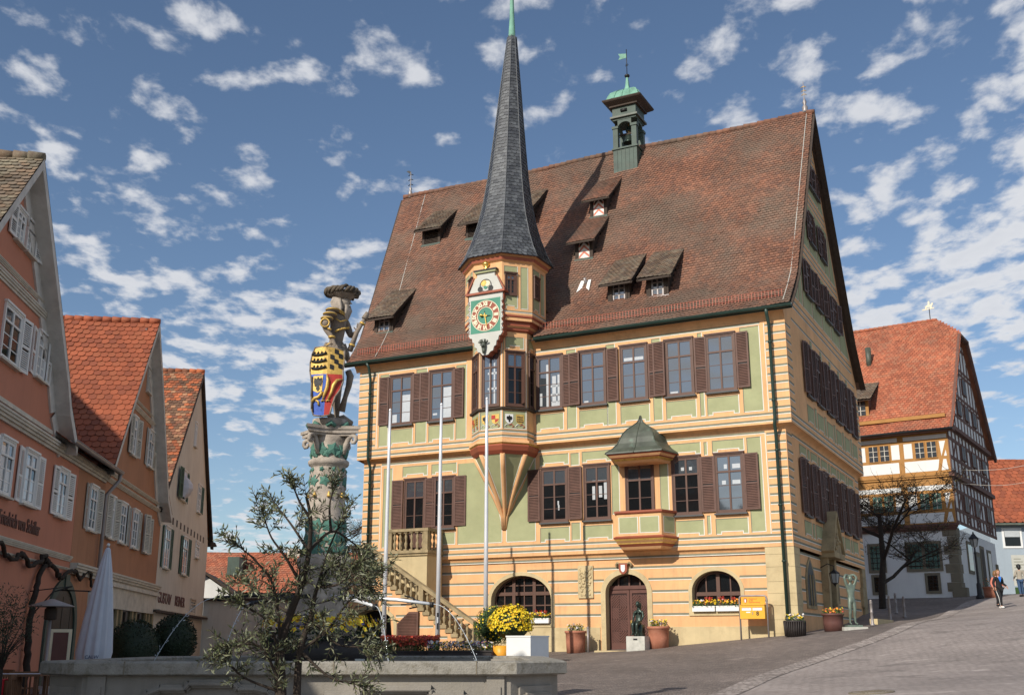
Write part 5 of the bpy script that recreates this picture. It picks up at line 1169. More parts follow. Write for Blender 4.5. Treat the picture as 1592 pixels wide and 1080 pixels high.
link('lettering',text('GUSTAV',.60,'planter_brown',.012,'LEFT',bold=.006,xs=1.32),CH,(13.35,-.015,3.42),UPR); link('lettering',text('REINER',.60,'planter_brown',.012,'RIGHT',bold=.006,xs=1.32),CH,(19.85,-.015,3.42),UPR)
b=MB(); b.box(11.9,25.8,-.25,0,2.83,2.92,'dark_wood'); b.box(12.8,25.8,-.22,0,2.92,2.97,'trim_grey'); b.build('ledge',CH)
b=MB(); n=8
for i in range(n):
    for j in range(6):
        P=lambda i,j:(16.3+1.15*i/n+.02*math.sin(j*2),-.10-.42*math.sin(PI*(i/n)**.7)*math.sin(PI*min(1,j/6+.12)),7.8+1.15*j/6)
        b.face([P(i,j),P(i+1,j),P(i+1,j+1),P(i,j+1)],'cloth_white',True)
b.build('curtain',CH)
b=MB(); b.lathe([(.28,0),(.28,.05),(.2,.2),(.05,.26)],(26.3,-.1,6.5),'dark_wood',8); b.build('eave_bracket',CH)
# neighbour continuing the row towards the viewer, outside the picture, added to shade the fountain's left side
NB=house('unseen_row_house','grey plastered row house continuing the street left of the pink house')
b=gable_house(NB,-26.2,-13.1,[(-26.9,6.9),(-19.7,11.4),(-12.9,6.9)],9,'cream_plaster',.3,'mixed_tile',seed=4,te=.4,tw=.4); b.build('front_wall',NB)
for xc in (-24,-21,-18,-15): hwin(NB,xc,4.9,1.0,1.3,.5)
BH=house('unseen_back_house','tall house in the second row behind the pink house, ridge along the street')  # out of view, roof edge shaped to throw a diagonal shadow on the ochre roof
b=MB(); b.box(-14,-4.4,6.4,16,0,13.4,'cream_plaster'); b.prism([(6.4,13.4),(11.2,18.0),(16,13.4)],lambda u,v_,d:(d,u,v_),-14,-4.4,'cream_plaster'); b.build('wall',BH)
b=MB(); b.raw([(-14.2,5.9,13.25),(-4.2,5.9,13.25),(-4.2,11.2,18.2),(-14.2,11.2,18.2),(-4.2,16.4,13.3),(-14.2,16.4,13.3)],[(0,1,2,3),(3,2,4,5)],'mixed_tile'); b.build('roof',BH)
# ------------------------------------------------------------------ low buildings beyond the fountain
FB=thing('distant_red_roof_house','distant low house with long red tiled roof and roof hatch, behind the fountain','house',(-20.5,70,0),0)
b=MB(); b.box(0,14.5,0,6,.8,4.9,'cream_plaster'); b.build('wall',FB)
b=MB(); tile_roof([(-.5,4.7),(3.6,7.5)],lambda v_:-.4,lambda v_:15,expo=.24,wd=.24,m='orange_tile',seed=2,mb=b); b.face([(-.4,3.6,7.5),(15,3.6,7.5),(15,7.5,4.8),(-.4,7.5,4.8)],'orange_tile'); b.build('roof',FB)
b=MB(); b.box(2.2,2.95,1.1,2.2,5.9,7.05,'copper_green'); b.box(2.95,3.2,1.1,2.2,5.9,7.02,'plain_black'); b.build('roof_hatch',FB); b=MB(); b.box(5.6,6.4,3.2,3.9,7.2,7.75,'trim_grey'); b.build('chimney',FB)
SH=thing('white_gable_outhouse','small white outhouse with a gable and a red shutter below the distant red roof','outhouse',(-18.75,62,-.21),R(8)); SH.scale=(1.13,1.13,1.13)
b=MB(); out=[(-.2,.5),(-.2,4.3),(1.3,4.95),(2.9,3.9),(4.4,2.9),(4.4,.5)]; b.prism(out,lambda u,v_,d:(u,d,v_),0,5,'white_plaster'); b.build('wall',SH)
b=MB()
for (a,c_) in (((-.5,4.2),(1.3,5.03)),((1.3,5.03),(4.7,2.75))): b.bar((a[0],2.4,a[1]+.05),(c_[0],2.4,c_[1]+.05),5.4,.1,'dark_wood',up=(0,.0,1)) 
b.build('roof',SH)
b=MB(); b.box(.30,.85,-.05,0,3.75,4.2,'chevron_red'); b.box(.1,.28,-.03,0,3.75,4.2,'glass_dark'); b.build('shutter',SH)
YW=thing('cream_yard_building','low cream building with flat dark eave beside the cream house, behind the fountain','outbuilding',(-15.0,56.7,-.21),R(-2)); YW.scale=(1.13,1.13,1.13)
b=MB(); b.box(-.6,3.4,0,6,.3,3.5,'cream_plaster'); b.box(3.4,7.8,.3,6,.3,3.0,'cream_plaster'); b.build('wall',YW)
b=MB(); b.box(-.8,3.9,-.25,6,3.5,3.62,'dark_wood'); b.raw([(3.4,.0,4.3),(7.9,.0,3.0),(7.9,6,3.0),(3.4,6,4.3),(3.4,.0,4.18),(7.9,.0,2.88)],[(0,1,2,3),(0,4,5,1)],'dark_wood'); b.build('roof',YW)
b=MB(); b.prism([(.35,.4),(.35,1.4),(.6,1.75),(.85,1.4),(.85,.4)],lambda u,v_,d:(u,d,v_),-.03,.0,'dark_wood'); b.build('door',YW); b=MB(); b.box(3.5,5.3,.22,.3,1.7,2.0,'dark_wood'); b.build('window',YW)
# ------------------------------------------------------------------ TIMBER-FRAMED HOUSE, right background
TX,TY=27.1,67.0; TMF=frame(TX,TY,-33)
TI=thing('timber_framed_house','timber framed house with white lower storey and big orange roof, right background','house',(TX,TY,0),R(-33))
b=MB(); b.face([(-14,0,2.5),(0,0,2.5),(0,0,8.45),(-14,0,8.45)],'white_plaster'); b.face([(0,0,2.5),(0,13,2.5),(0,13,8.45),(0,0,8.45)],'white_plaster'); b.face([(-14,13,2.5),(-14,0,2.5),(-14,0,15),(-14,13,15)],'white_plaster')
for i,z in enumerate(np.arange(3.6,8.4,.55)):
    q=.55 if i%2 else .8; b.box(-q,.03,-.03,.02,z,z+.53,'grey_stone'); b.box(-.02,.032,.0,q*1.2,z,z+.53,'grey_stone')
b.box(-.45,.35,-.35,.3,3.2,4.9,'grey_stone'); b.build('lower_wall',TI)
b=MB()
for (x0,x1_,z0,z1,m) in ((-3.09,-.93,5.94,7.75,2),(-5.41,-4.31,5.94,7.75,1),(-2.07,-1.16,4.6,5.83,0),(-5.3,-4.4,4.6,5.83,0),(-8.4,-6.4,5.94,7.75,2)):
    b=MB(); f=.16; b.box(x0,x1_,-.07,0,z0,z0+f,'grey_stone'); b.box(x0,x1_,-.07,0,z1-f,z1,'grey_stone'); b.box(x0,x0+f,-.07,0,z0+f,z1-f,'grey_stone'); b.box(x1_-f,x1_,-.07,0,z0+f,z1-f,'grey_stone')
    if m==2: b.box((x0+x1_)/2-.09,(x0+x1_)/2+.09,-.08,0,z0+f,z1-f,'grey_stone')
    o=b.build('window',TI); b=MB(); b.face([(x0+f,-.012,z0+f),(x1_-f,-.012,z0+f),(x1_-f,-.012,z1-f),(x0+f,-.012,z1-f)],'crown_glass' if m else 'glass_dark')
    nx=8 if m==2 else 4
    for i in range(1,nx): x=x0+(x1_-x0)*i/nx; b.box(x-.018,x+.018,-.04,-.013,z0+f,z1-f,'plain_black')
    for i in range(1,6): z=z0+(z1-z0)*i/6; b.box(x0+f,x1_-f,-.036,-.014,z-.018,z+.018,'plain_black')
    b.build('pane',o)
b=MB(); b.face([(-14,-.12,8.75),(.12,-.12,8.75),(.12,-.12,14.95),(-14,-.12,14.95)],'timber_ochre'); 
for (z0,z1,d) in ((8.38,8.5,.1),(8.5,8.62,.18),(8.62,8.78,.26),(11.62,11.74,.22),(11.74,11.88,.28)): b.box(-14,.0+d,-d,0,z0,z1,'timber_ochre' if z0>9 else 'timber_red')
O=-.126
def wp(pts): b.raw([(x,O,z) for x,z in pts],[tuple(range(len(pts)))],'white_plaster')
for (zt0,zt1,w0,w1,b0,b1) in ((14.05,14.30,12.92,13.86,12.04,12.72),(10.85,11.14,9.66,10.64,8.86,9.45)):
    for (a,c_) in ((-2.58,.06),(-5.95,-2.95),(-9.3,-6.3)): wp([(a,zt0),(c_,zt0),(c_,zt1),(a,zt1)])
    for (a,c_) in ((-2.58,-2.07),(-3.36,-2.86),(-5.95,-5.0),(-8,-6.3)): wp([(a,w0),(c_,w0),(c_,w1),(a,w1)])
    for (a,c_) in ((-2.6,-.62),(-5.95,-2.95),(-9.3,-6.3)): wp([(a,b0),(c_,b0),(c_+.12 if c_>-1 else c_,b1),(a,b1)])
    wp([(-.34,w0),(-.04,w1),(-.42,w1)]); wp([(-.20,w0),(-.02,w0),(-.06,w0+.38)]); wp([(-.42,b0),(-.0,b0),(-.08,b1),(-.26,b1)])
b.build('timber_front',TI)
for z0,z1 in ((12.88,13.86),(9.66,10.64)):
    for (a,c_) in ((-1.87,-1.33),(-1.15,-.61),(-4.76,-4.2),(-4.05,-3.5)):
        b=MB(); b.box(a-.05,c_+.05,-.17,-.12,z0-.05,z1+.05,'timber_ochre'); b.face([(a,-.175,z0),(c_,-.175,z0),(c_,-.175,z1),(a,-.175,z1)],'crown_glass' if z0<11 else 'glass_sky')
        for q in (1/3,2/3): z=z0+(z1-z0)*q; b.box(a,c_,-.19,-.176,z-.015,z+.015,'trim_grey')
        b.box((a+c_)/2-.02,(a+c_)/2+.02,-.192,-.177,z0,z1,'trim_grey'); b.build('window',TI)
# side wall with dark red timbers
b=MB(); xs_=.12; zr=lambda y:14.8+(y+.6)*1.155 if y<6.7 else 14.8+(14-y)*1.155
b.face([(xs_,-.12,8.75),(xs_,13.2,8.75),(xs_,13.2,14.95),(xs_,-.12,14.95)],'white_plaster'); b.raw([(xs_+.02,0,14.9),(xs_+.02,13.4,14.9),(xs_+.02,8.0,21.6),(xs_+.02,5.4,21.6)],[(0,1,2,3)],'white_plaster')
def bm_(y0,z0,y1,z1,w_=.2,e=.05): b.bar((xs_+e/2,y0,z0),(xs_+e/2,y1,z1),.05+e,w_,'timber_red',up=(1,0,0)) if False else b.raw(*(lambda a,c_,n:([tuple(a+n),tuple(c_+n),tuple(c_-n),tuple(a-n)]+[tuple(p+Vector((e,0,0))) for p in (a+n,c_+n,c_-n,a-n)],[(4,5,6,7),(0,1,5,4),(1,2,6,5),(2,3,7,6),(3,0,4,7)]))(Vector((xs_,y0,z0)),Vector((xs_,y1,z1)),(Vector((0,-(z1-z0),y1-y0)).normalized()*w_/2)),'timber_red')
for z in (8.85,9.62,10.85,11.62): bm_(-.1,z,13.2,z,.2,.05)
for z in (11.95,12.9,14.1,14.75): bm_(-.1,z,13.2,z,.2,.053)
for i in range(13):
    y=.0+i*1.08; bm_(y,8.8,y,11.7,.17,.06); bm_(y,11.9,y,14.9,.17,.06)
    if i%3==1: bm_(y,9.7,y+1.0,10.8,.13,.045); bm_(y,13,y+1.0,14,.13,.045)
    if i<12:
        for q in (8.95,12.05): 
            if i in (3,6,9,10): bm_(y+.15,q+.05,y+.95,q+.6,.1,.04); bm_(y+.15,q+.6,y+.95,q+.05,.1,.042)
b.box(0,.34,-.3,13.3,11.62,11.88,'timber_red'); b.box(0,.4,-.3,13.3,14.72,14.98,'timber_red')
for z,s_ in ((16.0,1),(17.2,1),(17.5,1),(19.3,1),(19.6,1),(21.2,1)):
    a=max(-.5,(z-14.8)/1.155-.6)+.35; c_=13.4-a; bm_(a,z,c_,z,.18,.055)
for i in range(13):
    y=.6+i*1.0; zt_=min(zr(y)-.5,21.5); 
    if zt_>15.3: bm_(y,15,y,zt_,.15,.06)
b.build('timber_side',TI)
for (yc,z0,h) in [(3.2,9.75,.95),(6.6,9.75,.95),(10.6,9.75,.95),(4.0,13.15,.85),(7.4,13.15,.85),(10.9,13.15,.85),(4.2,16.2,.9),(6.6,16.2,.9),(9.2,16.2,.9),(6.7,18.0,1.0)]:
    b=MB(); b.box(xs_,xs_+.12,yc-.62,yc+.62,z0-.06,z0+h+.06,'timber_red')
    for s_ in (-.3,.3): b.box(xs_+.12,xs_+.125,yc+s_-.23,yc+s_+.23,z0,z0+h,'plain_black')
    b.build('window',TI)
b=MB(); b.box(0,.06,2.7,4.4,5.9,7.9,'grey_stone'); b.box(.06,.07,2.9,4.2,6.1,7.7,'glass_dark'); b.box(0,.06,7.0,8.3,4.0,7.9,'grey_stone'); b.box(.06,.07,7.2,8.1,4.0,7.7,'dark_wood'); b.box(0,.08,5.0,6.6,3.8,7.4,'grey_stone'); b.box(.08,.09,5.25,6.35,3.8,7.1,'plain_black'); b.box(0,.06,9.4,10.8,5.6,7.8,'grey_stone'); b.box(.06,.07,9.6,10.6,5.8,7.6,'glass_dark'); b.box(.0,.08,12.3,13,3.8,7,'grey_stone'); b.build('stone_openings',TI)
b=MB(); hip=22.05
tile_roof([(-.75,14.55),(.2,15.45),(6.7,23.55)],lambda v_:-14,lambda v_:.62 if v_<5.5 else .62-(v_-5.5)*1.45,expo=.23,wd=.24,m='orange_tile',seed=12,mb=b)
b.face([(.62,5.5,hip),(.62,7.9,hip),(-1.12,6.7,23.6)],'orange_tile'); b.face([(.62,14.2,14.55),(-14,14.2,14.55),(-14,6.7,23.55),(-1.1,6.7,23.55),(.62,7.9,hip)],'orange_tile')
for i in range(38): x=-13.8+i*.335; b.tube([(x,6.7,23.60),(x+.34,6.7,23.58)],[.13,.11],'orange_tile',7)
b.build('roof',TI)
b=MB()
for (p,q) in (((-.75,14.55),(.2,15.45)),((.2,15.45),(5.5,hip)),((5.5,hip),(7.9,hip)),((7.9,hip),(14.2,14.55))): b.bar((.5,p[0],p[1]-.12),(.5,q[0],q[1]-.12),.3,.16,'timber_red',up=(1,0,0)) if p[1]!=q[1] else b.box(.35,.65,p[0],q[0],p[1]-.2,p[1]-.04,'timber_red')
b.box(-14,.6,-.75,-.1,14.42,14.54,'timber_red'); b.tube([(-14,-.85,14.5),(.6,-.85,14.5)],.07,'black_iron',8); b.bar((-10,.05,15.5),(.1,.05,15.5),.25,.22,'timber_ochre'); b.build('verge_board',TI)
b=MB(); b.box(-5.75,-4.75,.7,.78,15.9,17.3,'timber_ochre'); b.face([(-5.6,.69,16.15),(-4.95,.69,16.15),(-4.95,.69,17.1),(-5.6,.69,17.1)],'glass_sky')
for q in (1/3,2/3): b.box(-5.6,-4.95,.66,.69,16.15+.95*q-.02,16.15+.95*q+.02,'trim_grey')
b.box(-5.3,-5.25,.66,.69,16.15,17.1,'trim_grey'); b.face([(-4.76,.75,15.9),(-4.76,3.2,18.6),(-4.76,.75,17.3)],'timber_red')
tile_roof([(.2,17.15),(2.9,18.75)],lambda v_:-6.2,lambda v_:-4.45,expo=.22,wd=.22,m='dormer_tile',mb=b,seed=3); b.build('dormer',TI)
b=MB(); b.tube([(-5.35,4.2,20),(-5.35,4.2,21.6)],.2,'copper_dark',8); b.build('chimney_pipe',TI)
b=MB(); b.tube([(-1.5,6.7,23.6),(-1.5,6.7,24.5)],.03,'black_iron',6); P=lambda u,v_,d:(-1.5+u*.68,6.7+d,24.4+v_*.75)
b.prism([(-.7,0),(.5,.08),(.5,.16),(-.7,.1)],P,-.02,.02,'cream_paint'); b.prism([(-.45,.3),(-.2,.45),(.15,.45),(.3,.62),(.45,.6),(.36,.4),(.25,.25),(.3,.1),(.2,.1),(.1,.25),(-.2,.25),(-.3,.1),(-.4,.1),(-.33,.3)],P,-.03,.03,'cream_paint'); b.prism([(-.1,.45),(.08,.45),(.1,.7),(.03,.85),(-.07,.8)],P,-.03,.03,'cream_paint'); b.build('weather_vane',TI)
# far right houses
RR=thing('blue_grey_far_house','blue grey house with red tiled roof and one white framed window, far right','house',(43.9,100,0),R(-4)); RR.scale=(1.25,1.25,1.25)
b=MB(); b.box(-.3,9,0,7,3,9.95,'blue_plaster'); b.build('wall',RR); b=MB(); tile_roof([(-.4,9.75),(5.2,15.3)],lambda v_:-.6,lambda v_:9,expo=.42,wd=.42,m='red_tile',mb=b,seed=6); b.face([(-.6,5.2,15.3),(9,5.2,15.3),(9,10,11),(-.6,10,11)],'red_tile'); b.tube([(-.6,-.5,9.67),(9,-.5,9.67)],.09,'copper_dark',8); b.build('roof',RR)
b=MB(); b.box(.55,1.95,-.05,0,8.0,9.45,'white_paint'); b.box(.70,1.80,-.06,-.04,8.15,9.3,'glass_dark'); b.box(.72,1.78,-.075,-.062,8.8,9.3,'curtain'); b.build('window',RR)
RE=thing('blue_edge_house','tall pale blue house wall cut off by the right edge of the view','house',(30.0,62,0),R(-24))
b=MB(); b.box(0,7,0,3,3,12.3,'blue_plaster'); b.build('wall',RE); b=MB(); b.box(-.25,7,-.2,3,12.3,12.45,'trim_grey'); b.raw([(-.2,-.2,12.45),(3,-.2,14.5),(3,3,14.5),(-.2,3,12.45)],[(0,1,2,3)],'trim_grey'); b.build('roof',RE)
NBd=thing('notice_board','white notices above a green panel on the far wall, behind the walking woman','notice board',(33.4,73.6,4.35),R(-4))
b=MB(); b.box(-.1,.95,-.06,0,-.1,.9,'leaf_green'); b.box(-.15,.9,-.09,-.061,1.0,3.0,'off_white'); b.build('board',NBd); b=MB()
for i in range(9): b.box(.0,.7-(i%3)*.12,-.095,-.091,1.2+i*.19,1.24+i*.19,'line_grey')
b.build('notice_lines',NBd)
for i,(a,c_,lb) in enumerate((((24.2,60,11.0),(29.5,60,11.42),'upper thin cable crossing between the timber house and the right edge'),((24.9,60,10.2),(29.5,60,10.5),'lower thin cable crossing between the timber house and the right edge'))):
    b=MB(); a=Vector(a);c_=Vector(c_); b.tube([a.lerp(c_,t)-Vector((0,0,.25*math.sin(PI*t))) for t in np.linspace(0,1,13)],.010,'trim_grey',5); tag(b.build('cable'),lb,'cable')
# ------------------------------------------------------------------ helpers for figures, plants
def W3(px,Y,z): return ((px-796)/1751.5*Y,Y,z)
def skin(name,nodes,edges,m,parent,loc=(0,0,0),rz=0,sub=2,root=0,label=None):
    me=bpy.data.meshes.new(name); me.from_pydata([n[0] for n in nodes],edges,[]); o=bpy.data.objects.new(name,me); col.objects.link(o)
    md=o.modifiers.new('s','SKIN'); md.use_smooth_shade=True; md.branch_smoothing=.6
    for i,v_ in enumerate(me.skin_vertices[0].data):
        r=nodes[i][1]; v_.radius=(r,r) if isinstance(r,(int,float)) else r; v_.use_root=(i==root)
    sb=o.modifiers.new('u','SUBSURF'); sb.levels=sub; sb.render_levels=sub
    bpy.context.view_layer.update(); dg=bpy.context.evaluated_depsgraph_get(); m2=bpy.data.meshes.new_from_object(o.evaluated_get(dg)); bpy.data.objects.remove(o)
    m2.materials.clear(); m2.materials.append(MAT[m]); m2.polygons.foreach_set('use_smooth',[True]*len(m2.polygons)); m2.polygons.foreach_set('material_index',[0]*len(m2.polygons))
    q=link(name,m2,parent,loc,(0,0,rz)); return q
def add_to(o,mb):      # merge extra shapes into an existing mesh object
    me=o.data; n0=len(me.vertices); vs=[tuple(v_.co) for v_ in me.vertices]+mb.v; fs=[tuple(p.vertices) for p in me.polygons]+[tuple(n0+i for i in f) for f in mb.f]
    mats=[m_ for m_ in me.materials]; idx=[p.material_index for p in me.polygons]; mp=[]
    for n in mb.mn:
        if MAT[n] not in mats: mats.append(MAT[n])
        mp.append(mats.index(MAT[n]))
    new=bpy.data.meshes.new(me.name); new.from_pydata(vs,[],fs)
    for m_ in mats: new.materials.append(m_)
    new.polygons.foreach_set('material_index',idx+[mp[i] for i in mb.m]); new.polygons.foreach_set('use_smooth',[True]*len(fs)); new.update(); o.data=new
def fingers(nodes,edges,wi,wr,direc,side,s=1.0,curl=.4,thumb=None):
    """palm and five finger chains grown from wrist node wi"""
    d=Vector(direc).normalized(); sd_=Vector(side).normalized(); nn=d.cross(sd_).normalized(); w0=Vector(wr)
    pi_=len(nodes); nodes.append((tuple(w0+d*.05*s),(.036*s,.022*s))); edges.append((wi,pi_))
    for k,(off,L_) in enumerate(((-.030,.075),(-.010,.085),(.011,.080),(.030,.062))):
        b0=w0+d*.085*s+sd_*off*s; a=len(nodes); nodes.append((tuple(b0),.0105*s)); edges.append((pi_,a))
        p1=b0+d*L_*.5*s+nn*curl*.3*L_*s; nodes.append((tuple(p1),.009*s)); edges.append((a,a+1)); p2=p1+(d*(1-curl)+nn*curl).normalized()*L_*.5*s; nodes.append((tuple(p2),.0075*s)); edges.append((a+1,a+2))
    t0=w0+d*.035*s-sd_*.040*s; a=len(nodes); nodes.append((tuple(t0),.012*s)); edges.append((pi_,a)); t1=t0+(d*.6-sd_*.8).normalized()*.045*s+nn*.01*s; nodes.append((tuple(t1),.0095*s)); edges.append((a,a+1))
def head_mesh(b,c,r,m,face,tilt=0,hair=None,beard=None,eye='plain_black'):
    """r: half head height; face: unit vector the face looks along"""
    c=Vector(c); f=Vector(face).normalized(); up=Vector((0,0,1)); s_=f.cross(up).normalized(); n=14; k=10; pts=[]
    def P(a,e,rr=1):  # a azimuth from face, e elevation
        x=math.cos(a)*math.cos(e);y=math.sin(a)*math.cos(e);z=math.sin(e)
        wx=.84+.0*z; front=max(0,x)
        jaw=1-.22*max(0,-z)*(1-.2*front); 
        return c+(f*x*wx*.95*jaw+s_*y*.72*jaw+up*z)*r*rr
    for i in range(k+1):
        e=-PI/2+PI*i/k
        for j in range(n): pts.append(tuple(P(2*PI*j/n,e)))
    b.raw(pts,[(i*n+j,i*n+(j+1)%n,(i+1)*n+(j+1)%n,(i+1)*n+j) for i in range(k) for j in range(n)],m,True)
    nb=c+f*r*.78; b.raw([tuple(nb+up*r*.12),tuple(nb+f*r*.26-up*r*.18),tuple(nb+s_*r*.13-up*r*.22),tuple(nb-s_*r*.13-up*r*.22),tuple(nb-up*r*.26)],[(0,3,1),(0,1,2),(1,3,4),(1,4,2)],m,True)
    for q in (-1,1):
        b.ball(tuple(c+f*r*.70+s_*q*r*.27+up*r*.06),r*.095,eye,6); b.tube([tuple(c+f*r*.76+s_*q*r*.14+up*r*.22),tuple(c+f*r*.68+s_*q*r*.42+up*r*.22)],r*.05,hair or m,5)
        b.lathe([(r*.02,-r*.2),(r*.10,-.1*r),(r*.12,.1*r),(r*.03,.2*r)],tuple(c+s_*q*r*.73-f*r*.05),m,6)
    b.tube([tuple(c+f*r*.74+s_*r*.20-up*r*.42),tuple(c+f*r*.80-up*r*.43),tuple(c+f*r*.74-s_*r*.20-up*r*.42)],r*.055,m if not beard else m,5)
    if hair:
        h=[]; 
        for i in range(8):
            e=-.35+(PI/2+.35)*i/7
            for j in range(n): 
                a=2*PI*j/n; fr=math.cos(a)
                ee=max(e,(.62 if fr>.45 else (.15 if fr>.0 else -.45))) ; h.append(tuple(P(a,min(ee,PI/2),1.10)))
        b.raw(h,[(i*n+j,i*n+(j+1)%n,(i+1)*n+(j+1)%n,(i+1)*n+j) for i in range(7) for j in range(n)],hair,True)
rl=random.Random(31)
def leaf_quad(b,p,d,L_,w_,m,nrm=None):
    d=Vector(d).normalized(); u=nrm or Vector((rl.uniform(-1,1),rl.uniform(-1,1),rl.uniform(-1,1))); s_=d.cross(u)
    if s_.length<1e-3: s_=d.cross(Vector((0,0,1)))
    s_=s_.normalized()*w_/2; p=Vector(p); mid=p+d*L_*.5+d.cross(s_).normalized()*L_*.06
    b.raw([tuple(p),tuple(mid+s_),tuple(p+d*L_),tuple(mid-s_)],[(0,1,2,3)],m)
def rv3(): 
    while True:
        v_=Vector((rl.uniform(-1,1),rl.uniform(-1,1),rl.uniform(-1,1)))
        if .05<v_.length<1: return v_.normalized()
def blossom(b,p,n,r,m,cm=None,k=5):
    """small cupped flower facing n"""
    n=Vector(n).normalized(); a=n.cross(Vector((.3,.5,.8))).normalized(); c=n.cross(a); p=Vector(p)
    pts=[tuple(p)]
    for i in range(2*k): t=PI*i/k; rr=r*(1 if i%2 else .62); pts.append(tuple(p+(a*math.cos(t)+c*math.sin(t))*rr+n*r*.35*(1 if i%2 else .6)))
    b.raw(pts,[(0,1+i,1+(i+1)%(2*k)) for i in range(2*k)],m)
    if cm: q=[tuple(p+(a*math.cos(2*PI*i/5)+c*math.sin(2*PI*i/5))*r*.28+n*r*.15) for i in range(5)]; b.raw(q,[tuple(range(5))],cm)
def flowers(name,parent,box,nf,ms,r=.035,leaf=True,nl=None,top=True,lean=.5,lm='leaf_green'):
    """flowers and foliage filling a low volume box=(x0,x1,y0,y1,z0,z1)"""
    x0,x1_,y0,y1,z0,z1=box; b=MB()
    for _ in range(nl or nf*4):
        p=(rl.uniform(x0,x1_),rl.uniform(y0,y1),rl.uniform(z0,z0+(z1-z0)*.8)); leaf_quad(b,p,rv3()+Vector((0,0,.6)),rl.uniform(.05,.10),.03,lm)
    b.build('foliage',parent); b=MB()
    for _ in range(nf):
        m=rl.choices([q[0] for q in ms],[q[1] for q in ms])[0]; z=rl.uniform(z0+(z1-z0)*.4,z1); p=(rl.uniform(x0-.02,x1_+.02),rl.uniform(y0-.03,y1),z)
        b.tube([(p[0],p[1],z0),p],.004,'leaf_green',4,cap=False) if leaf and rl.random()<.5 else None
        blossom(b,p,Vector((rl.uniform(-.6,.6),-rl.uniform(.1,1),rl.uniform(.2,1))),rl.uniform(.7,1.2)*r,m,'petal_orange' if m!='petal_orange' else 'petal_yellow')
    b.build('blossoms',parent)
# ------------------------------------------------------------------ FOUNTAIN BASIN
FXc,FYc=-2.73,17.25; FZ=.12
FO=thing('fountain_basin','chamfered pale stone fountain basin with carved panels, water jets below the knight column','fountain',(FXc,FYc,FZ),R(1.5))
def cham(h,c,z): return [(-h+c,-h,z),(h-c,-h,z),(h,-h+c,z),(h,h-c,z),(h-c,h,z),(-h+c,h,z),(-h,h-c,z),(-h,-h+c,z)]
rz_=1.44-FZ; b=MB()
loft(b,[cham(3.25,.62,-.6),cham(3.25,.62,rz_-.17)],'fountain_stone',cap0=False,cap1=False); loft(b,[cham(2.85,.5,rz_-.05),cham(2.85,.5,.3)],'fountain_stone',cap0=False,cap1=False); loft(b,[cham(3.25,.62,rz_-.17),cham(3.20,.6,rz_-.169)],'fountain_stone',cap0=False,cap1=False)
# pilasters and carved frames on the near sides
for x in (-2.55,2.33): b.box(x,x+.22,-3.29,-3.25,-.6,rz_-.17,'fountain_stone'); b.box(x+.045,x+.175,-3.31,-3.29,.2,rz_-.30,'fountain_stone')
def mould(pts,y=-3.25,ws=((.10,.07),(.05,.11),(.022,.125))):
    for w_,e in ws:
        for p,q in zip(pts,pts[1:]): b.bar((p[0],y-e/2,p[1]),(q[0],y-e/2,q[1]),e,w_,'fountain_stone',up=(0,0,1) if abs(p[0]-q[0])>1e-3 else (1,0,0))
arcp=[(-1.65+1.0*math.cos(a)*1.0,.62+.42*math.sin(a)) for a in np.linspace(PI,PI*.0,15)]
mould([(-2.15,.2),(-2.15,.5)]); mould([(-1.95-.0,.70)]+[(-2.0+.35*t,.70+.30*math.sin(t*PI/2)) for t in (.3,.6,1)]+[(-1.55,1.0),(-1.35,1.0),(-1.3,1.06),(-.75,1.06),(-.7,1.0),(-.5,1.0)]+[(-.45+.35*t,1.0-.30*(1-math.cos(t*PI/2))) for t in (.3,.6,1)])
mould([(.35,.5),(.35,.93),(.78,.93),(.78,.99),(1.65,.99),(1.65,.93),(2.05,.93),(2.05,.5)]); mould([(-.0,.5),(-.0,.86),(.18,.86)])
for s_,xx in ((1,1),(-1,-1)):
    # chamfer panels
    T=Matrix.Translation((xx*2.94,-2.94,0))@Matrix.Rotation(R(45*s_),4,'Z'); b.T=T
    b.box(-.30,.30,-.03,.01,.2,rz_-.30,'fountain_stone'); b.box(-.20,.20,-.06,-.03,.3,rz_-.38,'fountain_stone'); b.box(-.24,.24,-.075,-.03,rz_-.44,rz_-.40,'fountain_stone'); b.T=Matrix.Identity(4)
b.build('basin_wall',FO); b=MB()
rim=[(3.33,.65,rz_-.17),(3.37,.67,rz_-.15),(3.37,.67,rz_-.02),(3.34,.66,rz_),(2.92,.52,rz_),(2.90,.51,rz_-.02),(2.90,.51,rz_-.16)]
loft(b,[cham(h,c,z) for h,c,z in rim],'rim_stone',cap0=False,cap1=False); loft(b,[cham(3.33,.65,rz_-.17),cham(3.2,.6,rz_-.171)],'rim_stone',cap0=False,cap1=False)
for x in (-2.1,0.45,2.2): b.box(x,x+.012,-3.375,-2.9,rz_-.155,rz_+.002,'grey_stone')
b.build('rim',FO); b=MB(); b.raw(cham(2.9,.51,rz_-.10),[tuple(range(8))],'water'); tag(b.build('water_surface',FO))
def fw(x,y,z): return Vector((x-FXc,y-FYc,z-FZ))
CXX,CYY=-2.93,17.25
def jet(p0,p1,side):
    b=MB(); p0=Vector(p0);p1=Vector(p1); n=16; pts=[]
    for i in range(n+1):
        t=i/n; p=p0.lerp(p1,t); p.z=p0.z+(p1.z-p0.z)*t**1.9+.02*math.sin(PI*t); pts.append(p)
    r=[.0065+.0022*math.sin(i*2.7) for i in range(n+1)]; b.tube(pts,[q*.72 for q in r],'spray',6)
    for i in range(26): q=pts[rl.randint(8,n)]; b.ball(tuple(q+Vector((rl.uniform(-.03,.03),rl.uniform(-.03,.03),rl.uniform(-.05,.05)))),rl.uniform(.004,.009),'spray',5)
    b.build('water_jet',FO)
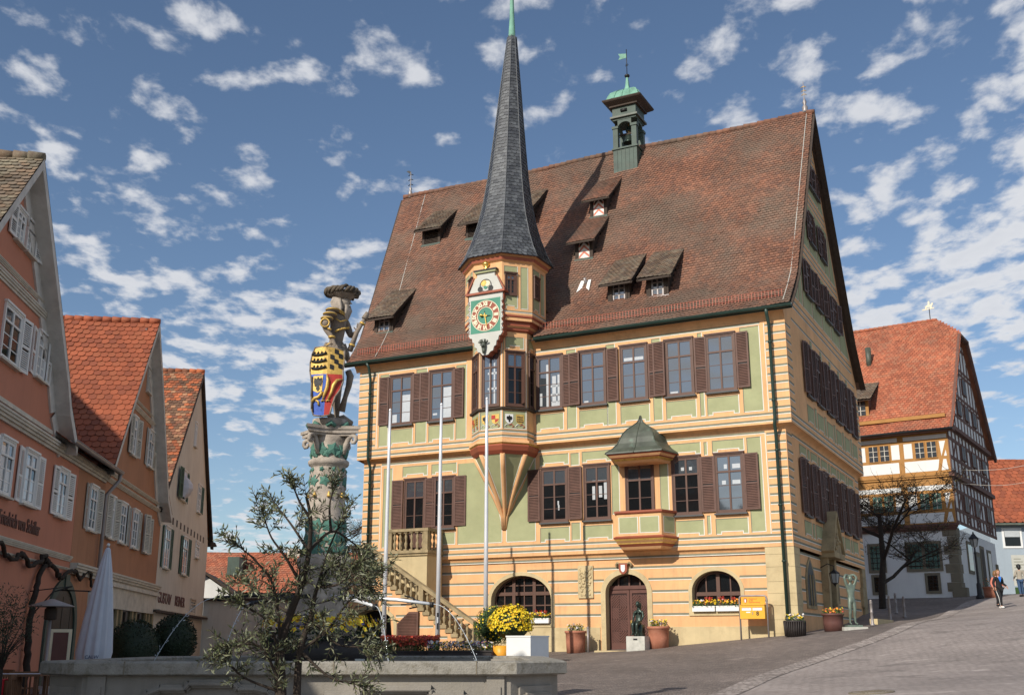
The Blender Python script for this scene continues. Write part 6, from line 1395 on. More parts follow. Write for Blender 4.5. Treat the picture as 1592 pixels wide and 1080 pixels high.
for (p0,p1) in ((W3(335,16.6,2.31),W3(238,16.2,1.36)),(W3(383,15.6,2.20),W3(338,15.0,1.36)),(W3(668,16.6,2.22),W3(741,16.2,1.36)),(W3(575,15.4,2.15),W3(598,14.9,1.36))):
    jet(fw(*p0),fw(*p1),0); b=MB(); c=fw(CXX,CYY,2.38); q=fw(*p0); d=(c-q); b.tube([c,q+d*.3+Vector((0,0,.02)),q],[.035,.028,.022],'flag_metal' if p0[0]>CXX else 'black_iron',8)
    b.tube([q+Vector((0,0,.03)),q-Vector((0,0,.05))],[.04,.03],'black_iron',7)
    for k in range(4): a=k*PI/2+.4; b.tube([q+d*.15,q+d*.15+Vector((.07*math.cos(a),0,.07*math.sin(a))),q+d*.22+Vector((.10*math.cos(a),.02,.10*math.sin(a)))],.012,'black_iron',5)
    b.build('water_spout',FO)
# ------------------------------------------------------------------ COLUMN
CO=thing('fountain_column','carved stone fountain column with green vine leaves and gilt bells carrying the knight','column',(CXX,CYY,1.0))
b=MB(); cz=1.0
b.lathe([(.72,-.6),(.72,.35),(.60,.45),(.55,.9),(.46,1.0),(.40,1.15),(.38,1.75),(.42,1.82),(.42,1.92),(.33,2.0),(.30,2.3),(.285,2.9),(.272,3.33),(.272,3.36),(.31,3.38),(.325,3.41),(.325,3.45),(.30,3.47),(.265,3.49),(.27,3.75),(.30,3.84)],(0,0,0),'statue_stone',28)
# abacus with hollow sides
ab=[]; 
for k in range(4):
    a0=R(45+90*k); a1=R(135+90*k)
    for t in (0,.08,.3,.5,.7,.92):
        p=Vector((math.cos(a0),math.sin(a0),0)).lerp(Vector((math.cos(a1),math.sin(a1),0)),t)*.56; q=p*(1-.28*math.sin(PI*t)) ; ab.append((q.x,q.y))
T=Matrix.Rotation(R(17),4,'Z')
for z0_,z1_,s_ in ((3.83,3.87,.9),(3.87,3.93,1.0),(3.93,3.98,1.07)):
    b.T=T; b.prism([(x*s_,y*s_) for x,y in ab],lambda u,v_,d:(u,v_,d),z0_,z1_,'statue_stone'); b.T=Matrix.Identity(4)
b.lathe([(.29,3.98),(.29,4.12)],(0,0,0),'statue_stone',20)
CM=b.build('shaft',CO); b=MB()
for k in range(4):
    a=R(45+90*k+17); d=Vector((math.cos(a),math.sin(a),0)); c=d*.46+Vector((0,0,3.76)); 
    pts=[d*.28+Vector((0,0,3.55)),d*.33+Vector((0,0,3.70))]+[c+(d*math.cos(t)+Vector((0,0,math.sin(t))))*(.09*(1-(t0)/9)) for t0,t in enumerate(np.linspace(PI*.8,-PI*1.4,9))]
    b.tube(pts,[.04,.045]+[.042-.003*i for i in range(9)],'statue_stone',7)
b.build('volute',CO); b=MB()
def relief_leaf(b,a,z,r,s_,m='vine_green'):
    o=Vector((math.cos(a)*r,math.sin(a)*r,z)); n=Vector((math.cos(a),math.sin(a),0)); t=Vector((-math.sin(a),math.cos(a),0)); u=Vector((0,0,1)); L=[]
    for i in range(10): th=2*PI*i/10; rr=s_*(1 if i%2==0 else .62); L.append(tuple(o+(t*math.cos(th)+u*math.sin(th))*rr+n*(.012-.35*rr*rr*math.cos(th)**2/r)))
    b.raw([tuple(o+n*.035)]+L+[tuple(Vector(q)-n*.05) for q in L],[(0,1+i,1+(i+1)%10) for i in range(10)]+[(1+i,11+i,11+(i+1)%10,1+(i+1)%10) for i in range(10)],m)
for k in range(9):
    a=2*PI*k/9+.2; relief_leaf(b,a,3.62,.28,.11); relief_leaf(b,a+.35,3.55,.275,.075)
    relief_leaf(b,a+.1,3.30,.272,.045); relief_leaf(b,a+.3,3.12,.278,.10)
for k in range(10): a=2*PI*k/10; relief_leaf(b,a,2.42,.30,.12); relief_leaf(b,a+.3,2.2,.31,.13); relief_leaf(b,a+.1,2.02,.33,.12)
for k in range(8): a=2*PI*k/8; b.tube([(.32*math.cos(a),.32*math.sin(a),3.98),(.36*math.cos(a+.2),.36*math.sin(a+.2),4.03),(.32*math.cos(a+.4),.32*math.sin(a+.4),3.98)],.035,'vine_green',6)
b.build('carved_vine',CO); b=MB()
for k in range(10):
    a0=2*PI*k/10; pts=[(.283*math.cos(a0+t),.283*math.sin(a0+t),3.25-.10*math.sin(t/.63*PI)) for t in np.linspace(0,.63,7)]; b.tube(pts,.014,'statue_stone',5)
    for q in (-.12,.12): b.tube([(.283*math.cos(a0+q*s_),.283*math.sin(a0+q*s_),3.0+.05*math.sin(s_*PI)) for s_ in np.linspace(0,1,5)],.014,'statue_stone',5)
b.build('garland',CO); 
for k in range(8):
    a=2*PI*k/8+.25; b=MB(); b.lathe([(.035,0),(.03,.02),(.02,.06),(.006,.09)],(.305*math.cos(a),.305*math.sin(a),2.86),'gold_paint',8); b.build('bell',CO)
# ring of pansies round the column
PB=thing('pansy_ring','dark planter ring of yellow and violet pansies around the fountain column','flower planter',(CXX,CYY-.05,1.30))
b=MB(); b.lathe([(.62,.0),(.80,.05),(.84,.42),(.80,.42),(.78,.36),(.5,.34)],(0,0,0),'planter_dark',24); b.box(.66,.80,-.86,-.84,.02,.14,'off_white'); b.build('trough',PB); b=MB()
for _ in range(1500):
    a=rl.uniform(0,2*PI); r=rl.uniform(.5,.92); leaf_quad(b,(r*math.cos(a),r*math.sin(a),rl.uniform(.28,.55)),rv3()+Vector((math.cos(a)*.5,math.sin(a)*.5,.3)),rl.uniform(.05,.09),.035,'leaf_dark')
b.build('foliage',PB); b=MB()
for _ in range(300):
    a=rl.uniform(0,2*PI); r=rl.uniform(.6,.97); c=rl.random(); z=.72-.35*max(0,r-.75)*rl.random()*3
    cl_=True; m='petal_yellow' if (c<.9 and cl_) else 'petal_violet'
    blossom(b,(r*math.cos(a),r*math.sin(a),z+rl.uniform(-.08,.03)),(math.cos(a),math.sin(a),.5),rl.uniform(.035,.055),m,'petal_orange' if m=='petal_yellow' else 'petal_violet')
b.build('blossoms',PB)
# ------------------------------------------------------------------ KNIGHT
KN=thing('knight_statue','painted stone knight with feathered hat, gilt armour, quartered shield and mace atop the column','statue',(CXX+.02,CYY,5.12))
def sv(px,py,y=0): return ((px-503)/101.,y,(655-py)/98.)
nodes=[(sv(503,548),(.17,.17)),(sv(503,528),(.135,.135)),(sv(507,505),(.17,.17)),(sv(509,486),(.165,.18)),(sv(511,475),(.075,.075)),(sv(514,466),(.07,.07))]
edges=[(0,1),(1,2),(2,3),(3,4),(4,5)]
def addn(p,r,par): nodes.append((p,r)); edges.append((par,len(nodes)-1)); return len(nodes)-1
s1=addn(sv(500,480,-.17),.085,3); a=addn(sv(491,492,-.24),.075,s1); a=addn(sv(490,510,-.28),.055,a); a=addn(sv(499,522,-.30),.045,a); a=addn(sv(505,531,-.30),.034,a); wl=a
s2=addn(sv(512,482,.15),.085,3); a=addn(sv(520,497,.20),.065,s2); a=addn(sv(526,512,.16),.052,a); a=addn(sv(534,510,.06),.04,a); a=addn(sv(538,508,.03),.034,a); wr=a
h1=addn(sv(500,560,-.09),.105,0); a=addn(sv(501,600,-.12),.085,h1); a=addn(sv(499,622,-.12),.07,a); a=addn(sv(498,648,-.12),.05,a); addn(sv(510,652,-.14),.04,a)
h2=addn(sv(504,562,.10),.105,0); a=addn(sv(508,600,.12),.08,h2); a=addn(sv(507,622,.12),.07,a); a=addn(sv(509,648,.12),.045,a); addn(sv(522,651,.12),.04,a)
fingers(nodes,edges,wl,nodes[wl][0],(.25,-.05,-1),(1,.1,.2),1.15,.35); fingers(nodes,edges,wr,nodes[wr][0],(.3,-.2,.9),(.6,.3,-.1),1.0,.6)
K=skin('body',nodes,edges,'statue_dark',KN); b=MB()
head_mesh(b,sv(513,459),.155,'statue_stone',(1,-.12,-.02),eye='statue_stone')
for i in range(9):   # long wavy hair and beard
    t=i/8; x0,y0=493+8*math.sin(t*3),-.06-.09*math.sin(t*PI); b.tube([sv(500+t*9,455,-.13+.03*t),sv(497+t*13,464,-.15),sv(500+t*12,472,-.13),sv(497+t*14,480,-.15),],[.028,.032,.03,.012],'statue_stone',6)
for i in range(7): t=i/6; b.tube([sv(519+t*4,465,-.06+.12*t),sv(520+t*5,472,-.07+.12*t),sv(518+t*4,482,-.06+.1*t),sv(519+t*2,489,-.03+.06*t)],[.03,.036,.03,.01],'statue_stone',6)
add_to(K,b); b=MB()      # hat with feathers
b.lathe([(.15,-.06),(.17,-.01),(.25,.01),(.26,.035),(.19,.06),(.14,.10),(.05,.11)],sv(511,449),'statue_dark',18,sx_=1,sy_=.9)
for k in range(22):
    a=2*PI*k/22+rl.uniform(-.1,.1); q=rl.uniform(.8,1.25); c=Vector(sv(511,444+rl.uniform(-2,2)))+Vector((.225*math.cos(a),.20*math.sin(a),.02)); pts=[c+Vector((math.cos(a)*.05*q*math.cos(t)-.045*math.sin(a)*t,math.sin(a)*.05*q*math.cos(t)+.045*math.cos(a)*t,.045*q*math.sin(t))) for t in np.linspace(-1.6,2.4,7)]; b.tube(pts,[.02,.028,.032,.03,.026,.02,.01],'feather_brown',6)
b.build('feathered_hat',KN); b=MB()
for (p,r) in ((sv(500,478,-.19),.10),(sv(496,486,-.23),.095),(sv(492,494,-.26),.085)): b.lathe([(r*1.02,-.028),(r*1.12,0),(r*1.0,.028)],p,'statue_dark',14); b.tube([(p[0]+r*1.13*math.cos(t),p[1]+r*1.13*math.sin(t),p[2]) for t in np.linspace(0,2*PI,15)],.012,'gold_paint',5,cap=False)
b.ball(sv(491,504,-.31),.075,'statue_dark',10); b.tube([(sv(491,504,-.31)[0]+.07*math.cos(t),-.37,sv(491,504)[2]+.07*math.sin(t)) for t in np.linspace(0,2*PI,13)],.014,'gold_paint',5,cap=False)
b.tube([sv(495,512,-.34),sv(501,515,-.36)],.02,'gold_paint',6); b.lathe([(.05,-.02),(.062,0),(.05,.02)],sv(502,526,-.30),'gold_paint',12)
for z0_ in (474,477): b.tube([sv(497,z0_,-.15),sv(508,z0_+2,-.2),sv(518,z0_+6,-.1)],.013,'gold_paint',5)
for i in range(9): b.ball(sv(506+i*2.3,512-i*1.1,-.165+.012*i*i/6),.02,'gold_paint',6)
b.tube([sv(505,492,-.19),sv(513,497,-.19),sv(522,492,-.10)],.012,'gold_paint',5); b.tube([sv(487,541,-.2),sv(497,535,-.24),sv(506,532,-.22)],.014,'gold_paint',5)
b.lathe([(.21,-.02),(.19,.08),(.15,.16)],sv(503,545),'statue_dark',16,sy_=.95)
for k in range(10): a=2*PI*k/10; b.tube([(.15*math.cos(a),.14*math.sin(a),1.28),(.20*math.cos(a),.19*math.sin(a),1.12),(.24*math.cos(a),.23*math.sin(a),1.02)],[.03,.045,.02],'statue_dark',6)
b.build('armour',KN); b=MB(); b.tube([sv(527,540,.03),sv(538,509,.02),sv(552,483,0)],[.05,.036,.03],'statue_dark',8); b.tube([sv(550,487,0),sv(555,476,0)],[.055,.035],'statue_dark',8); b.tube([sv(546,496,.01),sv(547.5,493,.01)],.05,'gold_paint',8); b.tube([sv(530,532,.03),sv(531,529,.03)],.055,'gold_paint',8); b.build('mace',KN)
b=MB(); b.tube([sv(527,575,-.05),sv(531,584,-.05),sv(529,600,-.05),sv(524,618,-.05),sv(518,640,0)],[.05,.06,.05,.04,.06],'statue_dark',8); b.tube([sv(505,655,.1),sv(520,652,.05),sv(535,660,.0)],[.07,.08,.05],'statue_dark',8); b.build('drapery',KN)
# quartered shield, bowed towards the viewer
SHd=[(478,547),(500,545),(525,551),(526.5,565),(524.5,582),(525.5,600),(522,613),(514,626),(510,640),(507,655),(494,657),(481,655),(477,645),(475.5,625),(475,603),(471.5,585),(471,572),(473.5,558)]
def sy(px): return -.40-.07*math.cos((px-498)/30*PI/2)
b=MB(); f=[sv(x,y,sy(x)) for x,y in SHd]; bk=[sv(x,y,sy(x)+.07) for x,y in SHd]; n=len(f)
def inside(x,y):
    c=False; j=n-1
    for i in range(n):
        (xi,yi),(xj,yj)=SHd[i],SHd[j]
        if (yi>y)!=(yj>y) and x<(xj-xi)*(y-yi)/(yj-yi)+xi: c=not c
        j=i
    return c
def span(y):
    xs=[x for x in np.arange(468,530,.25) if inside(x,y)]; return (min(xs),max(xs)) if xs else None
rows=np.linspace(546.5,655.5,46)
for y0,y1 in zip(rows,rows[1:]):
    a=span(y0);c_=span(y1)
    if not a or not c_: continue
    midx=lambda y:501-(y-547)*.03
    def strip(xa0,xa1,xb0,xb1,m,e=0):
        k=4
        for i in range(k):
            u0,u1=i/k,(i+1)/k; q=[(xa0+(xa1-xa0)*u0,y0),(xa0+(xa1-xa0)*u1,y0),(xb0+(xb1-xb0)*u1,y1),(xb0+(xb1-xb0)*u0,y1)]
            b.face([sv(x,y,sy(x)-e) for x,y in q],m,False)
    up_=y0<588
    strip(a[0],midx(y0),c_[0],midx(y1),'gold_paint' if up_ else 'blue_paint'); strip(midx(y0),a[1],midx(y1),c_[1],'gold_paint' if up_ else 'red_paint')
b.raw(f+bk,[(i,(i+1)%n,n+(i+1)%n,n+i) for i in range(n)],'statue_dark'); b.raw(bk,[tuple(range(n))],'statue_dark')
for i in range(n): b.tube([f[i],f[(i+1)%n]],.014,'statue_dark' if i<3 or i>4 else 'statue_dark',5)
def sq_(pts,m,e=.008): b.raw([sv(x,y,sy(x)-e) for x,y in pts],[tuple(range(len(pts)))],m)
for r in range(5):        # lozenges
    for c_ in range(4):
        if (r+c_)%2: 
            x=504+c_*6.6; y=550+r*8-(c_*1.0); q=[(x-.0,y),(x+6.6,y+2.2),(x+6.4,y+9.5),(x-.2,y+7.6)]
            if all(inside(u,v_) for u,v_ in q) and q[3][1]<590 and q[2][1]<590: sq_(q,'plain_black')
for k in range(3):        # antlers
    y=558+k*11
    b.tube([sv(x,y+1.5*math.sin((x-474)/6.),sy(x)-.012) for x in (474,479,484,489,494,498)],.018,'plain_black',5)
    for x in (477,483,489,495): b.tube([sv(x,y,sy(x)-.012),sv(x+1.5,y-4.5,sy(x)-.02)],[.016,.007],'plain_black',5)
# banner with eagle, two fish
sq_([(478,593),(494,592),(493,616),(486,620),(478,616)],'gold_paint'); 
E_=[(486,594),(488,598),(492,596),(493,602),(491,610),(488,608),(489,614),(486,618),(483,614),(484,608),(481,610),(479,602),(480,596),(484,598)]; sq_(E_,'plain_black',.016)
b.tube([sv(x,y,sy(x)-.012) for x,y in ((478,634),(482,628),(488,627),(492,622),(493,618))],.026,'gold_paint',6); b.tube([sv(x,y,sy(x)-.012) for x,y in ((484,632),(488,634),(489,640))],.018,'gold_paint',6); b.tube([sv(x,y,sy(x)-.012) for x,y in ((476,594),(477,620),(480,650))],.012,'dark_wood',5)
for pts in (((500,592),(502,600),(501,612),(497,624),(495,632)),((523,598),(516,600),(511,608),(508,620),(503,632))):
    b.tube([sv(x,y,sy(x)-.014) for x,y in pts],[.012,.026,.030,.022,.012],'gold_paint',7); x,y=pts[-1]; b.tube([sv(x-2.5,y+2,sy(x)-.014),sv(x,y,sy(x)-.014),sv(x+3,y+1,sy(x)-.014)],.012,'gold_paint',5)
b.build('shield',KN)
# ------------------------------------------------------------------ FLAGPOLES
for (lx,ly,tz,lb) in ((-12.87,-7.2,9.95,'left of the three bare silver flagpoles, beside the pansy ring'),(-11.03,-6.6,10.1,'middle silver flagpole rising before the staircase'),(-9.4,-6.1,10.25,'right silver flagpole, in front of the clock oriel')):
    p=TF@Vector((lx,ly,0)); g0=gz(p.x,p.y); fp=thing('flagpole',lb,'flagpole',(p.x,p.y,g0),group='flagpoles in front of the town hall')
    b=MB(); H_=tz-g0; b.tube([(0,0,0),(0,0,H_*.45),(0,0,H_*.8),(0,0,H_)],[.085,.075,.06,.045],'flag_metal',14); b.build('pole',fp); b=MB(); b.lathe([(.05,0),(.055,.03),(.03,.08),(.001,.1)],(0,0,H_),'flag_metal',10); b.build('pole_cap',fp); b=MB(); b.box(-.03,.03,-.105,-.07,1.2,1.75,'black_iron'); b.box(-.02,.02,-.12,-.105,1.4,1.6,'flag_metal'); b.build('halyard_box',fp); b=MB(); b.lathe([(.16,0),(.16,.04),(.09,.10)],(0,0,0),'zinc',12); b.build('base',fp)
# ------------------------------------------------------------------ TREES
def limb(b,pts,r0,r1,m,n=6): P=curve3(pts,5); k=len(P); b.tube(P,[r0+(r1-r0)*(i/(k-1))**.8 for i in range(k)],m,n,cap=False); return P
OT=thing('olive_tree','young olive tree with sparse silvery leaves in the foreground, before the fountain','tree',(-1.23,6,0))
def ot(px,py,dy=0):
    px=455+(px-455)*.80; py=1000-(1000-py)*.90 if py<1000 else py; Y=6+dy; return Vector(((px-796)/1751.5*Y+1.23,dy,EYE+(1000-py)/1751.5*Y*(1+ (1000-py)/9000.)))
LB=[[(437,1250,0),(440,1120,0),(433,1040,.02),(432,1000,.03),(447,950,.03),(467,900,.02),(478,845,0),(478,790,-.05),(467,752,-.08)],[(468,1250,.05),(468,1090,.05),(470,1010,.05),(488,955,.08),(498,905,.1),(528,862,.15)],
[(466,902,.02),(432,855,-.1),(402,822,-.15),(384,786,-.2)],[(478,845,0),(520,812,.1),(560,828,.15),(592,852,.2)],[(471,1010,.05),(520,978,.1),(560,930,.15),(612,885,.2)],[(435,1020,.03),(402,962,-.1),(350,934,-.2)],[(437,1062,0),(392,1004,-.12),(340,1004,-.2)],
[(488,955,.08),(540,1000,.1),(600,1004,.1)],[(432,1000,.03),(412,905,-.1),(374,862,-.2),(340,838,-.25)],[(478,790,-.05),(455,762,-.1),(440,735,-.15)],[(498,905,.1),(520,835,.12),(545,785,.1)],[(437,1072,0),(368,1052,-.1),(330,1028,-.15)],[(470,1010,.05),(530,1050,.0),(590,1062,0)],[(478,845,0),(440,800,.15),(410,770,.2)],[(528,862,.15),(560,880,.1),(600,905,.05)],[(520,812,.1),(515,770,.1),(520,742,.1)],[(498,905,.1),(540,900,.0),(570,870,-.1)],[(447,950,.03),(400,925,.1),(365,900,.15)]]
b=MB(); T_=MB(); LV=MB(); allp=[]
for i,l in enumerate(LB):
    pts=[ot(*q) for q in l]; r0=.040 if i==0 else (.028 if i==1 else .010); P=limb(b if i<2 else T_,pts,r0,.007 if i<2 else .003,'bark',8 if i<2 else 6); allp+=[(p,(P[min(j+1,len(P)-1)]-P[max(j-1,0)])) for j,p in enumerate(P) if (i>1 or j>len(P)*.45)]
def shoot(p,d,L_,nl,depth=0):
    d=d.normalized(); pts=[p]; q=p.copy()
    for k in range(5): d=(d+rv3()*.22+Vector((0,0,-.03))).normalized(); q=q+d*L_/5; pts.append(q.copy())
    T_.tube(pts,[.0028,.0024,.002,.0017,.0014,.001],'bark',4,cap=False)
    for k in range(nl):
        t=(k+.5)/nl; i=min(4,int(t*5)); c=pts[i].lerp(pts[i+1],t*5-i); dd=(pts[i+1]-pts[i]).normalized(); s_=dd.cross(rv3()).normalized()
        for sg in (1,-1): leaf_quad(LV,c,dd*.8+s_*sg+Vector((0,0,.15)),rl.uniform(.026,.048),rl.uniform(.008,.012),'olive_leaf')
    if depth<1:
        for k in range(2): i=rl.randint(1,4); shoot(pts[i],d+rv3()*.9,L_*.6,max(3,int(nl*.55)),depth+1)
for _ in range(215):
    p,t=rl.choice(allp)
    if p.z>2.05 and rl.random()<.55: continue
    out=Vector((p.x-.0,p.y,0))*.6; shoot(p,t.normalized()*.5+rv3()*.9+out+Vector((0,0,.25)),rl.uniform(.07,.18),rl.randint(3,7))
for l in LB[1:]:
    e_=ot(*l[-1]); [shoot(ot(*l[-1]).lerp(ot(*l[-2]),q),e_-ot(*l[-2]),.12,6) for q in (0,0,.25,.5)]
b.build('trunk',OT); T_.build('branches',OT); LV.build('leaves',OT); b=MB(); b.lathe([(.26,.02),(.34,.5),(.36,.52),(.36,.56),(.32,.56),(.31,.5),(.001,.5)],(.04,.02,0),'terracotta',20); b.build('pot',OT)
def bush_leaves(b,c,r,n,m,L_=.06,w_=.03,sz=1,shell=.75,zmin=-1):
    for _ in range(n):
        d=rv3()
        if d.z<zmin: continue
        rr=r*rl.uniform(shell,1.02); p=Vector(c)+Vector((d.x*rr,d.y*rr,d.z*rr*sz)); leaf_quad(b,p,d*.6+rv3(),L_*rl.uniform(.7,1.2),w_,m)
p=(-6.32,14.0); g0=gz(*p); LT=thing('dark_olive_bush','dark leafy olive bush in a pot cut off by the left edge','potted tree',(p[0],p[1],g0))
b=MB()
for k in range(26): d=rv3(); b.tube([(0,0,1.2),(d.x*.1,d.y*.1,1.5+.1*d.z),(d.x*.36,d.y*.36,1.85-g0*0+d.z*.35)],[.012,.006,.002],'bark_dark',4)
b.tube([(0,0,.4),(.02,0,.9),(0,0,1.3)],.03,'bark_dark',7); b.build('trunk',LT); b=MB(); bush_leaves(b,(0,0,1.85),.40,1500,'leaf_dark',.045,.012,1.1,.2); bush_leaves(b,(-.12,0,1.5),.30,500,'leaf_dark',.045,.012,1.0,.3); b.build('crown',LT); b=MB(); b.lathe([(.2,0),(.27,.45),(.24,.45),(.001,.42)],(0,0,0),'terracotta',14); b.build('pot',LT)
def bare_tree(name,label,x,y,h,spread,lean,seed,m='bark_dark',buds=900,depth=5,r0=.2,start=.22):
    rt=random.Random(seed); g0=gz(x,y); t=thing(name,label,'tree',(x,y,g0)); TB=MB(); CB=MB(); tips=[]
    def grow(p,d,L_,r,k):
        n=4; pts=[p]; q=p.copy(); dd=d.copy()
        for i in range(n):
            dd=(dd+Vector((rt.uniform(-1,1),rt.uniform(-1,1),rt.uniform(-.4,.7)))*.16).normalized(); q=q+dd*L_/n; pts.append(q.copy())
        (TB if k>=depth-1 else CB).tube(pts,[r*(1-.42*i/n) for i in range(n+1)],m,7 if k>2 else 4,cap=False)
        if k<=1: tips.extend(pts[1:])
        if k==0: return
        for c in range(rt.choice((3,3,4)) if k>1 else 3):
            s_=rt.uniform(.35,1); i=min(n,int(s_*n)); a=rt.uniform(0,2*PI); side=Vector((math.cos(a),math.sin(a),rt.uniform(-.15,.55)))
            grow(pts[i],(dd*.55+side*spread).normalized(),L_*rt.uniform(.55,.78),r*.52,k-1)
    grow(Vector((0,0,0)),Vector((lean[0],lean[1],1)).normalized(),h*.40,r0,depth); TB.build('trunk',t)
    for _ in range(int(buds*.45)): p=rt.choice(tips); d=Vector((rt.uniform(-1,1),rt.uniform(-1,1),rt.uniform(-.3,.9))).normalized(); q=p+d*rt.uniform(.25,.6); CB.tube([p,q,q+(d+rv3()*.6)*.25],[.012,.008,.004],m,3,cap=False); tips.append(q)
    for _ in range(buds): p=rt.choice(tips)+Vector((rt.uniform(-.1,.1),rt.uniform(-.1,.1),rt.uniform(-.1,.1))); leaf_quad(CB,p,rv3(),rt.uniform(.06,.13),.06,'bud')
    CB.build('crown',t); return t
bare_tree('street_tree','dark bare branched tree with first buds standing before the timber framed house',19.9,60,13.0,1.0,(.04,0),5,buds=4200,depth=6,r0=.20)
bare_tree('distant_tree','bare leafless tree rising behind the left end of the town hall and staircase',-8.9,62,12.5,.7,(.02,0),12,buds=900,depth=5,r0=.16)
# ------------------------------------------------------------------ plants and furniture on the square
def potflowers(b_parent,r,z,n=60,ms=(('petal_yellow',3),('petal_white',2),('petal_violet',2)),h=.28,rr=.04): 
    flowers('x',b_parent,(-r*.75,r*.75,-r*.75,r*.75,z-.04,z+h),n,ms,rr)
def ter_pot(name,label,x,y,r,h,m='terracotta',ms=(('petal_yellow',4),('petal_white',2),('petal_violet',2)),cat='flower pot',group=None,hh=.30,n=70):
    t=thing(name,label,cat,(x,y,gz(x,y)-.02),group=group); b=MB(); b.lathe([(r*.88,0),(r*.93,h*.5),(r*.96,h*.88),(r*1.05,h*.90),(r*1.06,h),(r*.95,h),(r*.92,h*.93),(.001,h*.93)],(0,0,0),m,26); b.build('pot',t); potflowers(t,r,h*.95,n,ms,hh); return t
p=TF@Vector((-8.42,-.62,0)); ter_pot('flower_pot','round terracotta tub of yellow and violet pansies left of the main door',p.x,p.y,.40,.83,group='terracotta tubs at the door')
p=TF@Vector((-5.10,-.50,0)); ter_pot('flower_pot','round terracotta tub of pansies half hidden behind the seated bronze, right of the door',p.x,p.y,.40,.80,group='terracotta tubs at the door')
t=ter_pot('flower_tub','black wooden tub of yellow and white pansies at the foot of the corner downpipe',9.82,38.95,.36,.55,'planter_dark',hh=.24)
b=MB()
for k in range(30): a=2*PI*k/30; b.box(-.001,.001,0,0.001,0,0,'planter_dark') if 0 else b.tube([(.345*math.cos(a),.345*math.sin(a),.02),(.375*math.cos(a),.375*math.sin(a),.52)],.018,'planter_dark',5)
b.build('staves',t)
ter_pot('flower_tub','large brown tub of red and yellow flowers in the shade of the side wall',11.45,39.95,.37,.62,'planter_brown',(('petal_red',4),('petal_yellow',1),('petal_orange',2)),hh=.22)
# metal post by the door
p=TF@Vector((-7.9,-.62,0)); t=thing('metal_post','slim grey steel post beside the left terracotta tub','post',(p.x,p.y,gz(p.x,p.y))); b=MB(); b.tube([(0,0,0),(0,0,.92)],.045,'zinc',12); b.build('shaft',t); b=MB(); b.lathe([(.052,.90),(.052,.94),(.02,.955)],(0,0,0),'zinc',12); b.build('cap',t)
# window boxes
def wbox(x0,x1,z,label):
    p=TF@Vector(((x0+x1)/2,.02,z)); t=thing('window_box',label,'window box',p,R(-27),group='white window boxes on the town hall sills'); w_=(x1-x0)/2-.015
    b=MB(); b.box(-w_,w_,.0,.20,0,.19,'white_paint'); b.box(-w_-.01,w_+.01,-.012,.212,.16,.195,'white_paint'); b.build('trough',t)
    flowers('x',t,(-w_,w_,-.04,.22,.16,.42),62,(('petal_yellow',4),('petal_orange',3),('petal_white',1)),.042,nl=260); b=MB()
    for k in range(3):
        c=Vector((rl.uniform(-w_*.7,w_*.7),.05,.46))
        for _ in range(16): blossom(b,c+rv3()*.06,rv3()+Vector((0,-.6,0)),.03,'petal_red')
    b.build('geranium',t)
wbox(-3.94,-3.05,2.81,'left white window box with yellow and red flowers, arched window by the letterbox'); wbox(-3.03,-2.14,2.81,'right white window box with yellow and red flowers, arched window by the letterbox')
wbox(-10.75,-9.85,2.44,'white window box with orange flowers at the arched window behind the yellow bush'); wbox(-11.7,-10.78,2.44,'white window box mostly hidden behind the yellow flower bush')
# letterbox stand
p=TF@Vector((-1.48,-.48,0)); LBx=thing('letterbox','yellow letterbox with a sign on a grey tubular stand by the corner pier','letterbox',(p.x,p.y,0),R(-27))
b=MB(); g0=gz(p.x,p.y)-.1; b.tube([(-.50,0,g0),(-.50,0,3.22),(-.47,0,3.29),(-.40,0,3.32),(.40,0,3.32),(.47,0,3.29),(.50,0,3.22),(.50,0,g0)],.032,'zinc',10); b.build('stand',LBx)
b=MB(); b.box(-.44,.44,-.16,.18,2.50,3.00,'yellow_box'); b.box(-.45,.45,-.18,-.16,2.51,2.99,'yellow_box'); b.box(-.45,.45,-.20,.18,2.985,3.01,'yellow_box')
for x0_ in (-.37,.02): b.box(x0_,x0_+.34,-.195,-.18,2.80,2.90,'white_paint'); b.box(x0_,x0_+.34,-.20,-.195,2.885,2.905,'zinc')
b.box(-.22,-.07,-.185,-.18,2.72,2.76,'white_paint'); b.box(-.0,.025,-.20,-.18,2.66,2.75,'zinc'); bx_=b.build('box',LBx); link('number',text('8',.20,'plain_black',.003,bold=.004),bx_,(.19,-.186,2.69),UPR)
b=MB(); b.box(-.43,.45,-.04,-.01,3.02,3.28,'orange_sign'); sg=b.build('sign_plate',LBx)
b=MB(); P=lambda u,v_,d:(u,d,v_); shield(b,-.27,3.15,.11,.17,-.045,'dial_red',.004); b.box(-.295,-.245,-.053,-.050,3.09,3.20,'white_paint'); b.build('emblem',sg)
link('lettering',text('Posteinwurf\nan die\nStadtverwaltung',.062,'dial_red',.002,'LEFT'),sg,(-.14,-.043,3.15),UPR)
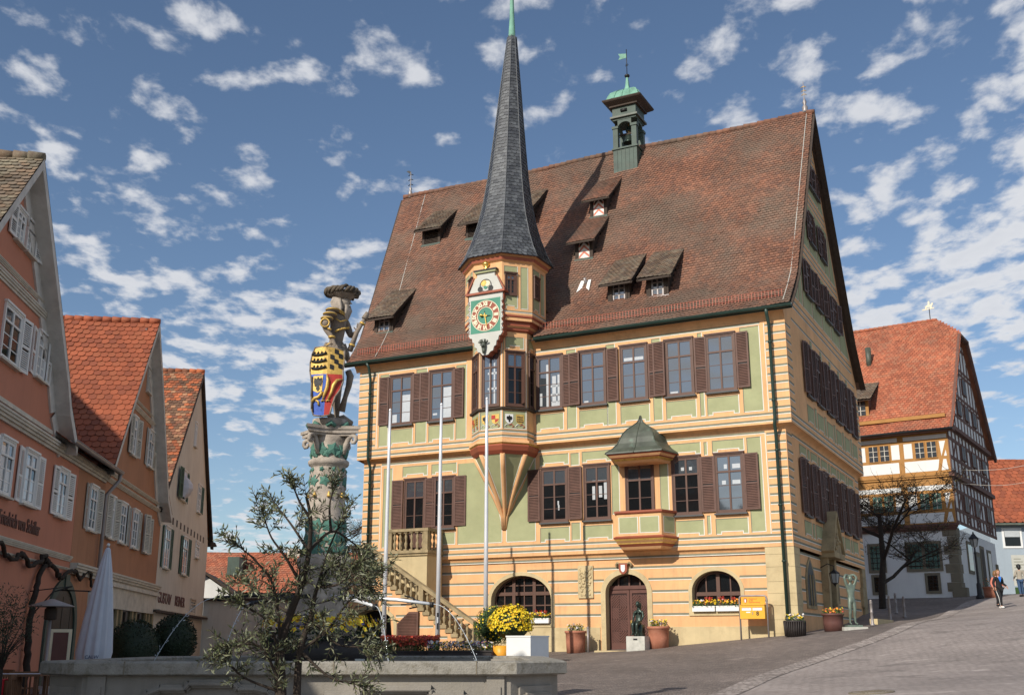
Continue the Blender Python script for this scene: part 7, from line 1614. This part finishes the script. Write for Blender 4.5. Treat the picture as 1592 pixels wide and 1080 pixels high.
# pedestal and seated bronze
p=TF@Vector((-5.72,-.95,0)); g0=gz(p.x,p.y); PD=thing('statue_pedestal','pale marble block with green streaks under the seated bronze woman','pedestal',(p.x,p.y,g0),R(-27)); b=MB(); b.box(-.36,.36,-.36,.36,-.1,.50,'marble'); b.build('block',PD); b=MB(); b.box(-.08,.08,-.368,-.36,.36,.42,'plain_black'); b.build('plaque',PD)
SWm=thing('seated_bronze_woman','dark bronze figure of a seated woman on the marble block by the door','statue',(p.x,p.y,g0+.50),R(-34))
def fig(nodes,edges,pos):  # small builder
    def add(p_,r,par=None):
        nodes.append((p_,r)); 
        if par is not None: edges.append((par,len(nodes)-1))
        return len(nodes)-1
    return add
nodes=[];edges=[];A=fig(nodes,edges,0)
pe=A((0,.06,.50),(.16,.13)); wa=A((0,.07,.66),(.115,.10),pe); ch=A((0,.05,.84),(.145,.115),wa); ne=A((0,.04,.99),.05,ch); A((0,.03,1.05),.05,ne)
for s_ in (-1,1):
    sh_=A((s_*.16,.05,.90),.06,ch); el=A((s_*.20,.02,.70),.045,sh_); wr=A((s_*.16,-.10,.55),.032,el); fingers(nodes,edges,wr,nodes[wr][0],(-s_*.3,-1,-.25),(1,0,0),.9,.3)
    hp_=A((s_*.08,.0,.47),.10,pe); kn=A((s_*.09,-.30,.46),.075,hp_); an=A((s_*.075,-.30,.10),.042,kn); A((s_*.08,-.42,.04),.035,an)
o=skin('body',nodes,edges,'bronze',SWm); b=MB(); head_mesh(b,(0,.0,1.15),.115,'bronze',(0,-1,.05),hair='bronze',eye='bronze')
for s_ in (-1,1): b.ball((s_*.07,-.06,.86),.05,'bronze',10)
b.tube([(0,.09,1.20),(0,.11,1.05),(0,.12,.92)],[.10,.09,.05],'bronze',8); b.box(-.16,.16,-.10,.20,0,.42,'bronze'); add_to(o,b)
# standing bronze
PX_,PY_=12.1,39.75; g0=gz(PX_,PY_); PS=thing('statue_base_slab','low pale stone slab under the standing bronze man','plinth',(PX_,PY_,g0)); b=MB(); b.box(-.42,.42,-.3,.3,-.12,.08,'marble'); b.build('slab',PS); b=MB(); b.box(-.27,.27,-.2,.2,.08,.15,'bronze_pale'); b.build('plate',PS)
SM=thing('standing_bronze_man','slender green bronze nude man with both arms folded over his head','statue',(PX_,PY_,g0+.15),R(8)); nodes=[];edges=[];A=fig(nodes,edges,0)
pe=A((0,0,.88),(.135,.11)); wa=A((0,0,1.05),(.12,.095),pe); ch=A((0,0,1.26),(.155,.115),wa); ne=A((0,-.01,1.43),.05,ch); A((0,-.02,1.50),.045,ne)
for s_ in (-1,1):
    sh_=A((s_*.15,0,1.38),.062,ch); el=A((s_*.235,-.05,1.64),.05,sh_); mid_=A((s_*.16,-.02,1.74),.046,el); wr=A((s_*.02,.04-.03*s_,1.735),.036,mid_); fingers(nodes,edges,wr,nodes[wr][0],(-s_,0,-.2),(0,1,0),.85,.4)
    hp_=A((s_*.085,0,.82),.092,pe); kn=A((s_*.085,-.02,.46),.058,hp_); cf=A((s_*.09,.02,.30),.052,kn); an=A((s_*.10,.02,.07),.032,cf); A((s_*.12,-.12,.03),.03,an)
o=skin('body',nodes,edges,'bronze_pale',SM); b=MB(); head_mesh(b,(0,-.03,1.60),.12,'bronze_pale',(0,-1,-.1),hair='bronze_pale',eye='bronze_pale'); add_to(o,b)
# bollards
for i,(x,y,h,lb) in enumerate(((13.6,42.3,.96,'slim grey bollard nearest to the standing bronze man'),(16.22,48.0,1.10,'slim grey bollard in the sun, left of the sunlit pair'),(17.72,50.5,.95,'slim grey bollard in the sun, right of the sunlit pair'),(18.15,52.8,.95,'slim grey bollard farthest up the street, in the shade'))):
    t=thing('bollard',lb,'bollard',(x,y,gz(x,y)),group='bollards beside the street'); b=MB(); b.lathe([(.095,0),(.09,.06),(.06,.10),(.055,h*.5),(.07,h*.52),(.055,h*.55),(.05,h*.86),(.068,h*.88),(.045,h*.91)],(0,0,0),'zinc',12); b.build('shaft',t); b=MB(); b.ball((0,0,h*.95),.055,'zinc',10); b.build('knob',t)
# kerb stones near the bollards
t=thing('kerb_step','short row of pale kerb stones between the bollards','kerb',(15.2,46.0,gz(15.2,46.0)-.05),R(60)); b=MB()
for i in range(5): b.box(-1.6+i*.62,-1.0+i*.62,-.15,.15,0,.22-.0*i,'sandstone')
b.build('stones',t)
# street lamp
LPt=thing('street_lamp','black cast iron street lamp with lantern before the timber framed house','street lamp',(25.2,60,gz(25.2,60))); b=MB(); b.lathe([(.22,0),(.22,.15),(.13,.25),(.12,.8),(.07,.9),(.05,2.4),(.08,2.45),(.04,2.5),(.04,2.75)],(0,0,0),'black_iron',12); b.build('post',LPt); b=MB(); b.lathe([(.05,2.75),(.15,2.82),(.24,3.2),(.25,3.22)],(0,0,0),'lamp_glass',6,sm=False)
for k in range(6): a=2*PI*k/6; b.tube([(.15*math.cos(a),.15*math.sin(a),2.82),(.245*math.cos(a),.245*math.sin(a),3.2)],.014,'black_iron',4)
b.lathe([(.29,3.2),(.27,3.26),(.12,3.42),(.10,3.46),(.05,3.5),(.04,3.58),(.001,3.62)],(0,0,0),'black_iron',6,sm=False); b.build('lantern',LPt)
ter_pot('flower_tub','reddish tub with dark foliage at the foot of the street lamp',26.1,60.4,.5,.6,'terracotta',(('petal_red',2),('petal_orange',1)),hh=.5,n=30)
mh=thing('manhole_cover','round iron manhole cover set in the street near the lower edge','manhole cover',(6.72,21.3,gz(6.72,21.3)+.045)); mh.rotation_euler=Vector((-(gz(7.2,21.3)-gz(6.2,21.3)),-(gz(6.7,21.8)-gz(6.7,20.8)),1)).to_track_quat('Z','Y').to_euler(); b=MB(); b.lathe([(.42,-.02),(.42,.004),(.36,.006),(.35,.002)],(0,0,0),'grey_stone',28); b.lathe([(.34,.0),(.34,.008)],(0,0,0),'zinc',28)
for k in range(-4,5): b.box(-.28,.28,k*.065-.012,k*.065+.012,.008,.014,'grey_stone')
b.build('cover',mh)
# ---- flower bed and shrubs beyond the fountain
def bed(name,label,x0,x1,y,top,ms,n,hl,r,m='planter_dark'):
    xc=(x0+x1)/2; g0=gz(xc,y); t=thing(name,label,'flower bed',(xc,y,g0-.1)); w_=(x1-x0)/2; H_=top-g0+.1; b=MB(); b.box(-w_,w_,-.45,.45,0,H_-hl,m); b.box(-w_-.03,w_+.03,-.48,.48,H_-hl,H_-hl+.05,m); b.build('trough',t)
    flowers('x',t,(-w_,w_,-.45,.4,H_-hl,H_),n,ms,r,nl=int(n*3.2)); return t
bed('tulip_planter','long dark planter full of red tulips behind the fountain rim',-4.25,-2.4,37.0,1.88,(('petal_red',1),),420,.50,.07)
bed('pansy_planter','dark planter of small white and yellow pansies right of the red tulips',-2.65,-.65,36.0,1.72,(('petal_white',3),('petal_yellow',1),('petal_violet',3)),260,.32,.045)
t=thing('yellow_chrysanthemum','dense dome of bright yellow chrysanthemums in an orange pot','flowering bush',(-.02,36.0,gz(0,36.0)))
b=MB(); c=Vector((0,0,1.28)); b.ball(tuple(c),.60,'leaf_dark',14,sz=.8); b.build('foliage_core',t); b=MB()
for _ in range(1700):
    d=rv3(); 
    if d.z<-.35: continue
    bump_=1+.07*math.sin(d.x*7+2)*math.sin(d.z*6+d.y*5); p=c+Vector((d.x*.72*bump_,d.y*.72*bump_,d.z*.60*bump_))*rl.uniform(.88,1.03); blossom(b,p,d+rv3()*.4,rl.uniform(.03,.05),'petal_yellow')
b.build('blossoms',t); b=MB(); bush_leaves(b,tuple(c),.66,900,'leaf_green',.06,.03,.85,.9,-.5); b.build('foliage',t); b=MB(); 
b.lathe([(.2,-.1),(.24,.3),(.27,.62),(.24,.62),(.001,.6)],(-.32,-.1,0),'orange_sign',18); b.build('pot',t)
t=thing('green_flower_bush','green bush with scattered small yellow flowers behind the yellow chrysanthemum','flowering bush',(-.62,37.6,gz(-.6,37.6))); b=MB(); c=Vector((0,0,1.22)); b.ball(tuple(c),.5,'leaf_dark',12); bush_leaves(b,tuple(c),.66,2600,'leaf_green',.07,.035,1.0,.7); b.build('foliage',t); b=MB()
for _ in range(150): d=rv3(); blossom(b,c+d*.67,d,rl.uniform(.03,.045),'petal_yellow')
b.build('blossoms',t); b=MB(); b.lathe([(.22,-.1),(.28,.6),(.001,.58)],(0,0,0),'terracotta',16); b.build('pot',t)
x,y=.34,24.6; g0=gz(x,y); t=thing('white_planter_box','plain white square box standing behind the right corner of the fountain','planter',(x,y,g0-.05),R(-38)); b=MB(); b.box(-.33,.33,-.33,.33,0,1.84-g0,'white_paint'); b.build('box',t); b=MB(); b.box(-.342,.342,-.342,.342,1.84-g0,1.87-g0,'white_paint'); b.build('lid',t)
# ---- restaurant terrace, left
x,y=-8.90,24.0; g0=gz(x,y); t=thing('closed_parasol','tall closed pale blue white parasol in front of the ochre house','parasol',(x,y,g0)); b=MB(); n=40; rg_=[(.30,1.12),(.325,1.3),(.27,1.9),(.20,2.5),(.13,3.0),(.05,3.45),(.02,3.5)]; pts=[]
for (r,z) in rg_:
    for j in range(n): a=2*PI*j/n; rr=r*(1+.17*math.sin(j*PI/2.0+.6)+.05*math.sin(j*1.3)); pts.append((rr*math.cos(a)+.10*(z-1.1)/2.4,rr*math.sin(a),z-g0*.3))
b.raw(pts,[(i*n+j,i*n+(j+1)%n,(i+1)*n+(j+1)%n,(i+1)*n+j) for i in range(len(rg_)-1) for j in range(n)],'cloth_white',True); cn=b.build('canopy',t)
b=MB(); b.tube([(0,0,0),(0.0,0,1.2),(.1,0,3.45)],.025,'teak',8); b.ball((.1,0,3.47),.04,'white_paint',8); b.build('pole',t); b=MB(); b.lathe([(.35,0),(.35,.08),(.05,.1)],(0,0,0),'grey_stone',16); b.build('base',t)
link('lettering',text('CALW',.10,'denim',.002),cn,(.10,-.345,1.20-g0*.3),UPR)
x,y=-9.07,22.0; g0=gz(x,y); t=thing('patio_heater','metal patio heater with wide round hood before the dark arched doorway','patio heater',(x,y,g0)); b=MB(); H_=2.40-g0; b.lathe([(.43,H_-.05),(.42,H_-.03),(.15,H_+.06),(.04,H_+.10),(.001,H_+.10)],(0,0,0),'zinc',28); b.build('hood',t); b=MB(); b.lathe([(.10,H_-.3),(.12,H_-.28),(.12,H_-.10),(.08,H_-.05)],(0,0,0),'dark_wood',14); b.build('burner',t); b=MB(); b.tube([(0,0,0),(0,0,H_-.3)],.035,'zinc',10); b.lathe([(.24,0),(.24,.6),(.1,.65)],(0,0,0),'zinc',16); b.build('stand',t)
x,y=-8.62,21.5; g0=gz(x,y); t=thing('menu_board','cream framed menu board with a brown panel beside the parasol','menu board',(x,y,g0),R(8)); b=MB(); b.box(-.19,.19,-.02,.02,.9,1.92-g0,'cream_paint'); b.box(-.14,.14,-.028,-.02,.95,1.86-g0,'planter_brown'); b.build('board',t); b=MB(); 
for s_ in (-1,1): b.bar((s_*.15,0,0),(s_*.15,0,.9),.03,.03,'teak')
b.build('leg_frame',t)
for (px,Y,top,r,lb) in ((208,26,2.2,.60,'left one of two clipped dark box domes behind the fountain'),(270,27,2.33,.52,'right one of two clipped dark box domes, nearer the cream house')):
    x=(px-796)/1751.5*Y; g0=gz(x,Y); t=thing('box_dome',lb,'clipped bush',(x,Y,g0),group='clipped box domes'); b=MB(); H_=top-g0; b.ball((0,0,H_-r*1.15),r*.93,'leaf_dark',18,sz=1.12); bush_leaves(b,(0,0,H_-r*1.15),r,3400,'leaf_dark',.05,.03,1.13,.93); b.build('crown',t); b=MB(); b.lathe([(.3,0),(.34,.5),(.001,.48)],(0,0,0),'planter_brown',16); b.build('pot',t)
def chair(x,y,rz,lb,cover):
    g0=gz(x,y); t=thing('wooden_chair',lb,'chair',(x,y,g0),R(rz),group='wooden terrace chairs')
    for sx_ in (-1,1):
        b=MB(); b.bar((sx_*.23,-.22,0),(sx_*.23,-.22,.64),.04,.04,'teak'); b.build('leg',t); b=MB(); b.bar((sx_*.23,.22,0),(sx_*.23,.30,.98),.04,.04,'teak'); b.build('leg',t); b=MB(); b.bar((sx_*.23,-.26,.65),(sx_*.23,.28,.65),.05,.03,'teak'); b.build('armrest',t)
    b=MB(); 
    for i in range(7): b.box(-.22,.22,-.22+i*.065,-.17+i*.065,.43,.45,'teak')
    b.build('seat',t); b=MB(); b.bar((-.24,.30,.95),(.24,.30,.95),.03,.08,'teak'); b.bar((-.24,.25,.55),(.24,.25,.55),.03,.05,'teak')
    for i in range(6): b.bar((-.18+i*.072,.25,.55),(-.18+i*.072,.30,.93),.03,.015,'teak')
    b.build('backrest',t)
    if cover:
        b=MB(); 
        if cover=='fabric_red': b.raw([(-.22,.335,1.0),(.22,.335,1.0),(.23,.37,.35),(-.23,.37,.35),(-.22,.25,1.01),(.22,.25,1.01),(.21,.20,.6),(-.21,.20,.6)],[(0,1,2,3),(0,4,5,1),(4,7,6,5)],cover)
        else: b.lathe([(.02,0),(.20,.01),(.21,.04),(.18,.07),(.01,.08)],(0,-.02,.455),cover,12)
        tag(b.build('blanket' if cover=='fabric_red' else 'cushion',None),('folded red blanket draped over the chair back at the left edge' if cover=='fabric_red' else 'round pink cushion on the '+lb.split(' ')[0]+' terrace chair seat'),'blanket' if cover=='fabric_red' else 'cushion').matrix_world=Matrix.Translation((x,y,g0))@Matrix.Rotation(R(rz),4,'Z')
chair(-7.72,17.3,170,'nearest wooden chair, with a red blanket, at the lower left edge','fabric_red'); chair(-8.75,20.4,200,'middle wooden chair beside the small table by the fountain','fabric_pink'); chair(-9.3,21.4,150,'farthest wooden chair, in front of the pink house wall','fabric_pink')
chair(-8.0,19.0,95,'rightmost wooden chair tucked between table and fountain','fabric_pink')
x,y=-8.45,19.4; g0=gz(x,y); t=thing('terrace_table','wooden terrace table with white runner between the chairs','table',(x,y,g0),R(10)); b=MB(); b.box(-.45,.45,-.4,.4,.95,.985,'teak'); b.build('top',t)
for sx_ in (-1,1):
    for sy_ in (-1,1): b=MB(); b.box(sx_*.38-.025,sx_*.38+.025,sy_*.33-.025,sy_*.33+.025,0,.95,'teak'); b.build('leg',t)
b=MB(); b.box(-.46,.46,-.15,.15,.986,.992,'cloth_white'); b.box(-.463,-.457,-.15,.15,.8,.99,'cloth_white'); tag(b.build('table_runner',None),'white runner across the wooden terrace table','table runner').matrix_world=Matrix.Translation((x,y,g0))@Matrix.Rotation(R(10),4,'Z')
# ------------------------------------------------------------------ people
def person(x,y,rz,label,H_,jac,tro,shoe,hair,shirt=None,stride=.25,stripe=None,arms=((.0,-.05),(.1,-.25)),wide=1.0):
    g0=gz(x,y)+.03; t=thing('person',label,'person',(x,y,g0),R(rz)); s=H_/1.7; nodes=[];edges=[];A=fig(nodes,edges,0); W=wide
    V=lambda a,b_,c:(a*s,b_*s,c*s)
    pe=A(V(0,0,.93),(.13*s*W,.10*s)); wa=A(V(0,0,1.08),(.12*s*W,.095*s),pe); ch=A(V(0,-.01,1.28),(.15*s*W,.11*s),wa); ne=A(V(0,-.01,1.44),.05*s,ch); A(V(0,-.02,1.50),.048*s,ne)
    J={}
    for s_,st,ar in ((-1,stride,arms[0]),(1,-stride*.7,arms[1])):
        sh_=A(V(s_*.175*W,0,1.38),.058*s,ch); el=A(V(s_*.25*W,ar[0]*.5+.04,1.12),.042*s,sh_); wr=A(V(s_*.24*W,ar[1],.90+abs(ar[1])*.4),.028*s,el); fingers(nodes,edges,wr,nodes[wr][0],(0,-.3+ar[1],-1),(0,1,0),.95*s,.3)
        hp_=A(V(s_*.09*W,0,.86),.088*s,pe); kn=A(V(s_*.09,-st*.55,.48),.06*s,hp_); an=A(V(s_*.09,-st*.6+ (.12 if st<0 else 0),.09),.038*s,kn); to=A(V(s_*.10,-st*.6-.14+(.12 if st<0 else 0),.04),.034*s,an); J[s_]=(sh_,el,wr,hp_,kn,an,to)
    o=skin('body',nodes,edges,'skin',t); b=MB(); head_mesh(b,V(0,-.03,1.60),.115*s,'skin',(0,-1,0),hair=None); add_to(o,b)
    def sub(ids,sc_,name,m,ext=None):
        nn=[];ee=[];mp={}
        for a,c in ids:
            for q in (a,c):
                if q not in mp: mp[q]=len(nn); r=nodes[q][1]; r=r if isinstance(r,tuple) else (r,r); nn.append((nodes[q][0],(r[0]*sc_+.012*s,r[1]*sc_+.012*s)))
            ee.append((mp[a],mp[c]))
        return skin(name,nn,ee,m,t)
    lo_=A(V(0,0,.86),(.12*s*W,.10*s)); sub([(wa,ch),(wa,pe),(pe,lo_)]+[e for q in J.values() for e in ((ch,q[0]),(q[0],q[1]),(q[1],q[2]))],1.2,'jacket',jac)
    tr_=sub([e for q in J.values() for e in ((pe,q[3]),(q[3],q[4]),(q[4],q[5]))],1.10,'trousers',tro)
    for q in J.values():
        b=MB(); a=Vector(nodes[q[5]][0]); c=Vector(nodes[q[6]][0]); b.tube([a+Vector((0,.03,-.02)),a+Vector((0,-.03,-.045)),c+Vector((0,-.02,.0)),c+Vector((0,-.06,-.005))],[.045,.052,.045,.02],shoe,8); b.build('shoe',t)
    b=MB(); c=V(0,-.015,1.625)
    b.ball(c,.125*s,hair,12,sz=1.02,sy_=.98); c2=V(0,.04,1.56); b.ball(c2,.105*s,hair,10,sz=1.15); b.T=Matrix.Identity(4); h=b.build('hair',t)
    # open the hair towards the face: push front vertices back
    for v_ in h.data.vertices:
        if v_.co.y<-.03*s and v_.co.z<1.66*s: v_.co.y=-.03*s+.25*(v_.co.y+.03*s)
    if shirt:
        b=MB(); b.raw([V(-.075,-.128,1.42),V(.075,-.128,1.42),V(.055,-.145,1.30),V(0,-.150,1.16),V(-.055,-.145,1.30)],[(0,1,2,3,4)],shirt); b.build('shirt',t); 
    if stripe:
        for s_,q in J.items():
            b=MB(); a=[Vector(nodes[i][0])+Vector((s_*(.105,.078,.052)[k]*s,0,0)) for k,i in enumerate(q[3:6])]; b.tube(a,.012,stripe,5); b.build('stripe',t)
    return t
person(21.95,50.1,8,'woman walking down the street in black tracksuit with white stripe over bright blue top',1.66,'cloth_black','cloth_black','white_paint','hair','cloth_blue',stride=.3,stripe='white_paint',arms=((.0,-.06),(.1,-.22)))
person(22.75,52.2,12,'person in salmon jacket and dark trousers half hidden behind the walking woman',1.6,'chevron_red','cloth_black','cloth_black','hair',stride=.2)
person(26.55,58.0,170,'person seen from behind in beige jacket and blue jeans at the right edge',1.62,'cloth_beige','denim','cloth_black','plain_black',stride=.15)
